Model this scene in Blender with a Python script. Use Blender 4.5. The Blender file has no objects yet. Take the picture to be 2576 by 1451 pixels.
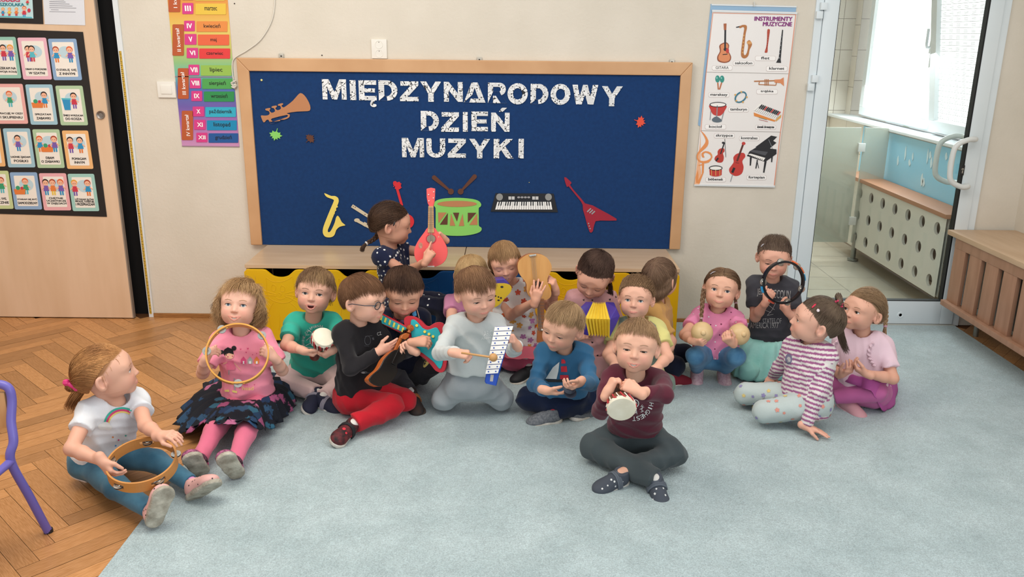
import bpy, bmesh, math, random
import numpy as np
from math import sin, cos, pi, radians, sqrt, atan2
from mathutils import Vector, Matrix, Euler
from mathutils.bvhtree import BVHTree
SC = bpy.context.scene
COL = SC.collection
# ---------------------------------------------------------------- camera
FPX, PITCH, ROLL, CAMH, CAMD = 2143.5, .2892, .0106, 1.5923, 4.7
_cp, _sp, _cr, _sr = cos(PITCH), sin(PITCH), cos(ROLL), sin(ROLL)
_R0 = np.array([1., 0, 0]); _U0 = np.array([0, _sp, _cp]); CFW = np.array([0, _cp, -_sp])
CA = _R0*_cr + _U0*_sr; CB = _U0*_cr - _R0*_sr; CC = np.array([0, -CAMD, CAMH])
cam = bpy.data.cameras.new('camera'); camo = bpy.data.objects.new('camera', cam); COL.objects.link(camo)
cam.sensor_width = 36; cam.lens = 36*FPX/2576; cam.clip_start = .05; cam.clip_end = 60
camo.matrix_world = Matrix(((CA[0], CB[0], -CFW[0], CC[0]), (CA[1], CB[1], -CFW[1], CC[1]), (CA[2], CB[2], -CFW[2], CC[2]), (0, 0, 0, 1)))
SC.camera = camo
# ---------------------------------------------------------------- view, world, lamps
SC.view_settings.view_transform = 'Standard'; SC.view_settings.look = 'None'
SC.view_settings.gamma = 1; SC.view_settings.exposure = 0.27
SC.view_settings.use_curve_mapping = False
SC.cycles.max_bounces = 6; SC.cycles.diffuse_bounces = 3; SC.cycles.glossy_bounces = 3
SC.cycles.transmission_bounces = 4; SC.cycles.transparent_max_bounces = 8
SC.cycles.use_denoising = True
SC.cycles.caustics_reflective = False; SC.cycles.caustics_refractive = False
w = bpy.data.worlds.new('world'); SC.world = w; w.use_nodes = True
bg = w.node_tree.nodes['Background']; bg.inputs[0].default_value = (.95, .97, 1, 1); bg.inputs[1].default_value = .72
def area(name, loc, target, size, energy, color):
    l = bpy.data.lights.new(name, 'AREA'); l.shape = 'RECTANGLE'; l.size, l.size_y = size; l.energy = energy; l.color = color
    o = bpy.data.objects.new(name, l); COL.objects.link(o); o.location = loc
    o.rotation_euler = (Vector(target)-Vector(loc)).to_track_quat('-Z', 'Y').to_euler()
    return o
area('window_daylight', (3.2, -5.6, 1.9), (0, -1.2, .2), (2.6, 1.6), 62, (.88, .95, 1))
area('ceiling_lamp', (-1.4, -2.2, 2.95), (-1.5, -1.6, 0), (1.8, 1.2), 46, (1, .91, .78))
area('ceiling_lamp', (1.2, -2.4, 2.95), (1.2, -2.2, 0), (1.8, 1.2), 22, (1, .95, .88))
area('washroom_daylight', (2.66, 1.6, 1.5), (1.6, 1.4, .3), (1.4, 1.0), 46, (.92, .97, 1))

# pixel helpers: a pixel of the 2576x1451 frame to a point on a plane of the place
def ray(u, v): return CA*(u-1288)/FPX - CB*(v-725.5)/FPX + CFW
def PW(u, v, Y=0.): d = ray(u, v); return CC + d*((Y-CC[1])/d[1])
def PF(u, v, h=0.): d = ray(u, v); return CC + d*((h-CC[2])/d[2])
def PX(u, v, x): d = ray(u, v); return CC + d*((x-CC[0])/d[0])
def proj(P):
    d = np.array(P)-CC; z = d@CFW
    return 1288+FPX*(d@CA)/z, 725.5-FPX*(d@CB)/z

# ---------------------------------------------------------------- materials
MATS = {}
def hx(s):
    s = s.lstrip('#'); c = [int(s[i:i+2], 16)/255 for i in (0, 2, 4)]
    return tuple(x/12.92 if x <= .04045 else ((x+.055)/1.055)**2.4 for x in c)
def mat(name, color, rough=.6, color2=None, nscale=20, stretch=(1, 1, 1), bump=0, bscale=200, metal=0, spec=.4, attr=None,
        island=0, sss=0, alpha=1, emit=0, ndetail=3, coord='Object', trans=0, sheen=0):
    if name in MATS: return MATS[name]
    m = bpy.data.materials.new(name); m.use_nodes = True; MATS[name] = m
    nt = m.node_tree; N = nt.nodes; L = nt.links; b = N['Principled BSDF']
    if isinstance(color, str): color = hx(color)
    if isinstance(color2, str): color2 = hx(color2)
    b.inputs['Roughness'].default_value = rough; b.inputs['Metallic'].default_value = metal
    b.inputs['Specular IOR Level'].default_value = spec; b.inputs['Alpha'].default_value = alpha
    b.inputs['Base Color'].default_value = (*color, 1)
    if trans: b.inputs['Transmission Weight'].default_value = trans
    if sheen: b.inputs['Sheen Weight'].default_value = sheen
    tc = N.new('ShaderNodeTexCoord'); mp = N.new('ShaderNodeMapping'); L.new(tc.outputs[coord], mp.inputs[0]); mp.inputs['Scale'].default_value = stretch
    src = None
    if attr:
        a = N.new('ShaderNodeAttribute'); a.attribute_name = attr; src = a.outputs['Color']
    if color2 is not None:
        n = N.new('ShaderNodeTexNoise'); n.inputs['Scale'].default_value = nscale; n.inputs['Detail'].default_value = ndetail
        L.new(mp.outputs[0], n.inputs['Vector'])
        r = N.new('ShaderNodeMapRange'); r.inputs[1].default_value = .32; r.inputs[2].default_value = .68; L.new(n.outputs[0], r.inputs[0])
        mx = N.new('ShaderNodeMix'); mx.data_type = 'RGBA'; L.new(r.outputs[0], mx.inputs[0])
        mx.inputs[6].default_value = (*color, 1); mx.inputs[7].default_value = (*color2, 1)
        if src is not None:
            m2 = N.new('ShaderNodeMix'); m2.data_type = 'RGBA'; m2.blend_type = 'MULTIPLY'; m2.inputs[0].default_value = 1
            L.new(src, m2.inputs[6]); L.new(mx.outputs[2], m2.inputs[7]); src = m2.outputs[2]
        else: src = mx.outputs[2]
    if island:
        g = N.new('ShaderNodeNewGeometry'); hs = N.new('ShaderNodeHueSaturation')
        r = N.new('ShaderNodeMapRange'); r.inputs[3].default_value = 1-island; r.inputs[4].default_value = 1+island
        L.new(g.outputs['Random Per Island'], r.inputs[0]); L.new(r.outputs[0], hs.inputs['Value'])
        if src is not None: L.new(src, hs.inputs['Color'])
        else: hs.inputs['Color'].default_value = (*color, 1)
        src = hs.outputs[0]
    if src is not None: L.new(src, b.inputs['Base Color'])
    if bump:
        n = N.new('ShaderNodeTexNoise'); n.inputs['Scale'].default_value = bscale; n.inputs['Detail'].default_value = 2
        L.new(mp.outputs[0], n.inputs['Vector']); bp = N.new('ShaderNodeBump'); bp.inputs['Strength'].default_value = bump
        bp.inputs['Distance'].default_value = .01; L.new(n.outputs[0], bp.inputs['Height']); L.new(bp.outputs[0], b.inputs['Normal'])
    if sss:
        b.inputs['Subsurface Weight'].default_value = sss; b.inputs['Subsurface Radius'].default_value = (.9, .35, .2); b.inputs['Subsurface Scale'].default_value = .006
    if emit:
        b.inputs['Emission Color'].default_value = (*color, 1); b.inputs['Emission Strength'].default_value = emit
    return m

# ---------------------------------------------------------------- objects
def tag(o, label, cat, group=None, kind=None):
    if label: o['label'] = label
    if cat: o['category'] = cat
    if group: o['group'] = group
    if kind: o['kind'] = kind
    return o
def empty(name, loc=(0, 0, 0), label=None, cat=None, group=None):
    o = bpy.data.objects.new(name, None); COL.objects.link(o); o.location = loc; o.empty_display_size = .05
    return tag(o, label, cat, group)
def mesh_obj(name, V, F, m, parent=None, smooth=False, mats=None, midx=None):
    me = bpy.data.meshes.new(name)
    V = np.asarray(V, dtype=float)
    if isinstance(F, np.ndarray) and len(V):
        k = F.shape[1]; me.vertices.add(len(V)); me.vertices.foreach_set('co', V.ravel())
        me.loops.add(F.size); me.loops.foreach_set('vertex_index', F.ravel().astype(np.int32))
        me.polygons.add(len(F)); me.polygons.foreach_set('loop_start', np.arange(0, F.size, k, dtype=np.int32))
        me.update(calc_edges=True)
    else:
        me.from_pydata([tuple(v) for v in V], [], [tuple(f) for f in F]); me.update()
    for mm in (mats or [m]): me.materials.append(mm)
    if midx is not None: me.polygons.foreach_set('material_index', np.asarray(midx, dtype=np.int32))
    if smooth: me.polygons.foreach_set('use_smooth', [True]*len(me.polygons))
    o = bpy.data.objects.new(name, me); COL.objects.link(o)
    if parent is not None: put(o, parent)
    return o
def put(o, parent):
    # world-coordinate geometry under a parent standing anywhere
    o.parent = parent; o.matrix_parent_inverse = parent.matrix_basis.inverted() if parent.parent is None else (parent.parent.matrix_basis @ parent.matrix_parent_inverse @ parent.matrix_basis).inverted()
    return o
class MB:
    """collects simple shapes and builds them as one mesh"""
    def __init__(s): s.V = []; s.F = []; s.M = []
    def add(s, V, F, mi=0):
        n = len(s.V); s.V += [tuple(float(c) for c in v) for v in V]; s.F += [tuple(n+i for i in f) for f in F]; s.M += [mi]*len(F); return s
    def box(s, a, b, mi=0, T=None, bev=0):
        x0, y0, z0 = a; x1, y1, z1 = b
        if bev:
            bm = bmesh.new(); bmesh.ops.create_cube(bm, size=1)
            for v in bm.verts: v.co = Vector(((x0+x1)/2+v.co.x*(x1-x0), (y0+y1)/2+v.co.y*(y1-y0), (z0+z1)/2+v.co.z*(z1-z0)))
            bmesh.ops.bevel(bm, geom=bm.edges[:], offset=bev, segments=2, affect='EDGES', profile=.7)
            bm.verts.index_update(); V = [v.co.copy() for v in bm.verts]; F = [[v.index for v in f.verts] for f in bm.faces]; bm.free()
        else:
            V = [(x, y, z) for x in (x0, x1) for y in (y0, y1) for z in (z0, z1)]
            F = [(0, 1, 3, 2), (4, 6, 7, 5), (0, 4, 5, 1), (2, 3, 7, 6), (0, 2, 6, 4), (1, 5, 7, 3)]
        if T is not None: V = [T @ Vector(v) for v in V]
        return s.add(V, F, mi)
    def tube(s, P, r, n=8, mi=0, cap=True, up=None):
        P = [np.array(p, float) for p in P]; m = len(P); rr = r if hasattr(r, '__len__') else [r]*m
        V = []; prev = None
        for i, p in enumerate(P):
            t = P[min(i+1, m-1)]-P[max(i-1, 0)]; t = t/(np.linalg.norm(t)+1e-12)
            if prev is None:
                a = np.array([0, 0, 1.]) if abs(t[2]) < .9 else np.array([1., 0, 0])
            else: a = prev
            a = a-t*(a@t); a /= np.linalg.norm(a)+1e-12; prev = a; b = np.cross(t, a)
            for k in range(n):
                an = 2*pi*k/n; V.append(p+(a*cos(an)+b*sin(an))*rr[i])
        F = [(i*n+k, i*n+(k+1) % n, (i+1)*n+(k+1) % n, (i+1)*n+k) for i in range(m-1) for k in range(n)]
        if cap: F += [tuple(range(n-1, -1, -1)), tuple((m-1)*n+k for k in range(n))]
        return s.add(V, F, mi)
    def lathe(s, prof, T, n=24, mi=0):
        V = []; F = []
        for (r, z) in prof:
            for k in range(n): V.append(T @ Vector((r*cos(2*pi*k/n), r*sin(2*pi*k/n), z)))
        for i in range(len(prof)-1):
            for k in range(n): F.append((i*n+k, i*n+(k+1) % n, (i+1)*n+(k+1) % n, (i+1)*n+k))
        if prof[0][0] > 1e-6: F.append(tuple(range(n-1, -1, -1)))
        if prof[-1][0] > 1e-6: F.append(tuple((len(prof)-1)*n+k for k in range(n)))
        return s.add(V, F, mi)
    def prism(s, pts, T, t0, t1, mi=0, hole=None):
        """polygon in the local xy plane, extruded from z=t0 to t1"""
        if hole is not None:
            ar = lambda q: sum(q[i][0]*q[(i+1) % len(q)][1]-q[(i+1) % len(q)][0]*q[i][1] for i in range(len(q)))
            pts = list(pts); hole = list(hole)
            if ar(pts)*ar(hole) > 0: hole = hole[::-1]
            _, i, j = min(((pts[i][0]-hole[j][0])**2+(pts[i][1]-hole[j][1])**2, i, j) for i in range(len(pts)) for j in range(len(hole)))
            pts = pts[:i+1]+hole[j:]+hole[:j+1]+pts[i:]
        n = len(pts); V = [T @ Vector((p[0], p[1], t0)) for p in pts]+[T @ Vector((p[0], p[1], t1)) for p in pts]
        from mathutils.geometry import tessellate_polygon
        tri = tessellate_polygon([[Vector((p[0], p[1], 0)) for p in pts]])
        a = sum(pts[i][0]*pts[(i+1) % n][1]-pts[(i+1) % n][0]*pts[i][1] for i in range(n))
        F = []
        for t in tri:
            cr = (pts[t[1]][0]-pts[t[0]][0])*(pts[t[2]][1]-pts[t[0]][1])-(pts[t[1]][1]-pts[t[0]][1])*(pts[t[2]][0]-pts[t[0]][0])
            t = t if cr > 0 else (t[0], t[2], t[1])
            F.append(tuple(n+i for i in t)); F.append((t[2], t[1], t[0]))
        for i in range(n):
            j = (i+1) % n; F.append((i, j, n+j, n+i) if a > 0 else (j, i, n+i, n+j))
        return s.add(V, F, mi)
    def build(s, name, m, parent=None, smooth=False):
        ms = m if isinstance(m, list) else [m]
        o = mesh_obj(name, s.V, s.F, None, parent, smooth, mats=ms, midx=s.M)
        if smooth == 'auto' or smooth is True: autos(o)
        return o
def autos(o, ang=40):
    me = o.data; me.polygons.foreach_set('use_smooth', [True]*len(me.polygons))
    me.set_sharp_from_angle(angle=radians(ang)); return o
def smooth_closed(pts, k=6):
    """Catmull-Rom through a closed outline"""
    P = [np.array(p, float) for p in pts]; n = len(P); out = []
    for i in range(n):
        a, b, c, d = P[i-1], P[i], P[(i+1) % n], P[(i+2) % n]
        for j in range(k):
            t = j/k; out.append(.5*((2*b)+(-a+c)*t+(2*a-5*b+4*c-d)*t*t+(-a+3*b-3*c+d)*t**3))
    return out
def smooth_open(pts, k=6):
    P = [np.array(p, float) for p in pts]; P = [2*P[0]-P[1]]+P+[2*P[-1]-P[-2]]; out = []
    for i in range(1, len(P)-2):
        a, b, c, d = P[i-1], P[i], P[i+1], P[i+2]
        for j in range(k):
            t = j/k; out.append(.5*((2*b)+(-a+c)*t+(2*a-5*b+4*c-d)*t*t+(-a+3*b-3*c+d)*t**3))
    out.append(P[-2]); return out
def frame(o, z, x):
    """4x4 with local z along z and local x near x"""
    z = Vector(z).normalized(); x = Vector(x); x = (x-z*x.dot(z)).normalized(); y = z.cross(x)
    return Matrix(((x.x, y.x, z.x, o[0]), (x.y, y.y, z.y, o[1]), (x.z, y.z, z.z, o[2]), (0, 0, 0, 1)))
_txt = {}
def text_geo(s, bold=.0, res=3):
    """outline of a text as flat triangles, scaled to a unit box (x 0-1, y 0-1) with its aspect"""
    key = (s, bold)
    if key in _txt: return _txt[key]
    c = bpy.data.curves.new('t', 'FONT'); c.body = s; c.offset = bold; c.resolution_u = res; c.fill_mode = 'FRONT'
    o = bpy.data.objects.new('t', c); COL.objects.link(o); bpy.context.view_layer.update()
    dg = bpy.context.evaluated_depsgraph_get(); me = o.evaluated_get(dg).to_mesh()
    V = np.array([v.co[:] for v in me.vertices]); F = [tuple(p.vertices) for p in me.polygons]
    o.evaluated_get(dg).to_mesh_clear(); bpy.data.objects.remove(o); bpy.data.curves.remove(c)
    mn = V.min(0); mx = V.max(0); asp = (mx[0]-mn[0])/(mx[1]-mn[1])
    V = (V-mn)/(mx-mn+1e-9); V[:, 2] = 0
    _txt[key] = (V, F, asp); return _txt[key]
# ================================================================ ROOM
BD = 'structure'
wallm = mat('wall_paint', '#dad2c4', .85, '#d2cabb', 3, bump=.12, bscale=60)
whitem = mat('white_enamel', '#dfe4e6', .35, '#d6dcdf', 4)
dark = mat('niche_shade', '#0b0a0b', .9)
def struct(mb, name, m, label=None, smooth=False):
    o = mb.build(name, m, None, smooth); o['kind'] = 'structure'
    if label: o['label'] = label
    return o
# floor base + herringbone blocks
oak = mat('oak_parquet', '#c08c5c', .36, '#a4713f', 9, (1, 1, 1), island=.22, spec=.45)
nt = oak.node_tree
def parquet():
    V = []; F = []; C = []
    L, Wd = .42, .07; g = .0007
    n = int(L/Wd); rnd = random.Random(3); d1 = Vector((cos(radians(47)), sin(radians(47)), 0)); d2 = Vector((-d1.y, d1.x, 0))
    def blk(o, a, b, la, lb):
        c = o + a*la/2 + b*lb/2
        if not(-3.6 < c.x < -1.0 and -3.4 < c.y < .12 or 2.3 < c.x < 2.85 and -3 < c.y < .1): return
        i = len(V); z = rnd.uniform(-.0003, .0003)
        for p, q in ((g, g), (la-g, g), (la-g, lb-g), (g, lb-g)): 
            v = o+a*p+b*q; V.append((v.x, v.y, z))
        F.append((i, i+1, i+2, i+3) if a.cross(b).z > 0 else (i+3, i+2, i+1, i))
        C.append((a, rnd.random()))
    W2 = Wd
    for i in range(-110, 110):
        for j in range(-30, 30):
            # herringbone unit: steps along the diagonal by one board width, rows by twice the length
            o = d1*(i*W2 + j*L) + d2*(i*W2 - j*L) + Vector((-1.5, -1.5, 0))
            blk(o, d1, d2, L, W2)
            blk(o + d1*0 - d2*0 + d1*L - d1*0 + d2*(W2-L), d2, d1, L, W2)
    return V, F, C
V_, F_, C_ = parquet()
fl = mesh_obj('floor', V_+[(-3.6, -5, -.004), (3.4, -5, -.004), (3.4, .3, -.004), (-3.6, .3, -.004)], F_+[(len(V_), len(V_)+1, len(V_)+2, len(V_)+3)], None,
              mats=[oak, mat('floor_joint', '#5a3517', .7)], midx=[0]*len(F_)+[1])
fl['kind'] = 'structure'; fl['label'] = 'oak herringbone parquet floor'
# grain direction per block through a colour attribute (u along the board, v across, seed)
ca = fl.data.color_attributes.new('Grain', 'FLOAT_COLOR', 'CORNER'); vals = []
for a, s in C_:
    L = .42; W_ = .07
    for (p, q) in ((0, 0), (L, 0), (L, W_), (0, W_)): vals += [p+s*7, q+s*3, s, 1]
vals += [0, 0, 0, 1]*4
ca.data.foreach_set('color', vals)
N = oak.node_tree.nodes; Lk = oak.node_tree.links
at_ = N.new('ShaderNodeAttribute'); at_.attribute_name = 'Grain'
mp_ = [n for n in N if n.type == 'MAPPING'][0]; mp_.inputs['Scale'].default_value = (3, 42, 1); Lk.new(at_.outputs['Vector'], mp_.inputs[0])
# walls
LW, RW = -2.1, 2.82
mb = MB(); mb.box((LW, 0, 0), (1.572, .12, 3)); mb.box((2.592, 0, 0), (RW+.1, .12, 3)); mb.box((1.572, 0, 2.12), (2.592, .12, 3)); struct(mb, 'wall_back', wallm)
mb = MB(); mb.box((RW, -4.6, 0), (RW+.12, 0, 3)); struct(mb, 'wall_right', wallm)
# niche behind the sliding leaf, its shade put into a near-black colour
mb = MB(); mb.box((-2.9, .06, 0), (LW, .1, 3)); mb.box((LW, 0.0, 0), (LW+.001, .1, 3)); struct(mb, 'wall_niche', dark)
mb = MB(); mb.box((-3.4, -.02, 0), (-2.9, .1, 3)); struct(mb, 'wall_left', wallm)
mb = MB(); mb.box((-3.5, -3.4, 0), (-3.4, .1, 3)); struct(mb, 'wall_left_side', wallm)
mb = MB(); mb.box((-2.105, -.012, 0), (-2.078, .0, 3), bev=.002); o = struct(mb, 'trim_1', whitem, 'white jamb strip beside the cupboard gap')
woods = mat('beech_laminate', '#d3ab83', .5, '#c79c72', 3, (1, 1, 9))
# cupboard leaf
lf = empty('cupboard', (-2.7, -.05, 0), 'tall pale wooden sliding cupboard leaf with posters pinned on it', 'cupboard')
mb = MB(); mb.box((-3.4, -.045, .006), (-2.178, -.022, 3), bev=.0015); mb.build('door_panel', mat('leaf_veneer', '#dfc0a2', .5, '#d5b493', 2.5, (4, 4, .6)), lf)
mb = MB(); mb.lathe([(.0, .002), (.011, .002), (.015, .007), (.021, .009), (.022, .004), (.022, 0)], frame(PW(254, 289, -.045), (0, -1, 0), (1, 0, 0)), 24)
mb.build('finger_pull', mat('grey_metal', '#8d8580', .4, metal=.7), lf, True)
mb = MB(); mb.box((-2.184, -.0465, .006), (-2.1775, -.021, 3)); mb.build('edge_band', mat('grey_edge', '#8e8074', .6), lf)
# skirtings
skm = mat('wood_skirting', '#a5733f', .5, '#8f6135', 6, (3, 1, 20))
mb = MB(); mb.box((-2.078, -.014, 0), (-1.39, 0, .024), bev=.003); struct(mb, 'baseboard_left', skm)
mb = MB(); mb.box((.87, -.014, 0), (1.56, 0, .024), bev=.003); struct(mb, 'baseboard_right', skm)
# carpet
def carpet():
    m = mat('carpet_pile', '#b0c1c4', .95, '#a0b2b5', 5.5, bump=.0, ndetail=5, sheen=.25)
    nt = m.node_tree; N = nt.nodes; L = nt.links; b = N['Principled BSDF']
    mp = [n for n in N if n.type == 'MAPPING'][0]
    old = b.inputs['Base Color'].links[0].from_socket
    n1 = N.new('ShaderNodeTexNoise'); n1.inputs['Scale'].default_value = 230; n1.inputs['Detail'].default_value = 2; L.new(mp.outputs[0], n1.inputs['Vector'])
    n2 = N.new('ShaderNodeTexNoise'); n2.inputs['Scale'].default_value = 22; n2.inputs['Detail'].default_value = 6; n2.inputs['Roughness'].default_value = .75; L.new(mp.outputs[0], n2.inputs['Vector'])
    r1 = N.new('ShaderNodeMapRange'); r1.inputs[1].default_value = .3; r1.inputs[2].default_value = .7; r1.inputs[3].default_value = .80; r1.inputs[4].default_value = 1.2; L.new(n1.outputs[0], r1.inputs[0])
    r2 = N.new('ShaderNodeMapRange'); r2.inputs[1].default_value = .3; r2.inputs[2].default_value = .7; r2.inputs[3].default_value = .86; r2.inputs[4].default_value = 1.12; L.new(n2.outputs[0], r2.inputs[0])
    mu = N.new('ShaderNodeMath'); mu.operation = 'MULTIPLY'; L.new(r1.outputs[0], mu.inputs[0]); L.new(r2.outputs[0], mu.inputs[1])
    hs = N.new('ShaderNodeHueSaturation'); L.new(mu.outputs[0], hs.inputs['Value']); L.new(old, hs.inputs['Color']); L.new(hs.outputs[0], b.inputs['Base Color'])
    bp = N.new('ShaderNodeBump'); bp.inputs['Strength'].default_value = .9; bp.inputs['Distance'].default_value = .006
    L.new(n1.outputs[0], bp.inputs['Height']); L.new(bp.outputs[0], b.inputs['Normal'])
    mb = MB(); mb.box((-1.246, -4.6, .0005), (2.565, -.015, .006), bev=.002)
    return tag(mb.build('carpet', m), 'large pale aqua short-pile carpet the children sit on', 'carpet')
carpet()
# measuring tape on the jamb
tp = mat('tape_yellow', '#c9a43a', .5)
p0 = PW(290, 128, 0); p1 = PW(378, 787, 0)
mb = MB(); mb.box((-2.099, -.0145, p1[2]), (-2.087, -.0125, p0[2]))
tpo = mb.build('measuring_tape', tp); tag(tpo, 'yellow measuring tape glued upright beside the cupboard gap', 'measuring tape')
mb = MB(); z = p1[2]+.01; k = 0
while z < p0[2]-.005:
    mb.box((-2.099, -.0152, z), (-2.093 if k % 2 else -2.0885, -.0146, z+.0022)); z += .01; k += 1
mb.build('tape_marks', mat('tape_ink', '#3a2a10', .6), tpo)
# switch and socket
def plate(name, u0, v0, u1, v1, label, cat):
    a = PW(u0, v1); b = PW(u1, v0); e = empty(name, ((a[0]+b[0])/2, 0, (a[2]+b[2])/2), label, cat)
    mb = MB(); mb.box((a[0], -.011, a[2]), (b[0], 0, b[2]), bev=.003); mb.build('plate', whitep, e, True); return e, a, b
whitep = mat('white_plastic', '#e6e2d9', .35)
e, a, b = plate('light_switch', 400, 205, 441, 245, 'white square light switch beside the month chart', 'light switch')
mb = MB(); w_ = b[0]-a[0]; mb.box((a[0]+.2*w_, -.015, a[2]+.2*w_), (b[0]-.2*w_, -.008, b[2]-.2*w_), bev=.002); mb.build('rocker', whitep, e, True)
e, a, b = plate('wall_socket', 936, 99, 973, 147, 'white double power socket above the blue notice board', 'wall socket')
for f in (.27, .73):
    c = ((a[0]+b[0])/2, -.0115, a[2]+(b[2]-a[2])*f)
    mb = MB(); mb.lathe([(0, -.006), (.017, -.006), (.0185, .001), (.0205, .001), (.021, -.001)], frame(c, (0, -1, 0), (1, 0, 0)), 24); fc = mb.build('socket_face', whitep, e, True)
    mb = MB()
    for dx in (-.0095, .0095): mb.lathe([(0, -.004), (.003, -.004), (.003, -.0055)], frame((c[0]+dx, c[1]+.0005, c[2]), (0, -1, 0), (1, 0, 0)), 10)
    mb.tube([(c[0], c[1]-.0, c[2]+.012), (c[0], c[1]+.004, c[2]+.012)], .0022); mb.build('pin_hole', mat('hole_dark', '#2a2522', .8), fc)
# cable from above to the board corner with tied end
wp = [PW(*q, -.006) for q in ((692, -40), (690, 20), (680, 60), (655, 100), (622, 126), (598, 140), (586, 152), (584, 175), (587, 200))]
mb = MB(); mb.tube(smooth_open(wp, 6), .0032, 8); o = mb.build('hanging_cable', mat('cable_white', '#d9d4c8', .5), None, True)
tag(o, 'thin white cable hanging down the wall to the corner of the notice board', 'cable')
mb = MB(); rr = random.Random(5); c = PW(588, 212, -.008); pts = []
for i in range(26): pts.append((c[0]+rr.uniform(-.012, .014), c[1]-.004+rr.uniform(-.006, .004), c[2]-.022+i*.0016+rr.uniform(-.008, .008)))
mb.tube(smooth_open(pts, 4), .0028, 6); mb.build('knot', MATS['cable_white'], o, True)
# small screws / stains on the wall
for (u, v, lab) in ((590, 9, 'small dark screw hole left in the wall above the month chart'), (810, 139, 'tiny dark nail in the wall above the board')):
    mb = MB(); mb.lathe([(0, .004), (.003, .003), (.0035, 0)], frame(PW(u, v, -.0), (0, -1, 0), (1, 0, 0)), 10)
    tag(mb.build('nail', MATS['hole_dark']), lab, 'nail')
# ---------------- glazed door
fm = mat('door_enamel', '#dde5e8', .35, '#d4dee2', 3)
mb = MB()
mb.box((1.572, -.012, 0), (1.612, .1, 2.12), bev=.003); mb.box((2.552, -.012, 0), (2.592, .1, 2.12), bev=.003); mb.box((1.572, -.012, 2.08), (2.592, .1, 2.12))
struct(mb, 'trim_2', fm, 'white metal door casing')
de = empty('door_1', (2.08, 0, 0)); de['kind'] = 'structure'; de['label'] = 'white framed glazed door to the washroom'
mb = MB(); mb.box((1.614, -.02, .012), (1.692, .03, 2.07), bev=.004); mb.box((2.476, -.02, .012), (2.55, .03, 2.07), bev=.004); mb.box((1.692, -.02, .012), (2.476, .03, .148), bev=.004); mb.box((1.692, -.02, 1.98), (2.476, .03, 2.07), bev=.004)
mb.build('door_frame', fm, de, True)
gm = mat('gasket_black', '#121416', .6)
mb = MB(); mb.box((1.690, -.012, .146), (1.697, .02, 1.98)); mb.box((2.468, -.018, .146), (2.484, .02, 1.98)); mb.box((1.69, -.016, .144), (2.48, .02, .153)); mb.build('gasket', gm, de)
glass = bpy.data.materials.new('pane_glass'); glass.use_nodes = True; n_ = glass.node_tree; n_.nodes.clear()
o_ = n_.nodes.new('ShaderNodeOutputMaterial'); t_ = n_.nodes.new('ShaderNodeBsdfTransparent'); g_ = n_.nodes.new('ShaderNodeBsdfGlossy'); x_ = n_.nodes.new('ShaderNodeMixShader')
t_.inputs[0].default_value = (.93, .96, .95, 1); g_.inputs['Roughness'].default_value = .02; x_.inputs[0].default_value = .06
n_.links.new(t_.outputs[0], x_.inputs[1]); n_.links.new(g_.outputs[0], x_.inputs[2]); n_.links.new(x_.outputs[0], o_.inputs[0])
mb = MB(); mb.box((1.695, .002, .15), (2.47, .006, 1.98)); mb.build('glass_pane', glass, de)
hp = [PW(2396, 350, -.02), PW(2375, 352, -.06), PW(2340, 360, -.07)]
def handle(y0, s, name, pr):
    x1 = 2.497; zt, zb = 1.078, .822
    pts = [(x1, y0, zt), (x1-.01, y0+s*.045, zt), (x1-.05, y0+s*.058, zt), (x1-.105, y0+s*.06, zt-.025), (x1-.125, y0+s*.06, zt-.07), (x1-.125, y0+s*.06, zb+.07), (x1-.105, y0+s*.06, zb+.025), (x1-.05, y0+s*.058, zb), (x1-.01, y0+s*.045, zb), (x1, y0, zb)]
    mb = MB(); mb.tube(smooth_open(pts, 6), .0145, 14); return mb.build(name, mat('handle_white', '#d7d9d6', .35), pr, True)
handle(-.02, -1, 'door_handle', de); handle(.03, 1, 'door_handle', de)
c = PW(2420, 428, -.02)
mb = MB(); mb.box((c[0]-.011, -.026, c[2]-.028), (c[0]+.011, -.02, c[2]+.028), bev=.0025); lk = mb.build('lock_plate', mat('lock_black', '#1b1c1e', .4), de, True)
mb = MB(); mb.lathe([(0, .002), (.006, .002), (.007, 0)], frame((c[0], -.026, c[2]+.006), (0, -1, 0), (1, 0, 0)), 16); mb.box((c[0]-.0035, -.028, c[2]-.016), (c[0]+.0035, -.026, c[2]+.004)); mb.build('key_cylinder', mat('steel', '#a9a9a6', .3, metal=.9), lk)
c = PW(2265, 792, -.02)
mb = MB(); mb.lathe([(.0, -.008), (.008, -.008), (.009, .002), (.0165, .003), (.0185, 0)], frame((c[0], -.02, c[2]), (0, -1, 0), (1, 0, 0)), 24); mb.build('vent_ring', fm, de, True)
for (u, v) in ((2065, 27), (2043, 208)):
    p = PW(u, v)
    for dz, dx in ((-.022, -.014), (.022, .004)):
        mb = MB(); mb.box((p[0]+dx-.017, -.034, p[2]+dz-.019), (p[0]+dx+.017, -.012, p[2]+dz+.019), bev=.004); mb.build('hinge', fm, de, True)
mb = MB(); mb.box((1.6, -.03, 0), (2.56, .1, .01), bev=.002); struct(mb, 'trim_3', mat('threshold', '#c9c8bf', .4, metal=.3))
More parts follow.
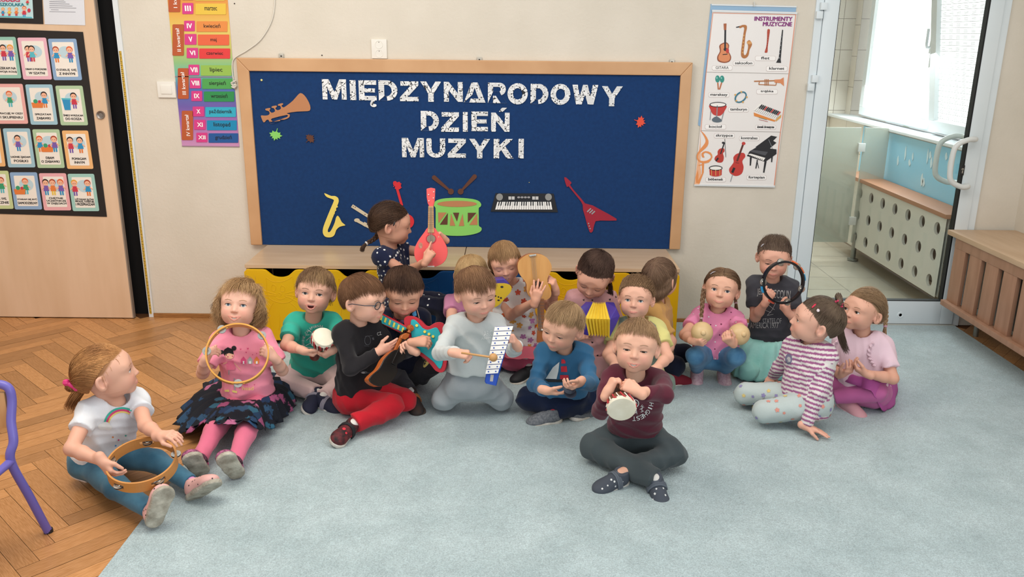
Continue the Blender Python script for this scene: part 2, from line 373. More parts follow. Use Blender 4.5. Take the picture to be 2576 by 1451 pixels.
# ---------------- washroom behind the glass
tile = mat('wall_tiles', '#e3dacd', .25, '#dbd1c2', 2, spec=.5); grout = mat('grout', '#8d8375', .8)
def tiles(name, o, ux, uz, nx, nz, w, h, m=tile):
    o, ux, uz = map(np.array, (o, ux, uz)); nn = np.cross(ux, uz); g = .0022; mb = MB()
    mb.add([o-nn*.0008, o-nn*.0008+ux*w*nx, o-nn*.0008+ux*w*nx+uz*h*nz, o-nn*.0008+uz*h*nz], [(0, 1, 2, 3)], 1)
    for i in range(nx):
        for j in range(nz):
            a = o+ux*(w*i+g)+uz*(h*j+g); mb.add([a, a+ux*(w-2*g), a+ux*(w-2*g)+uz*(h-2*g), a+uz*(h-2*g)], [(0, 1, 2, 3)], 0)
    ob = mb.build(name, [m, grout]); ob['kind'] = 'structure'; return ob
BX = 2.72; BY = 2.75
tiles('wall_washroom_back', (.9, BY, 0), (1, 0, 0), (0, 0, 1), 5, 9, .46, .25)
wt = tiles('wall_washroom_side', (BX, BY, 0), (0, -1, 0), (0, 0, 1), 7, 4, .38, .24)
tiles('wall_washroom_upper', (BX+.12, BY, .95), (0, -1, 0), (0, 0, 1), 1, 8, .12, .25)
tiles('floor_washroom', (.9, .12, -.004), (1, 0, 0), (0, 1, 0), 7, 9, .33, .3, mat('floor_tiles', '#c2b8a6', .18, '#b7ac98', 3, spec=.5))
mb = MB(); mb.box((BX-.012, .1, .0), (BX, BY, .09)); struct(mb, 'baseboard_washroom', mat('brown_tile', '#9b8a76', .4))
mb = MB(); mb.box((BX-.03, .12, .955), (BX+.16, BY, .975), bev=.004); struct(mb, 'trim_4', whitem, 'white window sill of the washroom')
mb = MB(); mb.box((.85, .12, 0), (.9, BY, 3)); struct(mb, 'wall_washroom_left', wallm)
mb = MB(); mb.box((.85, .12, 2.6), (3.4, BY, 2.65)); struct(mb, 'ceiling_washroom', whitem)
# window in the side wall
we = empty('window_1', (BX+.1, 1.4, 1.0)); we['kind'] = 'structure'; we['label'] = 'white double casement window of the washroom'
mb = MB(); XW = BX+.10
def fr(mb, y0, y1, z0, z1, t=.055, x=XW, T=None):
    mb.box((x, y0, z0), (x+.06, y1, z0+t), bev=.004, T=T); mb.box((x, y0, z1-t), (x+.06, y1, z1), bev=.004, T=T); mb.box((x, y0, z0+t), (x+.06, y0+t, z1-t), T=T); mb.box((x, y1-t, z0+t), (x+.06, y1, z1-t), T=T)
fr(mb, .12, 2.42, .985, 2.4, .05, XW+.03); mb.build('window_frame', whitem, we, True)
mb = MB(); fr(mb, 1.24, 2.40, 1.0, 2.38, .065); s1 = mb.build('sash', whitem, we, True)
piv = Matrix.Translation((XW, .2, 1.0)) @ Matrix.Rotation(radians(-7), 4, 'Y') @ Matrix.Translation((-XW, -.2, -1.0))
mb = MB(); fr(mb, .16, 1.15, 1.0, 2.38, .075, XW-.01, T=piv); s2 = mb.build('sash', whitem, we, True)
ext = mat('daylight_glass', (1, 1, 1), .2, emit=1.35)
mb = MB(); mb.box((XW+.025, 1.3, 1.06), (XW+.03, 2.34, 2.32)); mb.build('pane', mat('bright_frosted', (.98, 1, 1), .5, emit=1.15), s1)
mb = MB(); mb.box((XW+.02, .23, 1.07), (XW+.022, 1.08, 2.31), T=piv); mb.build('pane', mat('bright_frosted', (1, 1, 1)), s2)
mb = MB()
for i in range(34):
    z = 1.09+i*.036
    mb.box((XW+.0165, .235, z-.0012), (XW+.0185, 1.075, z+.0012), T=piv)
    for j in range(9):
        y = .27+j*.092+(.0 if i % 2 else .0)
        for q in (-.006, 0, .006): mb.box((XW+.017, y, z+.016+q-.001), (XW+.0185, y+.048, z+.016+q+.001), T=piv)
mb.build('pane_pattern', mat('etched_lines', '#b9bcb9', .6), s2)
for y, s in ((1.29, s1), (1.11, s2)):
    mb = MB(); mb.box((XW-.014, y-.012, 1.50), (XW, y+.012, 1.58), bev=.003); mb.tube([(XW-.014, y, 1.54), (XW-.035, y, 1.54), (XW-.04, y, 1.56), (XW-.04, y, 1.66)], .009, 8); mb.build('window_handle', whitem, s, True)
# garden seen through the gap
rr = random.Random(2); mb = MB()
for i in range(500):
    p = np.array([4.3+rr.uniform(-.3, .3), 1.6+rr.uniform(-1.4, 3.2), 1.2+rr.uniform(-.6, 1.9)]); a = np.array([rr.gauss(0, 1) for _ in range(3)]); b_ = np.array([rr.gauss(0, 1) for _ in range(3)])
    a /= np.linalg.norm(a)*28; b_ /= np.linalg.norm(b_)*40; mb.add([p, p+a+b_, p+2*a, p+a-b_], [(0, 1, 2, 3)])
o = mb.build('foliage', mat('leaf_green', '#9fb58c', .6, '#cfdcbf', 8)); tag(o, 'pale green tree foliage outside the washroom window', 'foliage', kind='stuff')
# partition
gp = mat('partition_glass', '#b9bfb3', .22, alpha=.62, spec=.5)
pe = empty('partition_screen', (2.3, 1.5, 0), 'frosted grey partition panel standing on a metal foot in the washroom', 'partition')
mb = MB(); mb.box((1.0, 1.5, .135), (2.50, 1.512, .98), bev=.002); mb.build('panel', gp, pe)
mb = MB(); mb.box((2.522, 1.49, .135), (2.70, 1.502, .98), bev=.002); mb.build('door_leaf', gp, pe)
mb = MB(); mb.tube([(2.552, 1.497, 0), (2.552, 1.497, .2)], .019, 12); mb.lathe([(.038, 0), (.038, .012), (.02, .014)], Matrix.Translation((2.552, 1.497, 0)), 16); mb.build('foot', mat('brushed_steel', '#8f9088', .4, metal=.6), pe, True)
for z in (.30, .84): mb = MB(); mb.box((2.485, 1.478, z-.03), (2.535, 1.5, z+.03), bev=.003); mb.build('hinge', MATS['handle_white'], pe, True)
# radiator cover with round holes
def holes_panel():
    bm = bmesh.new(); y0, y1, z0, z1 = .22, 1.80, .10, .585
    ny = 8; nz = 3; V = []; F = []; wy = (y1-y0)/ny; wz = (z1-z0)/nz; r = .038; x = BX-.17; t = .018; mb = MB()
    for i in range(ny):
        for j in range(nz):
            cy = y0+(i+.5)*wy; cz = z0+(j+.5)*wz+( .0); n = 24; v = []; 
            sq = []
            for k in range(n):
                a = 2*pi*k/n; c_, s_ = cos(a), sin(a); m_ = max(abs(c_), abs(s_)); sq.append((cy+c_/m_*wy/2, cz+s_/m_*wz/2))
            ci = [(cy+r*cos(2*pi*k/n), cz+r*sin(2*pi*k/n)) for k in range(n)]
            for (fx) in (0, 1):
                pass
            VV = [(x, *p) for p in sq]+[(x, *p) for p in ci]+[(x+t, *p) for p in ci]+[(x+t, *p) for p in sq]
            FF = []
            for k in range(n):
                q = (k+1) % n; FF += [(k, q, n+q, n+k), (n+k, n+q, 2*n+q, 2*n+k), (2*n+k, 2*n+q, 3*n+q, 3*n+k)]
            mb.add(VV, FF)
    bm.free(); return mb
re_ = empty('radiator_cover', (BX-.1, 1.1, 0), 'white radiator cover with rows of round holes in the washroom', 'radiator cover')
holes_panel().build('perforated_panel', mat('cover_white', '#d9d7cd', .5), re_)
mb = MB(); mb.box((BX-.19, .20, .585), (BX-.013, 1.85, .612), bev=.004); mb.build('top_board', mat('top_brown', '#a87455', .45), re_, True)
mb = MB(); mb.lathe([(0, .03), (.016, .03), (.024, .02), (.024, 0)], frame((BX-.17, 1.66, .54), (-1, 0, 0), (0, 0, 1)), 18); mb.build('thermostat_knob', mat('knob_beige', '#b9a58a', .5), re_, True)
mb = MB()
for k in range(5): mb.box((BX-.10, .6+k*.26, .08), (BX-.04, .8+k*.26, .55), bev=.01)
o = mb.build('radiator', mat('radiator_grey', '#a9a79c', .5), None); tag(o, 'pale radiator glimpsed through the round holes of its cover', 'radiator')
# thin blue panel with white marks on the side wall
mb = MB(); mb.box((BX-.006, .1, .60), (BX-.002, 2.0, .945)); o = mb.build('blue_panel', mat('panel_blue', '#7cc8ea', .35, '#98d6f0', 2)); tag(o, 'sky blue panel with white marks under the washroom window', 'wall panel')
mb = MB(); rr = random.Random(8)
for i in range(20):
    y = .3+rr.random()*1.6; z = .66+rr.random()*.24; h = rr.uniform(.02, .055); w2 = rr.uniform(.01, .022)
    P = smooth_closed([(y-w2, z-h*.3), (y-w2*.4, z+h*.5), (y, z+h), (y+w2*.8, z+h*.4), (y+w2*.5, z-h*.5), (y-w2*.2, z-h)], 3)
    mb.prism([(q[0], q[1]) for q in P], Matrix(((0, 0, 1, BX-.0085), (1, 0, 0, 0), (0, 1, 0, 0), (0, 0, 0, 1))), 0, .002)
mb.build('white_marks', mat('mark_white', '#cfe8f0', .5), o)
# ---------------- slatted radiator bench on the right wall
sw = mat('slat_wood', '#a98067', .5, '#9a7259', 4, (6, 6, 1), island=.06)
sb = empty('radiator_bench', (2.64, -1.2, 0), 'wooden slatted radiator bench along the right wall', 'bench')
mb = MB(); mb.box((2.44, -4.5, .545), (2.82, -.02, .572), bev=.004); mb.build('top_board', mat('bench_top', '#c9ab8c', .45, '#bd9d7d', 3, (8, 1, 1)), sb, True)
mb = MB(); mb.box((2.45, -4.5, .49), (2.485, -.10, .546), bev=.003); mb.build('rail', sw, sb, True)
mb = MB(); mb.box((2.425, -4.5, .155), (2.485, -.09, .185), bev=.004); mb.build('rail', sw, sb, True)
y = -.10; 
for i in range(22):
    mb = MB(); mb.box((2.452, y-.118, .185), (2.474, y, .49), bev=.003); mb.build('slat', sw, sb, True); y -= .165
for yy in (-.19, -1.6, -3.0):
    mb = MB(); mb.tube([(2.60, yy, 0), (2.60, yy, .16)], .014, 10); mb.build('leg', MATS['brushed_steel'], sb, True)
mb = MB()
for k in range(14): mb.box((2.60, -.25-k*.3-.26, .14), (2.70, -.25-k*.3, .52), bev=.01)
o = mb.build('radiator', mat('radiator_dark', '#6f655c', .5)); tag(o, 'grey radiator hidden behind the wooden slats of the bench', 'radiator')
# ================================================================ BENCH WITH DRAWERS
HB, YB = .441, -.445
bw = mat('bench_laminate', '#cdb294', .33, '#c2a585', 3, (1, 6, 1), spec=.5)
be = empty('storage_bench', (-.26, -.22, 0), 'long low wooden storage bench with yellow and blue scalloped drawers under the board', 'bench')
mb = MB(); mb.box((-1.385, YB, HB-.02), (-.262, -.012, HB), bev=.002); mb.box((-.258, YB, HB-.02), (.868, -.012, HB), bev=.002); mb.build('top_board', bw, be)
sd = mat('bench_side', '#d8b98c', .45, '#cdac7e', 3, (1, 1, 6))
for x in (-1.385, .850): mb = MB(); mb.box((x, YB+.02, .02), (x+.018, -.012, HB-.02), bev=.0015); mb.build('side_panel', sd, be)
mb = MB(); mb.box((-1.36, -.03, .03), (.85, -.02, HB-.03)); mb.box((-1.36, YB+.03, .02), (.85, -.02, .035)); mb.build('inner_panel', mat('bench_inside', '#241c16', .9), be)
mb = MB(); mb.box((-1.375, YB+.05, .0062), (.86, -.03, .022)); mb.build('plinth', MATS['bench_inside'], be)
yel = mat('drawer_yellow', '#e3b510', .38, '#dcab0c', 3); blu = mat('drawer_blue', '#0e4478', .38, '#0c3d6e', 3)
W6 = (.868+1.388)/6
for i in range(6):
    x0 = -1.388+W6*i+.003; x1 = -1.388+W6*(i+1)-.003; c = (x0+x1)/2; z0, z1 = .032, HB-.024; m = blu if i in (2, 3) else yel
    sc = [(c-.090, z1), (c-.074, z1-.004), (c-.057, z1-.018), (c-.040, z1-.032), (c-.02, z1-.039), (c, z1-.041), (c+.02, z1-.039), (c+.040, z1-.032), (c+.057, z1-.018), (c+.074, z1-.004), (c+.090, z1)]
    if i == 5: sc = sc; x1 = .866
    if i == 0: x0 = -1.385
    r = .012
    out = [(x0, z0), (x1, z0), (x1, z1-r), (x1-r, z1)]+[tuple(p) for p in smooth_open(sc, 3)][::-1]+[(x0+r, z1), (x0, z1-r)]
    mb = MB(); mb.prism(out, Matrix(((1, 0, 0, 0), (0, 0, -1, YB+.002), (0, 1, 0, 0), (0, 0, 0, 1))), -.0, .018)
    d = mb.build('drawer', m, be); 
    bm = d.modifiers.new('b', 'BEVEL'); bm.width = .003; bm.segments = 2; bm.limit_method = 'ANGLE'
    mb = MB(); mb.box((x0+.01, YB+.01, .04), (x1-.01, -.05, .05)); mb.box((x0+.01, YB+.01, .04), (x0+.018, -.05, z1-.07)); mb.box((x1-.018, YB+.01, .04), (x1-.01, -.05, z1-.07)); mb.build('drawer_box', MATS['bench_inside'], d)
    # cat drawing milled into the front: shallow raised lines
    def L(pts, k=4): return smooth_open([(c+a*.9, YB-.0158, z1-.06-b*.9) for a, b in pts], k)
    mb = MB()
    for pts in ([(-.075, .10), (-.085, .055), (-.08, .02), (-.082, -.02), (-.05, -.0), (0, .004), (.045, -.012), (.07, -.03), (.072, 0), (.078, .05), (.07, .1), (.04, .125), (0, .13), (-.045, .12), (-.075, .10)],
                [(-.055, .035), (-.045, .02), (-.03, .03), (-.035, .055), (-.05, .055), (-.055, .035)], [(-.005, .04), (.005, .025), (.02, .035), (.018, .058), (0, .06), (-.005, .04)],
                [(-.02, .075), (-.01, .07), (0, .078), (-.01, .088), (-.02, .075)], [(.02, .075), (.07, .06), (.13, .055)], [(.02, .082), (.06, .085), (.12, .10)], [(.02, .09), (.05, .10), (.10, .13)],
                [(-.03, .08), (-.09, .06), (-.12, .05)], [(-.03, .088), (-.08, .085), (-.13, .09)],
                [(-.03, .1), (-.01, .11), (.02, .1)], [(.05, .13), (.08, .16), (.095, .2), (.09, .26), (.06, .3)], [(-.05, .13), (-.075, .17), (-.08, .22), (-.075, .29)], [(-.02, .2), (-.02, .25), (-.03, .3)], [(.09, .26), (.12, .24), (.14, .2), (.125, .17)]):
        mb.tube(L(pts), .0016, 5)
    mb.build('cat_relief', m, d, True)

# ================================================================ NOTICE BOARD
YF = -.022
def WT(y): return Matrix(((1, 0, 0, 0), (0, 0, -1, y), (0, 1, 0, 0), (0, 0, 0, 1)))
def q(u, v, y=YF): p = PW(u, v, y); return (p[0], p[2])
def c4(X, Y): return (600+X/2.845, 130+Y/2.845)
def c5(X, Y): return (1180+X/2.845, 130+Y/2.845)
def c6(X, Y): return (880+X/4.68, 470+Y/4.68)
nb = empty('notice_board', (-.26, 0, .44), 'wide blue felt notice board in a beech frame with the music day title', 'notice board')
fwm = mat('board_frame_wood', '#cfa47a', .45, '#c1946a', 4, (1, 1, 1))
Z0 = HB+.002
X0, X1, ZT, xi0, xi1, zi = -1.474, .945, 1.4617, -1.411, .885, 1.3936
def mitre(pts, name='frame_rail'):
    mb = MB(); mb.prism(pts, WT(-.003), 0, .03); o = mb.build(name, fwm, nb); b = o.modifiers.new('b', 'BEVEL'); b.width = .004; b.segments = 2; return o
mitre([(X0, ZT), (xi0, zi), (xi1, zi), (X1, ZT)][::-1]); mitre([(X0, Z0), (xi0, Z0), (xi0, zi), (X0, ZT)][::-1]); mitre([(X1, ZT), (xi1, zi), (xi1, Z0), (X1, Z0)][::-1])
mb = MB(); mb.box((xi0-.01, -.02, Z0), (xi1+.01, -.004, zi+.01)); mb.build('felt', mat('felt_blue', '#0f386b', .95, '#0d3363', 60, bump=.25, bscale=500, ndetail=2), nb)
for (u, v) in ((708, 141), (1206, 150), (1690, 156)):
    a = PW(u, v, -.004)
    mb = MB(); mb.box((a[0]-.013, -.009, a[2]-.014), (a[0]+.013, -.001, a[2]+.013), bev=.003)
    o = mb.build('hanger', mat('hanger_steel', '#b9b5aa', .4, metal=.5), nb, True); mb = MB(); mb.lathe([(0, .002), (.004, .002), (.004, 0)], frame((a[0], -.009, a[2]), (0, -1, 0), (1, 0, 0)), 8); mb.build('screw', MATS['hole_dark'], o)
def cut(name, polys, y=YF, label=None, cat=None, parent=None, th=.003, bev=True):
    """polys: list of (points px, material, layer) - each layer raised a little over the one below"""
    ms = []; mb = MB()
    for pts, m, lay, *ho in polys:
        if m not in ms: ms.append(m)
        P = [q(*p, y) for p in pts]; H = [q(*p, y) for p in ho[0]] if ho else None
        e = .00012*len(mb.M)/(len(mb.M)+40.)*8; a = th*.8+.0006*lay+e
        mb.prism(P, WT(y), a if lay else 0, a+.0008 if lay else th+e*.5, ms.index(m), hole=H)
    o = mb.build(name, ms, parent)
    if label: tag(o, label, cat)
    return o
def circ(cx, cy, rx, ry=None, n=24, a0=0): ry = ry or rx; return [(cx+rx*cos(a0+2*pi*k/n), cy+ry*sin(a0+2*pi*k/n)) for k in range(n)]
def bar(x0, y0, x1, y1, w0, w1=None):
    w1 = w1 or w0; d = np.array([x1-x0, y1-y0]); d = d/np.linalg.norm(d); n = np.array([-d[1], d[0]]); a = np.array([x0, y0]); b = np.array([x1, y1])
    return [tuple(a+n*w0/2), tuple(b+n*w1/2), tuple(b-n*w1/2), tuple(a-n*w0/2)]
def M(f, pts, k=0): 
    pts = [tuple(p) for p in (smooth_closed(pts, k) if k else pts)]; return [f(*p) for p in pts]
br = mat('foam_brown', '#b87f58', .8); dbr = mat('foam_dark_brown', '#5f3a2c', .8); grn = mat('foam_green', '#86cc66', .8); red = mat('foam_red', '#d02c35', .7); cri = mat('foam_crimson', '#9c2438', .8)
yl = mat('foam_yellow', '#ecd66a', .8); crm = mat('foam_cream', '#cfc2a8', .8); blk = mat('card_black', '#20242b', .7); wht = mat('card_white', '#eef0f0', .7); gry = mat('card_grey', '#9a9ba0', .7); edge = mat('foam_edge', '#d99a72', .8)
cut('paper_trumpet', [(M(c4, [(445, 296), (470, 310), (495, 345), (513, 385), (514, 415), (495, 425), (420, 428), (345, 440), (366, 448), (366, 465), (350, 478), (300, 495), (255, 513), (235, 515), (222, 500), (215, 487), (200, 489), (190, 502), (178, 503), (163, 468), (163, 456), (185, 457), (210, 455), (224, 443), (217, 425), (198, 420), (193, 409), (225, 402), (228, 412), (222, 420), (237, 437), (262, 427), (255, 405), (239, 401), (240, 391), (270, 385), (275, 395), (264, 405), (280, 419), (305, 407), (298, 387), (285, 386), (285, 376), (315, 368), (320, 378), (308, 386), (322, 399), (350, 382), (390, 350), (425, 310)], 2), br, 0, M(c4, [(238, 478), (345, 452), (352, 462), (340, 470), (252, 500), (242, 495)], 2))], label='brown foam trumpet cutout at the upper left of the blue board', cat='paper cutout')
def leaf(cx, cy, s, ang):
    L = [(0, -1), (.18, -.62), (.42, -.78), (.38, -.42), (.78, -.52), (.66, -.28), (1, -.05), (.6, .08), (.62, .4), (.28, .28), (.06, .42), (.03, .9), (-.05, .9), (-.06, .42), (-.28, .3), (-.62, .42), (-.58, .1), (-1, 0), (-.66, -.26), (-.8, -.5), (-.38, -.42), (-.44, -.76), (-.18, -.6)]
    return [(cx+s*(a*cos(ang)-b*sin(ang)), cy+s*(a*sin(ang)+b*cos(ang))) for a, b in L]
cut('paper_leaf', [(leaf(*c4(268, 590), 17, 3.4), grn, 0)], label='light green maple leaf cutout below the trumpet', cat='paper leaf')
cut('paper_leaf', [(leaf(*c4(510, 624), 14, .8), dbr, 0)], label='dark brown maple leaf cutout, right of the green leaf', cat='paper leaf')
cut('paper_leaf', [(leaf(*c5(1220, 500), 16, 1.9), mat('foam_orange_red', '#e2523c', .8), 0)], label='orange-red maple leaf cutout alone at the right of the board', cat='paper leaf')
o = cut('paper_saxophone', [(M(c4, [(615, 1012), (640, 1022), (665, 1032), (690, 1032), (712, 1045), (718, 1065), (714, 1085), (700, 1120), (690, 1150), (672, 1195), (655, 1240), (640, 1275), (642, 1290), (655, 1288), (672, 1262), (690, 1220), (698, 1188), (710, 1173), (725, 1190), (740, 1220), (765, 1240), (750, 1245), (725, 1252), (700, 1275), (690, 1305), (675, 1322), (650, 1328), (620, 1322), (604, 1295), (606, 1262), (618, 1225), (640, 1170), (665, 1110), (682, 1070), (680, 1058), (655, 1048), (635, 1040), (622, 1028)], 2), yl, 0)]
        + [(M(c4, circ(706-i*11, 1108+i*24, 6)), yl, 1) for i in range(4)], label='yellow foam saxophone cutout at the lower left of the board', cat='paper cutout')
cut('paper_recorder', [(M(c4, bar(812, 1102, 1000, 1222, 24, 20)), crm, 0)]+[(M(c4, circ(*p, 4, 3, 8)), dbr, 1) for p in ((822, 1106), (836, 1112), (906, 1163), (950, 1190), (962, 1196), (975, 1203), (988, 1210))], label='long cream recorder cutout behind the braided girl', cat='paper cutout')
cut('paper_recorder', [(M(c4, circ(848, 1205, 20, 13)+[]), crm, 0), (M(c4, bar(845, 1206, 990, 1285, 20, 16)), crm, 0), (M(c4, bar(895, 1228, 915, 1240, 28)), crm, 1)], label='smaller cream recorder cutout below the long one', cat='paper cutout')
cut('paper_guitar', [(M(c4, bar(1130, 960, 1170, 1100, 18)), red, 0), (M(c4, [(1108, 930), (1125, 925), (1135, 935), (1150, 930), (1160, 942), (1163, 975), (1148, 985), (1135, 985), (1118, 978), (1122, 965), (1108, 950)], 2), red, 0), (M(c4, circ(1205, 1215, 52)), red, 0)]
    + [(M(c4, circ(*p, 4, 4, 8)), red, 1) for p in ((1112, 935), (1163, 945), (1112, 962), (1164, 970))], label='thin red guitar cutout mostly hidden by the braided girl', cat='paper cutout')
for a, b, lab in (((1400, 900), (1520, 1000), 'brown drumstick cutout leaning left above the green drum'), ((1690, 893), (1590, 1000), 'brown drumstick cutout leaning right above the green drum')):
    cut('paper_drumstick', [(M(c4, bar(*a, *b, 32, 13)), dbr, 0), (M(c4, circ(*a, 16)), dbr, 0), (M(c4, circ(*b, 21)), dbr, 0)], label=lab, cat='paper cutout')
cut('paper_drum', [(M(c6, [(990, 200), (1010, 165), (1080, 140), (1180, 130), (1280, 128), (1390, 135), (1480, 150), (1530, 175), (1548, 210), (1535, 235), (1518, 250), (1519, 350), (1520, 455), (1545, 475), (1553, 500), (1530, 530), (1460, 555), (1370, 570), (1270, 575), (1150, 570), (1080, 550), (1030, 530), (1012, 500), (1011, 380), (1010, 250), (992, 225)], 2), grn, 0), (M(c6, circ(1263, 198, 233, 36)), br, 1),
    (M(c6, [(1040, 300), (1140, 300), (1045, 425)]), br, 1), (M(c6, [(1155, 305), (1150, 442), (1060, 442)]), dbr, 1), (M(c6, [(1192, 312), (1178, 455), (1242, 455)]), br, 1), (M(c6, [(1215, 302), (1288, 302), (1263, 405)]), dbr, 1), (M(c6, [(1328, 315), (1283, 458), (1347, 456)]), br, 1), (M(c6, [(1390, 303), (1490, 303), (1390, 420)]), dbr, 1), (M(c6, [(1500, 310), (1503, 445), (1408, 445)]), br, 1)], label='bright green drum cutout with brown triangles', cat='paper cutout')
K = [(M(c5, [(190, 1012), (605, 1015), (635, 1148), (155, 1143)]), blk, 0)]
for cx in (218, 568): K.append((M(c5, circ(cx, 1039, 24, 25)), mat('card_mesh_grey', '#8f9190', .7), 1))
for x in (282, 452):
    for dx in (0, 24):
        for dy in (1036, 1048): K.append((M(c5, [(x+dx, dy), (x+dx+20, dy), (x+dx+20, dy+8), (x+dx, dy+8)]), wht, 1))
for k in range(4): K.append((M(c5, circ(355+k*24, 1041, 11, 7, 12)), gry, 1))
for k in range(24):
    a, b = k/24, (k+.86)/24; t0, t1, b0, b1 = 203, 588, 187, 598
    K.append((M(c5, [(t0+(t1-t0)*a, 1073), (t0+(t1-t0)*b, 1073), (b0+(b1-b0)*b, 1128), (b0+(b1-b0)*a, 1128)]), wht, 1))
for k in range(23):
    if k % 7 in (2, 6): continue
    a, b = (k+.68)/24, (k+1.16)/24; K.append((M(c5, [(t0+(t1-t0)*a, 1070), (t0+(t1-t0)*b, 1070), ((t0+b0)/2+(t1-t0+12)*b, 1100), ((t0+b0)/2+(t1-t0+12)*a, 1100)]), blk, 2))
cut('paper_keyboard', K, label='black electronic keyboard cutout with white keys', cat='paper cutout')
G = [(M(c5, [(682, 897), (695, 900), (730, 932), (733, 940), (722, 952), (745, 985), (800, 1048), (830, 1085), (885, 1100), (940, 1130), (1000, 1162), (1055, 1195), (1055, 1207), (1000, 1208), (940, 1207), (905, 1212), (895, 1240), (885, 1285), (872, 1295), (862, 1288), (845, 1240), (830, 1180), (815, 1130), (813, 1095), (800, 1070), (745, 1003), (712, 962), (700, 967), (690, 940), (682, 912)]), cri, 0)]
for k in range(3): G.append((M(c5, bar(845+k*16, 1145+k*8, 872+k*14, 1120+k*10, 9)), gry, 1))
for p in ((855, 1228), (860, 1246), (866, 1264)): G.append((M(c5, circ(*p, 5, 5, 10)), gry, 1))
cut('paper_guitar', G, label='crimson arrow-shaped electric guitar cutout at the lower right of the board', cat='paper cutout')
for (u, v, lab) in ((c4(166, 203)[0], c4(166, 203)[1], 'pale yellow push pin near the top left corner of the board'), (c5(430, 935)[0], c5(430, 935)[1], 'tiny pale pin in the felt above the keyboard cutout')):
    p = PW(u, v, -.02); mb = MB(); r = .006 if 'yellow' in lab else .0025; mb.lathe([(0, .006), (r*.7, .006), (r, .003), (r*.6, 0)], frame(p, (0, -1, 0), (1, 0, 0)), 12)
    tag(mb.build('push_pin', mat('pin_yellow', '#e0d68a', .4), None, True), lab, 'push pin')
# lettering
def note_paper():
    m = mat('note_paper', '#e9ebec', .6); nt = m.node_tree; N = nt.nodes; L = nt.links; b = N['Principled BSDF']; mp = [n for n in N if n.type == 'MAPPING'][0]
    mp.inputs['Rotation'].default_value = (radians(90), 0, 0)
    vo = N.new('ShaderNodeTexVoronoi'); vo.inputs['Scale'].default_value = 62; L.new(mp.outputs[0], vo.inputs[0])
    lt = N.new('ShaderNodeMath'); lt.operation = 'LESS_THAN'; lt.inputs[1].default_value = .24; L.new(vo.outputs['Distance'], lt.inputs[0])
    wv = N.new('ShaderNodeTexWave'); wv.bands_direction = 'Y'; wv.inputs['Scale'].default_value = 62; wv.inputs['Distortion'].default_value = .0; L.new(mp.outputs[0], wv.inputs[0])
    l2 = N.new('ShaderNodeMath'); l2.operation = 'LESS_THAN'; l2.inputs[1].default_value = .07; L.new(wv.outputs[1], l2.inputs[0])
    ns = N.new('ShaderNodeTexNoise'); ns.inputs['Scale'].default_value = 26; L.new(mp.outputs[0], ns.inputs[0]); g = N.new('ShaderNodeMath'); g.operation = 'GREATER_THAN'; g.inputs[1].default_value = .53; L.new(ns.outputs[0], g.inputs[0])
    mu = N.new('ShaderNodeMath'); mu.operation = 'MULTIPLY'; L.new(l2.outputs[0], mu.inputs[0]); L.new(g.outputs[0], mu.inputs[1])
    vs = N.new('ShaderNodeTexVoronoi'); vs.feature = 'DISTANCE_TO_EDGE'; vs.inputs['Scale'].default_value = 34; L.new(mp.outputs[0], vs.inputs[0]); l3 = N.new('ShaderNodeMath'); l3.operation = 'LESS_THAN'; l3.inputs[1].default_value = .035; L.new(vs.outputs['Distance'], l3.inputs[0])
    m3 = N.new('ShaderNodeMath'); m3.operation = 'MULTIPLY'; L.new(l3.outputs[0], m3.inputs[0]); g2 = N.new('ShaderNodeMath'); g2.operation = 'LESS_THAN'; g2.inputs[1].default_value = .5; L.new(ns.outputs[0], g2.inputs[0]); L.new(g2.outputs[0], m3.inputs[1])
    mx = N.new('ShaderNodeMath'); mx.operation = 'MAXIMUM'; L.new(lt.outputs[0], mx.inputs[0]); L.new(mu.outputs[0], mx.inputs[1]); m4 = N.new('ShaderNodeMath'); m4.operation = 'MAXIMUM'; L.new(mx.outputs[0], m4.inputs[0]); L.new(m3.outputs[0], m4.inputs[1])
    mc = N.new('ShaderNodeMix'); mc.data_type = 'RGBA'; mc.inputs[6].default_value = (*hx('#e9ebec'), 1); mc.inputs[7].default_value = (*hx('#23262b'), 1); L.new(m4.outputs[0], mc.inputs[0]); L.new(mc.outputs[2], b.inputs['Base Color']); return m
npm = note_paper(); rimm = mat('letter_rim', '#f3f4f4', .6)
def fit_text(name, s, x0, z0, x1, z1, y, m, parent=None, bold=0, th=.0006, rot=0):
    V, F, asp = text_geo(s, 0); P = []; G = []
    c = min(bold*3.2, .14)*(z1-z0 if not rot else x1-x0)   # stroke gain
    sh = [(0, 0)] if not bold else [(-c/2, 0), (c/2, 0), (0, -c/3), (0, c/3)]
    for k, (dx, dz) in enumerate(sh):
        n = len(P)
        if rot: U = [(1-v[1], v[0]) for v in V]
        else: U = [(v[0], v[1]) for v in V]
        P += [(x0+c/2+(x1-x0-c)*a_+dx, y-th-.00004*k, z0+c/3+(z1-z0-c*.66)*b_+dz) for a_, b_ in U]; G += [tuple(n+i for i in f) for f in F]
    return mesh_obj(name, P, G, m, parent)
def ptext(name, s, u0, v0, u1, v1, y, m, parent=None, **k):
    a = PW((u0+u1)/2, v1, y)[2]; b = PW((u0+u1)/2, v0, y)[2]; vm = (v0+v1)/2
    return fit_text(name, s, PW(u0, vm, y)[0], a, PW(u1, vm, y)[0], b, y, m, parent, **k)
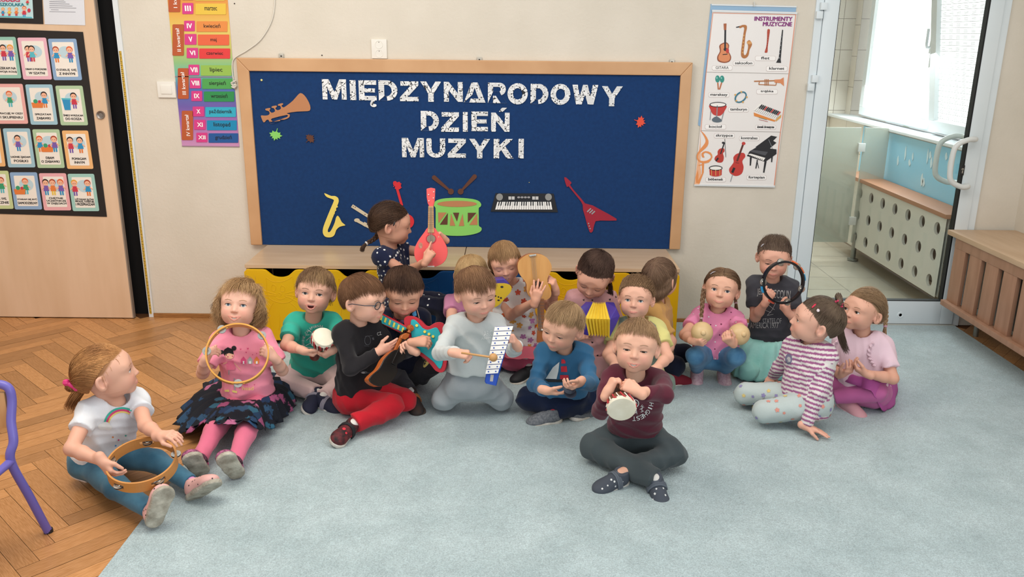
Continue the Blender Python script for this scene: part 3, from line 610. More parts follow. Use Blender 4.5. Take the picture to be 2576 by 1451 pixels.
ROWS = [('top', [('M', c4, 600, 197, 772, 342), ('I', c4, 792, 204, 846, 346), ('Ę', c4, 862, 205, 988, 392), ('D', c4, 1003, 205, 1138, 350), ('Z', c4, 1155, 212, 1288, 354), ('Y', c4, 1302, 213, 1452, 358), ('N', c4, 1470, 216, 1605, 358), ('A', c5, -38, 220, 118, 364), ('R', c5, 135, 222, 270, 368), ('O', c5, 275, 225, 420, 377), ('D', c5, 440, 230, 568, 374), ('O', c5, 583, 230, 725, 380), ('W', c5, 738, 237, 922, 377), ('Y', c5, 948, 247, 1097, 390)]),
        ('middle', [('D', c4, 1305, 424, 1435, 566), ('Z', c4, 1450, 433, 1578, 573), ('I', c4, 1600, 432, 1646, 572), ('E', c5, 17, 428, 135, 568), ('Ń', c5, 158, 400, 290, 572)]),
        ('bottom', [('M', c4, 1170, 617, 1328, 755), ('U', c4, 1345, 620, 1480, 758), ('Z', c4, 1497, 622, 1627, 758), ('Y', c5, 2, 624, 150, 763), ('K', c5, 176, 624, 318, 763), ('I', c5, 348, 623, 397, 763)])]
def arc(cx, cy, rx, ry, a0, a1, n=12): return [(cx+rx*cos(radians(a0+(a1-a0)*k/n)), cy+ry*sin(radians(a0+(a1-a0)*k/n))) for k in range(n+1)]
T_ = .27
BL = {'M': [[(0, 0), (.2, 0), (.2, .62), (.4, 0), (.6, 0), (.8, .62), (.8, 0), (1, 0), (1, 1), (.72, 1), (.5, .36), (.28, 1), (0, 1)]],
 'I': [[(0, 0), (1, 0), (1, 1), (0, 1)]], 'E': [[(0, 0), (1, 0), (1, .22), (.32, .22), (.32, .4), (.92, .4), (.92, .6), (.32, .6), (.32, .78), (1, .78), (1, 1), (0, 1)]],
 'D': [[(0, 0), (.45, 0)]+arc(.45, .5, .55, .5, -90, 90)+[(0, 1)], arc(.42, .5, .27, .28, -90, 90)+[(.3, .78), (.3, .22)]],
 'Z': [[(0, 0), (1, 0), (1, .22), (.42, .22), (1, .8), (1, 1), (.04, 1), (.04, .78), (.58, .78), (0, .2)]],
 'Y': [[(.37, 0), (.63, 0), (.63, .4), (1, 1), (.72, 1), (.5, .62), (.28, 1), (0, 1), (.37, .4)]], 'N': [[(0, 0), (.26, 0), (.26, .58), (.74, 0), (1, 0), (1, 1), (.74, 1), (.74, .42), (.26, 1), (0, 1)]],
 'A': [[(0, 0), (.25, 0), (.32, .2), (.68, .2), (.75, 0), (1, 0), (.64, 1), (.36, 1)], [(.39, .39), (.61, .39), (.5, .74)]],
 'R': [[(0, 0), (.27, 0), (.27, .36), (.42, .36), (.68, 0), (1, 0), (.7, .4)]+arc(.62, .69, .33, .31, -60, 90)+[(0, 1)], arc(.55, .68, .13, .12, -90, 90)+[(.27, .8), (.27, .56)]],
 'O': [circ(.5, .5, .5, .5, 32), circ(.5, .5, .23, .27, 24)], 'W': [[(.16, 0), (.38, 0), (.5, .5), (.62, 0), (.84, 0), (1, 1), (.79, 1), (.71, .42), (.59, 1), (.41, 1), (.29, .42), (.21, 1), (0, 1)]],
 'U': [[(0, 1), (0, .4)]+arc(.5, .42, .5, .42, 180, 360)+[(1, 1), (.72, 1), (.72, .42)]+arc(.5, .42, .22, .2, 360, 180)+[(.28, 1)]],
 'K': [[(0, 0), (.28, 0), (.28, .32), (.38, .43), (.66, 0), (1, 0), (.58, .63), (.96, 1), (.62, 1), (.28, .66), (.28, 1), (0, 1)]]}
def block_letter(ch, u0, v0, u1, v1):
    y = YF; vm = (v0+v1)/2; x0, x1 = PW(u0, vm, y)[0], PW(u1, vm, y)[0]; um = (u0+u1)/2; zt, zb = PW(um, v0, y)[2], PW(um, v1, y)[2]; mb = MB()
    b = {'Ę': 'E', 'Ń': 'N'}.get(ch, ch); lo, hi = (.24, 1) if ch == 'Ę' else ((0, .79) if ch == 'Ń' else (0, 1))
    fx = lambda p: (x0+(x1-x0)*p[0], zb+(zt-zb)*(lo+(hi-lo)*p[1])); L = BL[b]
    for mi, (e, d) in enumerate(((.0, .0018), (.0, .0026))):
        mb.prism([fx(p) for p in L[0]], WT(y), 0 if mi == 0 else .0019, d, mi, hole=[fx(p) for p in L[1]] if len(L) > 1 else None)
    g = lambda p: (x0+(x1-x0)*p[0], zb+(zt-zb)*p[1])
    if ch == 'Ę': mb.prism([g(p) for p in smooth_closed([(.72, .25), (.62, .12), (.66, .02), (.8, -.02), (.96, 0), (.96, .09), (.82, .1), (.84, .18), (.9, .25)], 2)], WT(y), 0, .0028, 1)
    if ch == 'Ń': mb.prism([g(p) for p in [(.42, .83), (.62, .83), (.86, 1), (.58, 1)]], WT(y), 0, .0028, 1)
    return mb.build('paper_letter', [rimm, npm])
for row, L_ in ROWS:
    prev = None
    for k, (ch, f, a, b, c, d) in enumerate(L_):
        u0, v0 = f(a, b); u1, v1 = f(c, d)
        if ch == 'I': u0 += 2; u1 -= 2
        o = block_letter(ch, u0, v0, u1, v1)
        where = 'starting' if k == 0 else ('ending' if k == len(L_)-1 else 'after %s in' % prev)
        tag(o, 'music-note patterned paper letter %s %s the %s word on the board' % (ch, where, row), 'paper letter', 'title letters on the blue board'); prev = prev and prev+ch or ch
        prev = prev[-3:]
# ================================================================ MONTH CHART
def k2(X, Y): return (380+X/3.628, Y/3.628)
def rrect(x0, y0, x1, y1, r=6, sk=0):
    o = []
    for (cx, cy, a0) in ((x1-r, y0+r, -90), (x1-r, y1-r, 0), (x0+r, y1-r, 90), (x0+r, y0+r, 180)):
        for k in range(4): a = radians(a0+k*30); o.append((cx+r*cos(a), cy+r*sin(a)))
    return o
YC = -.004
def strip(name, f, polys, y, parent, th=.0015):
    ms = []; mb = MB()
    for k, (pts, m) in enumerate(polys):
        if m not in ms: ms.append(m)
        mb.prism([q(*f(*p), y) for p in pts], WT(y), 0, th+.00012*min(k, 9)+.00003*k, ms.index(m))
    return mb.build(name, ms, parent)
ch = empty('month_chart', (-1.66, -.003, 1.4), 'tall rainbow chart listing the months in four quarters', 'wall chart')
x0, x1 = -1.818, -1.503; zt, zb = 1.99, .988
# rainbow backing as one mesh with its printed bands
bands = [(.988, '#c88fb8'), (1.10, '#a86fae'), (1.20, '#6d5aa6'), (1.30, '#4f6fae'), (1.375, '#6fb6a6'), (1.43, '#8dbb7f'), (1.50, '#b9bf68'), (1.60, '#dfc565'), (1.68, '#e0a94f'), (1.80, '#d97f3c'), (1.99, '#c8502f')]
V = []; F = []; 
for z, c_ in bands: V += [(x0, YC+.001, z), (x1, YC+.001, z)]
for i in range(len(bands)-1): F.append((2*i, 2*i+1, 2*i+3, 2*i+2))
n = len(V); V += [(x0, -.0005, zb), (x1, -.0005, zb), (x1, -.0005, zt), (x0, -.0005, zt)]; F += [(n, n+3, n+2, n+1), (0, n, n+1, 1), (n+1, n+2, n-1, 1)]
bk = mesh_obj('backing', V, F, mat('rainbow_print', (1, 1, 1), .45, attr='Col'), ch)
ca = bk.data.color_attributes.new('Col', 'FLOAT_COLOR', 'POINT'); ca.data.foreach_set('color', [c for z, c_ in bands for _ in (0, 1) for c in (*hx(c_), 1)]+[.8, .6, .7, 1]*4)
mb = MB(); 
for z in (.99, 1.36, 1.985): mb.box((x0, -.0055, z-.002), (x1, -.0045, z+.002))
mb.build('fold_line', mat('fold_shade', '#9a7d8f', .6), ch)
mag = mat('magenta_tab', '#d23c84', .5); rust = mat('rust_tab', '#b5572e', .5); ink = mat('black_ink', '#1c1a1c', .6); wink = mat('white_ink', '#f4f0ee', .6)
months = [('II', 'luty', 286, -90, 386, 0, '#e6cf55', 404, 672), ('III', 'marzec', 286, 27, 386, 128, '#e2bd45', 406, 684), ('IV', 'kwiecień', 302, 189, 400, 285, '#e08a44', 415, 697), ('V', 'maj', 306, 310, 415, 408, '#e06440', 428, 713), ('VI', 'czerwiec', 326, 437, 430, 530, '#dc3c3c', 440, 722),
          ('VII', 'lipiec', 342, 590, 440, 686, '#92b850', 455, 735), ('VIII', 'sierpień', 354, 712, 454, 806, '#4d9e4f', 467, 745), ('IX', 'wrzesień', 368, 830, 467, 922, '#2c8a4c', 483, 760), ('X', 'październik', 380, 972, 485, 1062, '#2fa9c4', 497, 775), ('XI', 'listopad', 394, 1093, 498, 1183, '#1287b4', 511, 783), ('XII', 'grudzień', 414, 1211, 514, 1297, '#1f5596', 526, 796)]
for rn, mn, a, b, c, d, colr, e0, e1 in months:
    m = mat('month_'+mn.encode('ascii', 'ignore').decode(), colr, .5)
    t = strip('number_tab', k2, [(rrect(a, b, c, d), mag)], YC, ch); wr = {'I': .16, 'V': .4}.get(rn, .3 if len(rn) < 3 else .36)
    wd = (c-a)*min(.72, .17*len(rn)+(.16 if 'V' in rn or 'X' in rn else .05)); cx = (a+c)/2
    u0, v0 = k2(cx-wd/2, b+24); u1, v1 = k2(cx+wd/2, d-26); ptext('numeral', rn, u0, v0, u1, v1, YC-.0016, wink, t, bold=.03)
    t = strip('month_tab', k2, [(rrect(e0, b+5, e1, d+5), m)], YC, ch); wd = len(mn)*19; cx = (e0+e1)/2
    hi = 34 if any(x in mn for x in 'kldbń') else 22; lo = 22 if any(x in mn for x in 'pjg') else 12
    u0, v0 = k2(cx-wd/2, (b+d)/2+5-hi*.8); u1, v1 = k2(cx+wd/2, (b+d)/2+5+lo); ptext('month_word', mn, u0, v0, u1, v1, YC-.0016, ink, t, bold=.008)
for s, a, b, c, d in (('I kwartał', 160, -180, 267, 110), ('II kwartał', 196, 222, 300, 508), ('III kwartał', 245, 622, 344, 902), ('IV kwartał', 281, 1010, 384, 1278)):
    pts = [(a-5, b), (c-12, b), (c, d), (a+22, d)] if 0 else rrect(a, b, c, d, 10)
    t = strip('quarter_tab', k2, [(pts, rust)], YC, ch)
    u0, v0 = k2((a+c)/2-17, b+35); u1, v1 = k2((a+c)/2+17, d-38); ptext('quarter_word', s, u0, v0, u1, v1, YC-.0016, wink, t, rot=1, bold=.012)
# ================================================================ CLASS RULES POSTER (left, on the leaf)
YL = -.047
def k1(X, Y): return (X/2.59, Y/2.59)
bp_ = empty('rules_poster', (-2.6, YL, .6), 'black poster with rows of pastel picture cards on the cupboard leaf', 'poster')
strip('backing', k1, [([(-460, 172), (541, 208), (697, 1412), (-280, 1385)], mat('poster_black', '#211c1b', .6))], YL, bp_, .0012)
skinp = mat('print_skin', '#f0b596', .6); hairp = {k: mat('print_hair_'+k, v, .6) for k, v in dict(o='#d9622e', b='#2a1c18', y='#e2a03a', r='#a8452a').items()}
clot = [mat('print_%d' % i, c, .6) for i, c in enumerate(['#2f8fc0', '#c8384a', '#3b9a6d', '#e07d3c', '#7a5aa8', '#56b7c4', '#e8c34a'])]
def kid2d(cx, cy, s, hair, cl, pal):
    """little printed figure: head, hair, body, legs"""
    P = [(circ(cx, cy-s*.75, s*.36, s*.36, 14), hairp[hair]), (circ(cx, cy-s*.66, s*.30, s*.30, 14), skinp), ([(cx-s*.24, cy-s*.36), (cx+s*.24, cy-s*.36), (cx+s*.32, cy+s*.25), (cx-s*.32, cy+s*.25)], clot[cl]),
         ([(cx-s*.2, cy+s*.25), (cx-s*.05, cy+s*.25), (cx-s*.05, cy+s*.7), (cx-s*.2, cy+s*.7)], clot[pal]), ([(cx+s*.05, cy+s*.25), (cx+s*.2, cy+s*.25), (cx+s*.2, cy+s*.7), (cx+s*.05, cy+s*.7)], clot[pal]),
         (bar(cx-s*.24, cy-s*.25, cx-s*.5, cy+s*.05, s*.12), skinp), (bar(cx+s*.24, cy-s*.25, cx+s*.5, cy-s*.02, s*.12), skinp)]
    for dx in (-.11, .11): P.append((circ(cx+dx*s, cy-s*.66, s*.04, s*.04, 6), hairp['b']))
    return P
cards = [(-70, 240, 140, 510, '#8fbfae', ['CZEKAM NA', 'SWOJĄ KOLEJ'], [(-5, 's'), (28, 'b', 1), (75, 'y', 4)]), (113, 245, 340, 518, '#e6b1c0', ['DBAM O PORZĄDEK', 'W SZATNI'], [(190, 'b', 1), (215, 'b', 5)]), (312, 252, 536, 522, '#8ba9cc', ['DZIELĘ SIĘ', 'Z INNYMI'], [(372, 'r', 0), (462, 'o', 4)]),
    (-60, 546, 185, 806, '#e6a9a4', ['PRACUJĘ W CISZY', 'I SKUPIENIU'], [(68, 'o', 2)]), (164, 550, 378, 812, '#9cc0cf', ['SPRZĄTAM', 'ZABAWKI'], [(295, 'b', 0), (245, 'B')]), (360, 558, 575, 816, '#aec7a2', ['ŚMIECI WYRZUCAM', 'DO KOSZA'], [(487, 'b', 1), (437, 'T')]),
    (-170, 830, 38, 1084, '#eab478', ['', ''], []), (18, 836, 232, 1090, '#9cc0cf', ['ŁADNIE ZJADAM', 'POSIŁKI'], [(122, 'b', 4)]), (210, 842, 423, 1094, '#aec7a2', ['DBAM', 'O ZABAWKI'], [(265, 'o', 0), (310, 'B'), (360, 'r', 4)]), (403, 850, 610, 1100, '#eab478', ['POMAGAM', 'INNYM'], [(465, 'b', 1), (528, 'b', 0)]),
    (-140, 1112, 90, 1360, '#c3cf96', ['BAWIĘ SIĘ', 'BEZPIECZNIE'], [(15, 'r', 2)]), (63, 1122, 276, 1364, '#8ba9cc', ['STARAM SIĘ BYĆ', 'SAMODZIELNY'], [(172, 'o', 2), (130, 'B')]), (253, 1128, 465, 1370, '#e6a9ae', ['CHĘTNIE', 'UCZESTNICZĘ', 'W ZAJĘCIACH'], [(305, 'b', 4), (350, 'r', 3), (402, 'o', 4)]), (440, 1132, 648, 1375, '#9dc8bf', ['UŻYWAM SŁÓW', 'PROSZĘ, DZIĘKUJĘ', 'I PRZEPRASZAM'], [(492, 'y', 1), (578, 'r', 0)])]
for (a, b, c, d, colr, tx, figs) in cards:
    sk = (d-b)*.145   # the photo's lean of uprights, in crop pixels
    def kk(X, Y): t = (Y-b)/(d-b); return k1(X+ (t-.5)*sk, Y)
    wl = c-a-sk; A = a+sk/2; C_2 = c-sk/2
    t = strip('card', kk, [(rrect(A, b, C_2, d, 10), mat('card_edge_'+colr[1:], colr, .5))], YL-.0012, bp_, .001)
    strip('card_face', kk, [(rrect(A+22, b+22, C_2-22, d-22, 6), mat('card_cream', '#eee6dc', .5))], YL-.0022, t, .0006)
    P = [(circ((A+C_2)/2+8, b+(d-b)*.33, 46, 40), mat('print_blob', '#bcd3dc', .6))]
    for f_ in figs:
        x = f_[0]-((b+(d-b)*.4-b)/(d-b)-.5)*0
        cy = b+(d-b)*.42
        if f_[1] == 'B': P += [([(x-38, cy+8), (x+38, cy+8), (x+32, cy+42), (x-34, cy+42)], clot[3]), (circ(x-10, cy, 14, 14, 10), clot[2]), (circ(x+16, cy+2, 10, 10, 10), clot[1])]
        elif f_[1] == 'T': P += [([(x-26, cy-18), (x+26, cy-18), (x+20, cy+50), (x-18, cy+50)], clot[0]), ([(x-30, cy-28), (x+30, cy-26), (x+28, cy-16), (x-28, cy-18)], clot[5])]
        elif f_[1] in 'by or': P += kid2d(x, cy, 58, f_[1], f_[2], (f_[2]+3) % 7)
    strip('card_picture', kk, P, YL-.0028, t, .0005)
    for i, s in enumerate(tx):
        if not s: continue
        z = d-66+i*(24 if len(tx) == 2 else 17)-(12 if len(tx) == 3 else 0); hw = min(len(s)*6.4, (C_2-A)/2-26); cx = (A+C_2)/2+(.5-.0)*0
        u0, v0 = kk(cx-hw, z-8); u1, v1 = kk(cx+hw, z+8); ptext('card_text', s, u0, v0, u1, v1, YL-.003, ink, t, bold=.03)
# header poster + sheet above
hp_ = empty('code_poster', (-2.7, YL, 1.65), 'black framed colourful children code poster at the top left corner', 'poster')
strip('backing', k1, [([(-400, -300), (262, -280), (283, 157), (-400, 138)], MATS['poster_black'])], YL, hp_, .0012)
t = strip('picture_sheet', k1, [([(-380, -250), (200, -235), (218, 121), (-380, 104)], mat('code_sky', '#bcd9dd', .5))], YL-.0012, hp_, .0008)
u0, v0 = k1(-20, -18); u1, v1 = k1(130, 12); ptext('title_text', 'KODEKS', u0, v0, u1, v1, YL-.003, mat('print_raspberry', '#c23a62', .6), t, bold=.05)
u0, v0 = k1(-95, 18); u1, v1 = k1(158, 40); ptext('title_text', 'PRZEDSZKOLAKA', u0, v0, u1, v1, YL-.003, mat('print_teal', '#2f7f8c', .6), t, bold=.04)
P = kid2d(158, 85, 42, 'o', 1, 0)+kid2d(180, 15, 26, 'r', 1, 2)
for x, c_ in ((20, 0), (62, 6), (108, 3)): P += kid2d(x, 82, 30, 'y', c_, 1)
P += [(circ(190, 68, 10, 13), clot[1]), ([(-150, 98), (205, 110), (212, 118), (-150, 104)], clot[5])]
strip('picture', k1, P, YL-.002, t, .0005)
sh = empty('paper_sheet', (-2.4, YL, 1.65), 'white printed paper sheet with a bulleted list beside the code poster', 'paper sheet')
t = strip('sheet', k1, [([(262, -300), (535, -290), (556, 165), (292, 158)], mat('sheet_white', '#d9dbe2', .6))], YL+.0005, sh, .0008)
P = []
for i in range(9):
    z = 76-i*13; w_ = [170, 60, 175, 150, 130, 105, 95, 90, 120][i]; P.append(([(322+(10 if i == 1 else 0), z-1.5), (322+w_, z-.5+w_*.01), (322+w_, z+2+w_*.01), (322+(10 if i == 1 else 0), z+1)], mat('grey_ink', '#77767c', .7)))
strip('printed_lines', k1, P, YL-.0005, t, .0004)
# ================================================================ INSTRUMENT POSTER
YI = -.006
def k3(X, Y): return (1720+X/3.022, Y/3.022)
ip = empty('instrument_poster', (1.23, YI, 1.25), 'white wall poster of musical instruments with small word labels', 'poster')
bp2 = empty('blue_poster', (1.22, -.002, 1.3), 'pale blue poster hanging mostly hidden behind the instrument poster', 'poster')
strip('sheet', k3, [([(205, 30), (857, 46), (700, 1290), (108, 950)], mat('sheet_blue', '#8fb0cc', .5))], -.0015, bp2, .001)
strip('hanging_rail', k3, [([(212, 30), (858, 46), (857, 57), (211, 41)], mat('rail_white', '#d8dcdd', .35))], -.0028, bp2, .002)
strip('sheet', k3, [([(218, 78), (862, 95), (690, 1420), (80, 1408)], mat('sheet_poster', '#e9e5e2', .4))], YI, ip, .0012)
strip('hanging_rail', k3, [([(215, 74), (863, 92), (861, 108), (214, 90)], MATS['rail_white'])], YI-.0012, ip, .004)
strip('bottom_rail', k3, [([(80, 1400), (692, 1412), (690, 1424), (78, 1412)], MATS['rail_white'])], YI-.0012, ip, .004)
orl = mat('orange_line', '#dd8f70', .5)
def line3(pts, w=5): return [(bar(*pts[i], *pts[i+1], w), orl) for i in range(len(pts)-1)]
strip('border_print', k3, line3([(222, 98), (170, 560), (130, 1000)])+line3([(852, 112), (800, 560), (735, 1005), (688, 1408)], 6)+line3([(222, 98), (852, 112)], 4)+[(bar(172, 547, 798, 560, 3), mat('fold_grey', '#a9a49f', .6)), (bar(132, 992, 738, 1003, 3), MATS['fold_grey'])], YI-.0014, ip, .0004)
def pic(name, polys): return strip(name, k3, polys, YI-.002, ip, .0005)
def S(pts, k=3): return [tuple(p) for p in smooth_closed(pts, k)]
def cm(n, c): return mat('print_'+n, c, .45)
wood_ = cm('guitar_wood', '#d98a5c'); dk = cm('black', '#1f1e22'); rd = cm('red', '#c23a32'); br2 = cm('brass', '#b06f3a'); gold = cm('gold', '#d9a75e'); tl = cm('teal2', '#2f8f82'); whi = cm('white2', '#f2efe9'); gr2 = cm('steelgrey', '#8d9196'); or2 = cm('orange2', '#df8a3f')
pic('guitar_picture', [(S([(290, 330), (325, 322), (345, 345), (340, 385), (360, 430), (350, 465), (310, 478), (262, 465), (255, 430), (275, 390), (270, 350)]), cm('guitar_rim', '#8f4a2a')), (S([(295, 336), (325, 330), (338, 350), (334, 385), (352, 430), (343, 460), (310, 470), (270, 458), (264, 428), (283, 390), (280, 350)]), wood_), (bar(316, 225, 314, 365, 13), dk), ([(303, 180), (325, 178), (323, 228), (306, 228)], cm('headwood', '#a85f3a')), (circ(316, 375, 13), dk), (circ(332, 385, 12, 20), rd), (bar(296, 415, 332, 411, 6), dk)])
pic('saxophone_picture', [(bar(398, 208, 440, 200, 7, 12), dk), (S([(420, 205), (445, 190), (475, 192), (480, 215), (470, 260), (462, 340), (455, 400), (465, 420), (480, 400), (490, 350), (480, 320), (500, 305), (518, 330), (515, 350), (500, 380), (492, 420), (470, 442), (445, 438), (435, 410), (442, 340), (455, 250), (460, 215), (450, 205), (430, 214)], 3), br2), (circ(498, 325, 18, 12), cm('bellgold', '#d79c5d'))]+[(circ(457-i*2, 270+i*26, 5), gold) for i in range(6)])
pic('flute_picture', [(S([(636, 225), (655, 225), (650, 270), (642, 330), (638, 365), (636, 398), (615, 398), (625, 365), (632, 320), (634, 270)], 2), cm('flutered', '#b2452f'))]+[(circ(641-i*2, 275+i*18, 2.5, 2.5, 6), dk) for i in range(6)])
pic('clarinet_picture', [([(748, 225), (756, 228), (738, 445), (722, 440)], dk), ([(722, 440), (736, 440), (740, 478), (702, 476)], dk)]+[(circ(742-i*3.2, 280+i*32, 4, 5, 8), gr2) for i in range(6)])
pic('maraca_picture', [(circ(257, 600, 17, 27), tl), (circ(291, 601, 17, 27), tl), (bar(259, 628, 263, 680, 9), cm('handle', '#b9683a')), (bar(288, 628, 272, 680, 9), MATS['print_handle']), (circ(252, 592, 5, 8), cm('shine', '#86c9bd')), (circ(286, 593, 5, 8), MATS['print_shine'])])
pic('trumpet_picture', [(bar(535, 618, 730, 612, 9), br2), ([(690, 605), (735, 603), (760, 588), (762, 655), (735, 632), (690, 628)], wood_)]+[(bar(*a, 6), br2) for a in ((575, 622, 570, 642), (570, 642, 700, 648), (700, 648, 705, 625), (618, 602, 618, 650), (630, 602, 630, 650), (642, 602, 642, 650))])
def ring(cx, cy, r1, r2, b1, b2, m, a0=0): 
    o = []
    for k in range(20):
        a, b = 2*pi*k/20, 2*pi*(k+1)/20; R_ = lambda x, y: (cx+x*cos(a0)-y*sin(a0), cy+x*sin(a0)+y*cos(a0))
        o.append(([R_(r1*cos(a), b1*sin(a)), R_(r1*cos(b), b1*sin(b)), R_(r2*cos(b), b2*sin(b)), R_(r2*cos(a), b2*sin(a))], m))
    return o
pic('tambourine_picture', ring(433, 738, 52, 42, 38, 27, cm('tealring', '#31748a'), -.7)+[(circ(433+46*cos(a), 738+40*sin(a), 7), gold) for a in (0, 1.2, 2.4, 3.6, 4.8)])
pic('kettledrum_picture', [(bar(210, 800, 200, 912, 6), gr2), (bar(318, 800, 285, 925, 6), gr2), (S([(200, 795), (320, 798), (312, 840), (285, 875), (255, 880), (222, 868), (204, 835)]), rd), (circ(260, 795, 62, 18), whi), (bar(255, 800, 250, 900, 7), gr2), (S([(215, 905), (250, 885), (290, 915), (265, 930), (225, 925)]), cm('pedal', '#5d6a74'))]+ring(260, 795, 64, 58, 20, 15, dk))
P = [([(532, 855), (700, 915), (690, 925), (535, 882)], or2), ([(700, 905), (742, 870), (740, 892), (700, 925)], gold), ([(532, 838), (575, 790), (740, 858), (700, 908)], whi)]
for i in range(13): t_ = i/12; P.append((bar(540+160*t_, 843+58*t_, 585+150*t_, 800+55*t_, 3), gr2))
for i in range(12):
    t_ = (i+.5)/12; P.append((bar(566+150*t_, 822+55*t_, 590+150*t_, 793+58*t_, 9), dk if i % 4 != 3 else rd))
P += [(bar(570, 893, 630, 910, 2), tl), (bar(572, 908, 640, 924, 2), rd)]
pic('chime_bars_picture', P)
pic('violin_picture', [(S([(275, 1130), (305, 1128), (310, 1150), (298, 1165), (305, 1195), (295, 1230), (262, 1235), (235, 1215), (240, 1190), (258, 1175), (258, 1150)]), cm('violin', '#b8392c')), (bar(310, 1082, 280, 1170, 9), dk), (bar(262, 1200, 245, 1225, 12), dk), (bar(312, 1055, 320, 1195, 3), dk), (circ(300, 1085, 10, 8), dk)])
pic('double_bass_picture', [(S([(405, 1168), (455, 1162), (468, 1190), (445, 1225), (455, 1270), (440, 1320), (395, 1338), (355, 1318), (345, 1285), (365, 1255), (380, 1230), (378, 1195)]), cm('bass', '#c23a32')), (bar(452, 1095, 405, 1225, 14), cm('neck', '#5a2a20')), (circ(455, 1090, 14, 12), rd), (bar(385, 1275, 368, 1312, 18), dk), (bar(372, 1325, 355, 1380, 5), gr2), (bar(395, 1235, 420, 1240, 3), dk)])
pic('piano_picture', [([(545, 1118), (665, 1030), (710, 1040), (680, 1070), (705, 1085), (640, 1140)], dk), (bar(645, 1060, 680, 1140, 3), gr2), ([(480, 1185), (500, 1150), (560, 1115), (705, 1135), (705, 1170), (620, 1230)], dk), ([(483, 1172), (510, 1168), (620, 1200), (605, 1222)], whi), ([(500, 1150), (520, 1138), (640, 1155), (620, 1182)], cm('pianogrey', '#4c4d52')), (bar(510, 1195, 506, 1258, 14, 9), dk), (bar(622, 1225, 608, 1312, 16, 10), dk), (bar(672, 1180, 668, 1232, 12, 8), dk), (bar(560, 1215, 548, 1280, 8), dk), (bar(555, 1215, 570, 1278, 4), dk)]
    + [(bar(495+i*13, 1174+i*4.2, 488+i*13, 1182+i*4.2, 3), dk) for i in range(9)])
pic('drum_picture', [([(195, 1290), (290, 1290), (288, 1330), (198, 1328)], rd), (circ(243, 1325, 46, 16), rd), (circ(243, 1275, 50, 17), whi)]+ring(243, 1277, 52, 46, 20, 14, dk)+[(bar(210+i*32, 1290, 212+i*31, 1335, 5), gold) for i in range(3)])
or3 = cm('clef', '#e59255')
pic('clef_picture', [([(128, 1000), (122, 1100), (108, 1200), (92, 1320), (80, 1405), (118, 1405), (135, 1330), (125, 1250), (128, 1180)], cm('clefpale', '#ecb48c')), (S([(130, 995), (160, 1020), (188, 1070), (180, 1110), (150, 1140), (115, 1170), (108, 1200), (130, 1222), (175, 1220), (205, 1200), (200, 1175), (165, 1160), (150, 1175), (158, 1195), (140, 1195), (135, 1165), (165, 1148), (205, 1160), (218, 1195), (190, 1235), (140, 1240), (105, 1220), (98, 1180), (120, 1140), (160, 1090), (165, 1060), (145, 1020)], 2), or3), ([(138, 1240), (156, 1230), (152, 1310), (120, 1395), (95, 1390), (88, 1350), (108, 1290), (112, 1330), (110, 1370), (138, 1320)], or3), (bar(112, 1258, 150, 1248, 8), or3)])
lab = mat('label_plate', '#f4f1ee', .5); labe = mat('label_edge', '#c6b7b4', .5)
for s, a, b, c, d in (('GITARA', 216, 500, 368, 532), ('saksofon', 377, 464, 533, 498), ('flet', 544, 427, 697, 460), ('klarnet', 628, 503, 786, 541), ('marakasy', 190, 704, 345, 738), ('tamburyn', 340, 816, 493, 850), ('trąbka', 555, 680, 712, 714), ('kocioł', 163, 947, 320, 981), ('dzwonki chromatyczne', 546, 952, 700, 982), ('skrzypce', 232, 1015, 385, 1048), ('kontrabas', 424, 1034, 573, 1068), ('bębenek', 168, 1348, 318, 1382), ('fortepian', 480, 1333, 627, 1366)):
    t = strip('label_plate', k3, [(rrect(a-2, b-2, c+2, d+3, 12), labe)], YI-.0014, ip, .0003); strip('plate_face', k3, [(rrect(a, b, c, d, 11), lab)], YI-.0017, t, .0003)
    w_ = min((c-a)/2-12, len(s)*8.2); cx, cy = (a+c)/2, (b+d)/2; hi = 13 if any(x in s for x in 'fklbt') or s.isupper() else 9; lo = 13 if any(x in s for x in 'pyę') else 8
    u0, v0 = k3(cx-w_, cy-hi); u1, v1 = k3(cx+w_, cy+lo); ptext('label_word', s, u0, v0, u1, v1, YI-.0021, ink, t, bold=.02 if s != 'GITARA' else 0)
pur = cm('purple', '#862a78')
for s, a, b, c, d in (('INSTRUMENTY', 537, 126, 827, 160), ('MUZYCZNE', 601, 166, 824, 200)):
    u0, v0 = k3(a, b); u1, v1 = k3(c, d); ptext('title_text', s, u0, v0, u1, v1, YI-.002, pur, ip, bold=.04)
mb = MB(); p = PW(*k3(535, 20), -.006); mb.tube([(p[0], -.004, p[2]), (p[0], -.01, p[2]+.004), (p[0], -.012, p[2]-.02)], .003, 8); mb.build('hook', mat('clear_hook', '#cfd0ca', .3), bp2, True)
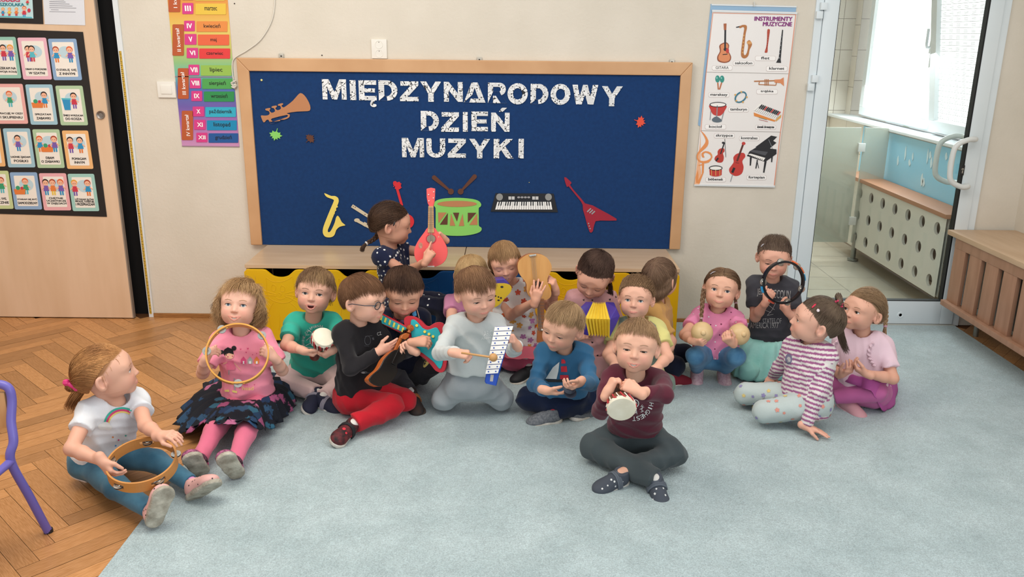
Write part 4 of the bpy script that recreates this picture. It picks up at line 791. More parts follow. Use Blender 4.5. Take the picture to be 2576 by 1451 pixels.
# ================================================================ IMPLICIT SURFACES
def npv(p): return np.array([float(c) for c in p])
def smin(a, b, k):
    if k <= 0: return np.minimum(a, b)
    h = np.maximum(k-np.abs(a-b), 0)/k; return np.minimum(a, b)-h*h*k*.25
class Fld:
    def __init__(s, mn, mx, h):
        s.o = npv(mn); s.h = h; s.n = np.maximum(((npv(mx)-s.o)/h).astype(int)+2, 3)
        s.D = np.full(s.n, .05, dtype=np.float32)
    def sub(s, mn, mx):
        i0 = np.clip(((npv(mn)-s.o)/s.h).astype(int), 0, s.n); i1 = np.clip(((npv(mx)-s.o)/s.h).astype(int)+2, 0, s.n)
        if (i1 <= i0).any(): return None
        sl = tuple(slice(a, b) for a, b in zip(i0, i1))
        ax = [(s.o[k]+np.arange(i0[k], i1[k])*s.h).astype(np.float32) for k in range(3)]
        return sl, ax[0][:, None, None], ax[1][None, :, None], ax[2][None, None, :]
    def _op(s, r, d, k, neg):
        sl = r[0]
        if neg: s.D[sl] = -smin(-s.D[sl], d, k)
        else: s.D[sl] = smin(s.D[sl], d, k)
    def cap(s, a, b, ra, rb=None, k=.01, neg=False, clip=(), sq=None):
        rb = ra if rb is None else rb; a = npv(a); b = npv(b); m = max(ra, rb)+k+3*s.h
        r = s.sub(np.minimum(a, b)-m, np.maximum(a, b)+m)
        if r is None: return
        _, X, Y, Z = r; ba = b-a; L2 = float(ba@ba)+1e-12
        px, py, pz = X-a[0], Y-a[1], Z-a[2]
        t = np.clip((px*ba[0]+py*ba[1]+pz*ba[2])/L2, 0, 1)
        d = np.sqrt((px-ba[0]*t)**2+(py-ba[1]*t)**2+(pz-ba[2]*t)**2)-(ra+(rb-ra)*t)
        for (c, n) in clip:
            n = npv(n); n = n/np.linalg.norm(n); d = np.maximum(d, (X-c[0])*n[0]+(Y-c[1])*n[1]+(Z-c[2])*n[2])
        s._op(r, d, k, neg)
    def ell(s, c, rad, k=.01, R=None, neg=False, clip=()):
        c = npv(c); rad = npv(rad); R = np.eye(3) if R is None else np.array(R); m = rad.max()+k+3*s.h
        ext = np.abs(R)@rad+k+3*s.h; r = s.sub(c-ext, c+ext)
        if r is None: return
        _, X, Y, Z = r; px, py, pz = X-c[0], Y-c[1], Z-c[2]
        q = [(px*R[0, i]+py*R[1, i]+pz*R[2, i])/rad[i] for i in range(3)]
        k0 = np.sqrt(q[0]**2+q[1]**2+q[2]**2)+1e-9; k1 = np.sqrt((q[0]/rad[0])**2+(q[1]/rad[1])**2+(q[2]/rad[2])**2)+1e-9
        d = k0*(k0-1)/k1
        for (cc, n) in clip:
            n = npv(n); n = n/np.linalg.norm(n); d = np.maximum(d, (X-cc[0])*n[0]+(Y-cc[1])*n[1]+(Z-cc[2])*n[2])
        s._op(r, d, k, neg)
    def stad(s, c, sd, w, r, k):
        c = npv(c); sd = npv(sd); s.cap(c-sd*w, c+sd*w, r, r, k)
    def cut(s, c, n, k=0):
        """remove everything beyond a plane"""
        r = s.sub(s.o-1, s.o+s.n*s.h+1); _, X, Y, Z = r; n = npv(n); n = n/np.linalg.norm(n)
        s.D = -smin(-s.D, -((X-c[0])*n[0]+(Y-c[1])*n[1]+(Z-c[2])*n[2]), k).astype(np.float32)
    def noise(s, amp, f, seed=0, ridge=True):
        r = s.sub(s.o-1, s.o+s.n*s.h+1); _, X, Y, Z = r; rg = np.random.default_rng(seed); act = np.abs(s.D) < amp*4+2*s.h
        I = np.argwhere(act)
        if not len(I): return
        P = s.o+I*s.h; v = 0
        for q in range(3):
            a = rg.normal(size=(3,)); a /= np.linalg.norm(a); b = rg.normal(size=(3,)); b /= np.linalg.norm(b)
            w = np.sin(P@b*f*.8+rg.uniform(0, 6))*1.3+np.sin(P[:, 2]*f*.5+rg.uniform(0, 6))*.8
            t = P@a*f*(1+.5*q)+w; v = v+((1-np.abs(np.sin(t))*1.5) if ridge else np.sin(t))/(1+.6*q)
        s.D[act] -= (amp*v*.5).astype(np.float32)
    def mesh(s):
        D = s.D; S = D < 0
        nx, ny, nz = (np.array(D.shape)-1)
        c = [(i, j, k) for i in (0, 1) for j in (0, 1) for k in (0, 1)]
        cnt = np.zeros((nx, ny, nz), np.int8)
        for i, j, k in c: cnt += S[i:i+nx, j:j+ny, k:k+nz]
        act = (cnt > 0) & (cnt < 8); I = np.argwhere(act)
        if not len(I): return np.zeros((0, 3)), np.zeros((0, 4), int)
        idx = np.full((nx, ny, nz), -1, np.int32); idx[act] = np.arange(len(I))
        acc = np.zeros((len(I), 3)); num = np.zeros(len(I))
        vals = {q: D[I[:, 0]+q[0], I[:, 1]+q[1], I[:, 2]+q[2]] for q in c}
        for a in c:
            for ax in range(3):
                if a[ax]: continue
                b = list(a); b[ax] = 1; b = tuple(b); va, vb = vals[a], vals[b]; m = (va < 0) != (vb < 0)
                t = np.where(m, va/np.where(va-vb == 0, 1, va-vb), 0)
                p = np.zeros((len(I), 3)); p += np.array(a); p[:, ax] += t
                acc += p*m[:, None]; num += m
        V = s.o+(I+acc/np.maximum(num, 1)[:, None])*s.h
        F = []
        for ax in range(3):
            u, v = (ax+1) % 3, (ax+2) % 3
            sh = [nx, ny, nz]; sl0 = [slice(1, nx), slice(1, ny), slice(1, nz)]; sl0[ax] = slice(0, sh[ax]); sl1 = list(sl0); sl1[ax] = slice(1, sh[ax]+1)
            A, B = S[tuple(sl0)], S[tuple(sl1)]; E = np.argwhere(A != B)
            if not len(E): continue
            off = np.array([1, 1, 1]); off[ax] = 0; E = E+off; ins = S[E[:, 0], E[:, 1], E[:, 2]]
            du = np.zeros(3, int); du[u] = 1; dv = np.zeros(3, int); dv[v] = 1
            g = lambda e: idx[e[:, 0], e[:, 1], e[:, 2]]
            q_ = np.stack([g(E-du-dv), g(E-dv), g(E), g(E-du)], 1); q_[~ins] = q_[~ins][:, ::-1]; F.append(q_)
        F = np.concatenate(F); F = F[(F >= 0).all(1)]
        return V, F
def relax(V, F, n=1, w=.5):
    for _ in range(n):
        A = np.zeros_like(V); c = np.zeros(len(V))
        for i in range(4):
            for j in (1, 3):
                np.add.at(A, F[:, i], V[F[:, (i+j) % 4]]); np.add.at(c, F[:, i], 1)
        V = V+(A/np.maximum(c, 1)[:, None]-V)*w
    return V
def color_attr(o, C, name='Col'):
    ca = o.data.color_attributes.new(name, 'FLOAT_COLOR', 'POINT'); A = np.ones((len(o.data.vertices), 4), np.float32); A[:, :3] = C; ca.data.foreach_set('color', A.ravel())
def unit(v): v = npv(v); return v/(np.linalg.norm(v)+1e-12)
def rotm(yaw, pitch, roll): return np.array((Matrix.Rotation(radians(yaw), 3, 'Z') @ Matrix.Rotation(radians(pitch), 3, 'X') @ Matrix.Rotation(radians(roll), 3, 'Y')))
def lim(S, uv, L, sg=-1):
    """point seen at pixel uv whose distance from S is L (sg -1 nearer the viewer, +1 farther)"""
    d = ray(*uv); d = d/np.linalg.norm(d); w = CC-S; b = d@w; c = w@w-L*L; q = b*b-c
    if q <= 0:
        p = CC+d*(-b); return S+unit(p-S)*L
    return CC+d*(-b+sg*sqrt(q))
# ================================================================ HEADS
HCN = np.array([0, .010, .018]); HRD = np.array([.0765, .093, .085])
def spt(d, off=0.):
    d = np.asarray(d, float); r = 1/np.sqrt(((d/HRD)**2).sum(-1)); return HCN+d*(r+off)[..., None] if d.ndim > 1 else HCN+d*(r+off)
LINE_PHI = [0, 25, 50, 68, 82, 100, 118, 140, 180]; LINE_Z = [.50, .50, .42, .22, .02, -.12, -.42, -.60, -.66]
def hairline(phi): return np.interp(np.abs(np.degrees(phi)), LINE_PHI, LINE_Z)
def hl_dir(phi, dz=0.):
    z = np.clip(hairline(phi)+dz, -.95, .97); r = np.sqrt(1-z*z); return np.stack([np.sin(phi)*r, -np.cos(phi)*r, z], -1)
def head_mesh(mouth='closed', eyes=1., tone=(.80, .50, .36), hair=(.3, .2, .12), fat=1., neck_l=None, brow=0, h=.0019, scalp=True, smile=0., blush=1., neck_r=.034):
    """returns V, F, colours in head space (face towards -Y, eye line z=0) and the y of the face surface"""
    mn_, mx_ = np.array((-.098, -.112, -.125)), np.array((.098, .112, .112))
    if neck_l is not None: mn_ = np.minimum(mn_, neck_l-.05); mx_ = np.maximum(mx_, neck_l+.05)
    f = Fld(mn_, mx_, h)
    f.ell((0, .012, .025), (.0735, .089, .072), .0)
    f.ell((0, -.020, .014), (.0640*fat**.3, .0665, .060), .03)
    f.ell((0, -.024, -.030), (.0535*fat, .0545, .050), .035)
    for s in (-1, 1):
        f.ell((s*.032*fat, -.051, -.034), (.024, .024, .025), .024)
        f.ell((s*.036*fat, -.018, -.052), (.018, .026, .020), .03)
    f.ell((0, -.058, -.074), (.016, .015, .012), .026)
    f.ell((0, -.069, -.050), (.020, .013, .015), .016)
    for s in (-1, 1): f.ell((s*.0305, -.089, .000), (.019, .0115, .011), .016, neg=True)
    for s in (-1, 1): f.ell((s*.029, -.0650, .0205), (.019, .008, .0075), .026)
    f.cap((0, -.0775, -.001), (0, -.0912, -.0235), .0044, .0076, .013)
    for s in (-1, 1): f.ell((s*.0082, -.0845, -.0268), (.0058, .0068, .0052), .006)
    f.ell((0, -.087, -.0340), (.009, .006, .0030), .006, neg=True)
    for s in (-1, 1): f.ell((s*.0052, -.0885, -.0318), (.0024, .0035, .0028), .002, neg=True)
    EY = -.0655; ER = .0138
    for s in (-1, 1):
        f.ell((s*.0300, EY, 0), (.0155,)*3, .005)
    # ears
    for s in (-1, 1):
        R = np.array(Matrix.Rotation(radians(s*-30), 3, 'Z') @ Matrix.Rotation(radians(-8), 3, 'X'))
        f.ell((s*.0790, .012, -.006), (.0070, .0180, .0275), .005, R)
        f.ell((s*.0845, .008, -.004), (.0065, .0100, .0170), .004, R, neg=True)
        f.ell((s*.074, .002, -.012), (.006, .005, .008), .005)
    # mouth
    jc = int((0-f.o[0])/h)
    def sy(x, z):
        i, k = int(round((x-f.o[0])/h)), int(round((z-f.o[2])/h)); col = f.D[i, :, k]; j = np.argmax(col < 0)
        a, b = col[j-1], col[j]; return f.o[1]+(j-1+a/(a-b))*h
    mz = -.0535; wm = .0185+.003*smile; cz = .0042*smile
    if mouth == 'open':
        ul = [(-wm, mz+cz), (-.009, mz+.0075), (0, mz+.0075), (.009, mz+.0075), (wm, mz+cz)]; ll = [(-wm, mz+cz), (-.010, mz-.009), (0, mz-.0125), (.010, mz-.009), (wm, mz+cz)]
    elif mouth == 'teeth':
        ul = [(-wm, mz+cz), (-.010, mz+.0020+cz*.5), (0, mz+.0022), (.010, mz+.0020+cz*.5), (wm, mz+cz)]; ll = [(-wm, mz+cz), (-.012, mz-.0055+cz*.3), (0, mz-.0092), (.012, mz-.0055+cz*.3), (wm, mz+cz)]
    else:
        ul = [(-wm, mz+cz), (-.008, mz+.0022), (0, mz+.0014), (.008, mz+.0022), (wm, mz+cz)]; ll = [(-wm*.8, mz-.001+cz*.6), (-.008, mz-.0028), (0, mz-.0038), (.008, mz-.0028), (wm*.8, mz-.001+cz*.6)]
    Y0 = {p: sy(*p) for p in set(ul+ll)}
    if mouth in ('open', 'teeth'):
        hh = .0085 if mouth == 'open' else .0052; zc = mz-.0022 if mouth == 'open' else mz-.0032
        f.ell((0, Y0[ul[2]]+.004, zc), (wm*.66, .015, hh), .002, neg=True)
    for P, r in ((ul, .0030), (ll, .0036)):
        if mouth == 'teeth': r *= .8
        for a, b in zip(P[:-1], P[1:]):
            ra = r*.55 if abs(a[0]) > .012 else r; rb = r*.55 if abs(b[0]) > .012 else r
            f.cap((a[0], Y0[a]+.0012, a[1]), (b[0], Y0[b]+.0012, b[1]), ra, rb, .0025)
    if mouth == 'closed': f.cap((-wm*.9, Y0[ul[0]]-.001, mz+cz*.8), (wm*.9, Y0[ul[-1]]-.001, mz+cz*.8), .0006, .0006, .001, neg=True)
    # eyelid opening
    if eyes > .05:
        for s in (-1, 1): f.ell((s*.0302, EY-.012, -.001-(1-eyes)*.0045), (.0138, .0135, .0070*eyes+.0006), .0012, neg=True)
    if neck_l is not None: f.cap((0, .022, -.045), neck_l, neck_r, neck_r+.003, .02)
    V, F = f.mesh(); V0 = relax(V, F, 1, .35); V1 = relax(V0, F, 14, .6); wz = (np.clip((V0[:, 2]-.012)/.010, 0, 1))[:, None]; V = V0*(1-wz)+V1*wz
    C = np.tile(np.array(tone), (len(V), 1)); fr = np.clip((-V[:, 1]-.02)/.03, 0, 1)
    for s in (-1, 1):
        g = np.exp(-(((V[:, 0]-s*.036)/.019)**2+((V[:, 2]+.030)/.017)**2))*fr*.38*blush; C = C*(1-g[:, None])+np.array([.80, .30, .24])*g[:, None]
    g = np.exp(-((V[:, 0]/.011)**2+((V[:, 2]+.026)/.009)**2))*fr*.22; C = C*(1-g[:, None])+np.array([.80, .34, .27])*g[:, None]
    g = np.exp(-(((np.abs(V[:, 0])-.079)/.012)**2+((V[:, 2]+.006)/.02)**2))*(V[:, 1] > -.02)*.25; C = C*(1-g[:, None])+np.array([.80, .33, .26])*g[:, None]
    def pd(P):
        d = np.full(len(V), 9.)
        for a, b in zip(P[:-1], P[1:]):
            a, b = np.array(a), np.array(b); q = V[:, [0, 2]]-a; t = np.clip(q@(b-a)/((b-a)@(b-a)), 0, 1); d = np.minimum(d, np.linalg.norm(q-t[:, None]*(b-a), axis=1))
        return d
    lip = np.minimum(pd(ul), pd(ll)); front = V[:, 1] < -.05
    g = (np.clip(1.3-lip/.0032, 0, 1)*front*.75)[:, None]; C = C*(1-g)+np.array([.66, .24, .20])*g
    if mouth in ('open', 'teeth'):
        ins = ((V[:, 0]/(wm*.60))**2+((V[:, 2]-zc)/hh)**2 < .95) & (V[:, 1] > Y0[ul[2]]+.0034) & (V[:, 1] < -.045); C[ins] = (.20, .03, .03)
    if scalp:
        d = V-HCN; d /= np.linalg.norm(d, axis=1)[:, None]; ph = np.arctan2(d[:, 0], -d[:, 1]); r = np.linalg.norm(V-HCN, axis=1); rs = 1/np.sqrt(((d/HRD)**2).sum(1))
        m = np.clip((d[:, 2]-hairline(ph))*9+.2, 0, 1)*(np.abs(V[:, 0]) < .0755+.5*(V[:, 2] > .02)); C = C*(1-m[:, None]*.97)+np.array(hair)*.9*m[:, None]*.97
    return V, F, C, dict(ul=ul, ll=ll, Y0=Y0, mz=mz, wm=wm, zc=mz-.002 if mouth == 'open' else mz-.003, EY=EY, ER=ER)
def tubes(P, R, n=3):
    """P (S,M,3) strands, R (S,M) radii -> one mesh of thin tubes"""
    P = np.asarray(P, float); S, M, _ = P.shape; T = np.gradient(P, axis=1); T /= np.linalg.norm(T, axis=2)[..., None]+1e-12
    up = np.array([.31, .22, .92]); A = np.cross(T, up); A /= np.linalg.norm(A, axis=2)[..., None]+1e-9; B = np.cross(T, A)
    an = 2*pi*np.arange(n)/n; V = P[:, :, None, :]+(A[:, :, None, :]*np.cos(an)[None, None, :, None]+B[:, :, None, :]*np.sin(an)[None, None, :, None])*np.asarray(R)[:, :, None, None]
    V = V.reshape(-1, 3); base = (np.arange(S)[:, None, None]*M+np.arange(M-1)[None, :, None])*n; k = np.arange(n)[None, None, :]; k2_ = (np.arange(n)+1) % n; k2_ = k2_[None, None, :]
    F = np.stack([base+k, base+k2_, base+n+k2_, base+n+k], -1).reshape(-1, 4); return V, F
def slerp(a, b, t):
    w = np.arccos(np.clip((a*b).sum(-1), -1, 1))[:, None, None]; s = np.sin(w)+1e-6; t = t[..., None]
    return (np.sin((1-t)*w)*a[:, None, :]+np.sin(t*w)*b[:, None, :])/s
def hair_strands(style, rg, n=1500, length=.1, fringe=.0, curl=0., part=0., vol=.006, tie=(0, .95, .1), tie2=None, M=8, thick=.0011, messy=.003, front=True, crown=(0, .62, .78), spike=0., lift=.22, side=.35):
    """strands in head space, (S,M,3) and radii"""
    n = int(n*2.9); thick *= .54; out = []; u = np.linspace(0, 1, M)[None, :]
    def off(S, t, a): return (a*np.sin(np.clip(t, 0, 1)*pi*.5+.35))
    if style == 'crown':       # falls from the whorl to the hairline, with a fringe and hanging ends
        S = n; ph = rg.uniform(-pi, pi, S); c = np.tile(unit(crown), (S, 1)); c += rg.normal(0, .05, (S, 3)); c[:, 0] += part; c /= np.linalg.norm(c, axis=1)[:, None]
        fw = np.clip(np.cos(ph)*1.7-.45, 0, 1); dz = -fringe*fw*rg.uniform(.45, 1.1, S)-.07*rg.random(S)
        e = hl_dir(ph, 0)*1.; e = hl_dir(ph+rg.normal(0, .08, S), dz)
        t0 = rg.uniform(-.15, .8, S); t0 = np.clip(t0, 0, 1); ln = rg.uniform(.35, .75, S); t1 = np.minimum(t0+ln, 1.0); t = t0[:, None]+(t1-t0)[:, None]*u
        D = slerp(c, e, t); a = vol*rg.uniform(.0, 1.1, S)**.8*(1-side*np.abs(np.sin(ph))); o = .0008+a[:, None]*(.45+.55*np.sin(np.clip(t, 0, 1)*pi*.85+.2)); o = o+spike*(u**2)*rg.random(S)[:, None]
        P = HCN+D*(1/np.sqrt(((D/HRD)**2).sum(-1))+o)[..., None]
        P = P+rg.normal(0, messy, (S, 1, 3))*(u[..., None]**1.5); P[:, :, 0] += np.sin(t*6+ph[:, None]*5)*messy*.9; P[:, :, 1] += np.sin(t*5+ph[:, None]*7)*messy*.6
        out.append(P)
        if length > .03:       # hanging part
            S2 = int(n*.55); ph = np.where(rg.random(S2) < .5, 1, -1)*rg.uniform(radians(62), pi, S2)
            L = length*rg.uniform(.75, 1.05, S2); P = np.zeros((S2, M, 3)); hv = rg.uniform(.3, 1.1, S2)*vol
            for j in range(M):
                uj = j/(M-1)
                if uj <= .45: dd = hl_dir(ph, .42*(1-uj/.45)); P[:, j] = spt(dd, 0)+dd*(hv*(.35+.65*uj/.45))[:, None]; last = P[:, j].copy(); rad = dd*np.array([1, 1, 0]); rad /= np.linalg.norm(rad, axis=1)[:, None]+1e-9
                else: t_ = (uj-.45)/.55; P[:, j] = last-np.array([0, 0, 1.])*(L*t_)[:, None]+rad*(vol*.8*sin(t_*pi)-.010*t_*t_)
            w = np.clip((u-.45)/.55, 0, 1)
            q = rg.uniform(0, 6, S2)[:, None]; cl = curl*rg.uniform(.5, 1.2, S2)[:, None]; P[:, :, 0] += np.sin(w*9+q)*cl*w**.5; P[:, :, 1] += np.cos(w*8+q)*cl*w**.5
            P += rg.normal(0, messy, (S2, 1, 3))*w[..., None]; out.append(P)
    if style == 'pulled':      # combed back from the hairline to one or two ties
        S = n; ph = rg.uniform(-pi, pi, S); e = hl_dir(ph, rg.uniform(-.03, .06, S)+.26*np.exp(-((np.abs(ph)-1.35)/.42)**2)*(tie[2] < 0)); ti = np.tile(unit(tie), (S, 1))
        if tie2 is not None:
            m = (np.sin(ph)+rg.normal(0, .03, S)) > 0; ti[m] = unit(tie2); q = rg.random(S) < .6; aa = rg.uniform(radians(32), radians(195), S); sx = np.where(m, 1, -1)*rg.uniform(.0, .05, S)
            md = np.stack([sx, -np.cos(aa), np.sin(aa)], 1); md /= np.linalg.norm(md, axis=1)[:, None]; e[q] = md[q]
        ti = ti+rg.normal(0, .06, (S, 3)); ti /= np.linalg.norm(ti, axis=1)[:, None]
        t0 = np.clip(rg.uniform(-.5, .7, S), 0, 1); t1 = np.minimum(t0+rg.uniform(.4, .9, S), 1); t = t0[:, None]+(t1-t0)[:, None]*u; D = slerp(e, ti, t)
        D = D+np.array([0, 0, 1.])*((lift*(.6+1.6*np.exp(-((np.abs(ph)-1.3)/.6)**2))*(np.abs(ph) < 2.3))[:, None]*np.sin(t*pi))[..., None]; D /= np.linalg.norm(D, axis=2)[..., None]; o = vol*rg.uniform(.1, 1, S)[:, None]*(np.sin(t*pi*.9)*.8+.15)+.0008; P = HCN+D*(1/np.sqrt(((D/HRD)**2).sum(-1))+o)[..., None]
        q = rg.uniform(0, 6, S)[:, None]; P[:, :, 0] += np.sin(t*11+q)*curl*.5; P[:, :, 2] += np.cos(t*12+q)*curl*.4
        P += rg.normal(0, messy*.5, (S, 1, 3))*(u[..., None]); Q = P-HCN; Q = Q/np.linalg.norm(Q, axis=2)[..., None]; fp = np.arctan2(Q[..., 0], -Q[..., 1]); P = P[~((Q[..., 2] < hairline(fp)-.09) & (np.abs(fp) < 1.75)).any(1)]; out.append(P)
        # wisps round the face
        S3 = int(24+curl*1500); ph = rg.choice([-1, 1], S3)*rg.uniform(radians(20), radians(100), S3); s0 = spt(hl_dir(ph), .002); P = np.repeat(s0[:, None, :], M, 1).copy(); L = rg.uniform(.015, .05, S3)[:, None]
        P[:, :, 2] -= L*u; P += (s0-HCN)[:, None, :]*(.18*np.sin(u*2.5))[..., None]*rg.uniform(0, 1, S3)[:, None, None]; q = rg.uniform(0, 6, S3)[:, None]; P[:, :, 0] += np.sin(u*8+q)*(curl+.002)*u; out.append(P)
    P = np.concatenate(out); R = np.tile(thick*(1.15-.85*u**2), (len(P), 1))*rg.uniform(.7, 1.3, (len(P), 1)); return P, R
def tail_strands(path, r0, r1, rg, n=180, M=14, curl=.0):
    n = int(n*2.2)
    """a loose bundle along a world path"""
    C_ = np.array(smooth_open(path, 5)); q = np.linspace(0, len(C_)-1, M); i = np.minimum(q.astype(int), len(C_)-2); fr = (q-i)[:, None]; C_ = C_[i]*(1-fr)+C_[i+1]*fr
    T = np.gradient(C_, axis=0); T /= np.linalg.norm(T, axis=1)[:, None]+1e-9; A = np.cross(T, [.2, .9, .3]); A /= np.linalg.norm(A, axis=1)[:, None]; B = np.cross(T, A)
    u = np.linspace(0, 1, M); rad = r0+(r1-r0)*u; env = rad*np.where(u < .15, .45+.55*u/.15, 1)
    a = rg.uniform(0, 2*pi, n); rr_ = np.sqrt(rg.random(n)); ph = rg.uniform(0, 6, n)
    P = C_[None]+(A[None]*(np.cos(a)*rr_)[:, None, None]+B[None]*(np.sin(a)*rr_)[:, None, None])*env[None, :, None]
    P = P+A[None]*(np.sin(u[None]*7+ph[:, None])*(curl+.0015)*u[None])[..., None]
    e = rg.uniform(.75, 1, n)[:, None]*u[None]*(M-1); i = np.minimum(e.astype(int), M-2); f_ = (e-i)[..., None]; P = np.take_along_axis(P, i[..., None].repeat(3, 2), 1)*(1-f_)+np.take_along_axis(P, (i+1)[..., None].repeat(3, 2), 1)*f_
    return P, np.tile(.0009*(1.1-.7*u[None]**2), (n, 1))
def braid_geo(path, r, turns):
    C_ = np.array(smooth_open(path, 8)); T = np.gradient(C_, axis=0); T /= np.linalg.norm(T, axis=1)[:, None]+1e-9; A = np.cross(T, CFW); A /= np.linalg.norm(A, axis=1)[:, None]+1e-9; B = np.cross(T, A)
    N_ = turns*14; q = np.linspace(0, len(C_)-1, N_); i = np.minimum(q.astype(int), len(C_)-2); f_ = (q-i)[:, None]; g = lambda X: X[i]*(1-f_)+X[i+1]*f_; C_, A, B = g(C_), g(A), g(B); u = np.linspace(0, 1, N_)
    mb = MB(); tp_ = (1-.35*u)
    for k in range(3):
        w = u*turns*pi+2*pi*k/3; P = C_+A*(np.sin(w)*r*.62*tp_)[:, None]+B*(np.sin(2*w)*r*.38*tp_)[:, None]
        for j in range(5):
            a = 2*pi*j/5; mb.tube(P+(A*cos(a)+B*sin(a))*(r*.24*tp_)[:, None], list(r*.30*tp_), 6)
    return mb, C_[-1], unit(T[-1])
# ================================================================ HANDS, FEET
def hand_field(f, W, d, n, thumb, curl=.3, sc=1., spread=.12, point=None, thumb_c=.4):
    """adds a hand at wrist W: d towards the fingers, n out of the palm, thumb = unit side vector"""
    d = unit(d); s = npv(thumb); n = npv(n); n = unit(n-d*(n@d)); s = unit(s-d*(s@d)-n*(s@n)); S = sc
    f.cap(W-d*.02*S, W+d*.008*S, .0185*S, .0165*S, .01)
    K = [W+d*(.047-.0025*abs(i-1.2))*S+s*(.0165-.0112*i)*S for i in range(4)]
    for i in range(4): f.cap(W+d*.008*S+s*(.008-.0055*i)*S, K[i], .0115*S, .0088*S, .008)
    f.ell(W+d*.028*S+n*.004*S, (.018*S, .018*S, .010*S), .008, np.stack([d, s, n], 1))
    f.ell(W+d*.018*S+s*.014*S+n*.006*S, (.015*S, .009*S, .009*S), .008, np.stack([d, s, n], 1))
    ln = (.021, .0235, .0215, .0175)
    for i in range(4):
        c = curl[i] if hasattr(curl, '__len__') else curl
        if point is not None: c = .05 if i == point else curl
        a = c*1.5; p = K[i]; dr = unit(d+s*spread*(1.5-i)); r = .0066*S*(1-.07*(i == 3)); L = ln[i]*S
        for j in range(3):
            dd = dr*cos(a)+n*sin(a); p2 = p+dd*L; f.cap(p, p2, r, r*.9, .0022); p = p2; r *= .9; L *= .82; a += c*(1.45 if j == 0 else .9)
    t0 = W+d*.012*S+s*.015*S+n*.004*S; td = unit(d*.75+s*(.85-.5*thumb_c)+n*(.25+.6*thumb_c)); p = t0+td*.026*S; f.cap(t0, p, .0095*S, .0080*S, .008)
    td = unit(d*(.95-.2*thumb_c)+s*(.35-.75*thumb_c)+n*(.15+.7*thumb_c)); p2 = p+td*.019*S; f.cap(p, p2, .0078*S, .0068*S, .003)
    td = unit(td+n*.2*thumb_c); f.cap(p2, p2+td*.013*S, .0068*S, .0058*S, .002)
def foot_local(A, toe, nrm):
    d = unit(toe-A); n = unit(nrm); n = unit(n-d*(n@d)); return d, n, np.cross(n, d)
# ================================================================ CHILDREN
import time as _t
ONLY = None; LOG = []
skinm = mat('skin', (1, 1, 1), .55, attr='Col', spec=.35, sss=.12)
lashm = mat('lashes', '#2b1c16', .7); teethm = mat('teeth', '#efe9dc', .3); eyew = mat('eye_white', '#e6e1dc', .2); pupm = mat('pupil', '#0c0b0c', .15)
def irism(c): return mat('iris_'+c[1:], c, .2)
def hairm(c, c2): return mat('hair_'+c[1:], c, .6, c2, 14, (1, 1, .35), island=.12, spec=.28)
def clothm(name, c, c2=None, **k): return mat('cloth_'+name, c, .9, c2, k.pop('ns', 6), bump=k.pop('bump', .12), bscale=k.pop('bscale', 420), sheen=.15, spec=.2, **k)
def S1(f, s, k): return (f, s, k)
class Kid: pass
def build_field(f, name, m, parent, rel=1):
    V, F = f.mesh(); V = relax(V, F, rel, .4) if rel and len(V) else V
    o = mesh_obj(name, V, F, m, parent, smooth=True); return o
def shoe(parent, A, T, up, um, sm, s=1., strap=None, bare=None):
    """A ankle, T toe tip, up from the sole towards the ankle"""
    d, n, sd = foot_local(A, T, up); heel = A-n*.040*s-d*.026*s; f = Fld(np.minimum(A, T)-.12, np.maximum(A, T)+.12, .0034)
    L = .150*s; R = np.stack([d, sd, n], 1); P = lambda a, b, c=0: heel+d*a*s+n*b*s+sd*c*s
    pl = ((P(0, .004), -n),)
    f.cap(P(.022, .022), P(.022, .034), .029*s, .027*s, .01, clip=pl); f.ell(P(.060, .016), (.060*s, .031*s, .034*s), .018, R, clip=pl); f.ell(P(.108, .012), (.040*s, .034*s, .023*s), .018, R, clip=pl)
    f.cap(P(.022, .035), P(.024, .055), .027*s, .0265*s, .008); f.cut(P(.02, .056), n); f.cut(P(.0, .004), -n)
    o = build_field(f, 'shoe', um, parent)
    g = Fld(np.minimum(A, T)-.12, np.maximum(A, T)+.12, .0034)
    pl = ((P(0, -.009), -n), (P(0, .008), n)); g.cap(P(.020, 0), P(.06, 0), .0305*s, .030*s, .004, clip=pl); g.cap(P(.06, 0), P(.112, 0, .004), .030*s, .0365*s, .01, clip=pl)
    build_field(g, 'sole', sm, o)
    if strap is not None:
        mb = MB()
        for x in (.050,) if strap is not True else (.05,):
            pts = [P(x, .008, -.034), P(x, .030, -.031), P(x, .050, -.014), P(x, .053, 0), P(x, .050, .014), P(x, .030, .031), P(x, .008, .034)]
            for q_ in (-.007, 0, .007): mb.tube([p+d*q_*s for p in smooth_open(pts, 3)], .0042*s, 6)
        mb.build('strap', strap, o, True)
    return o
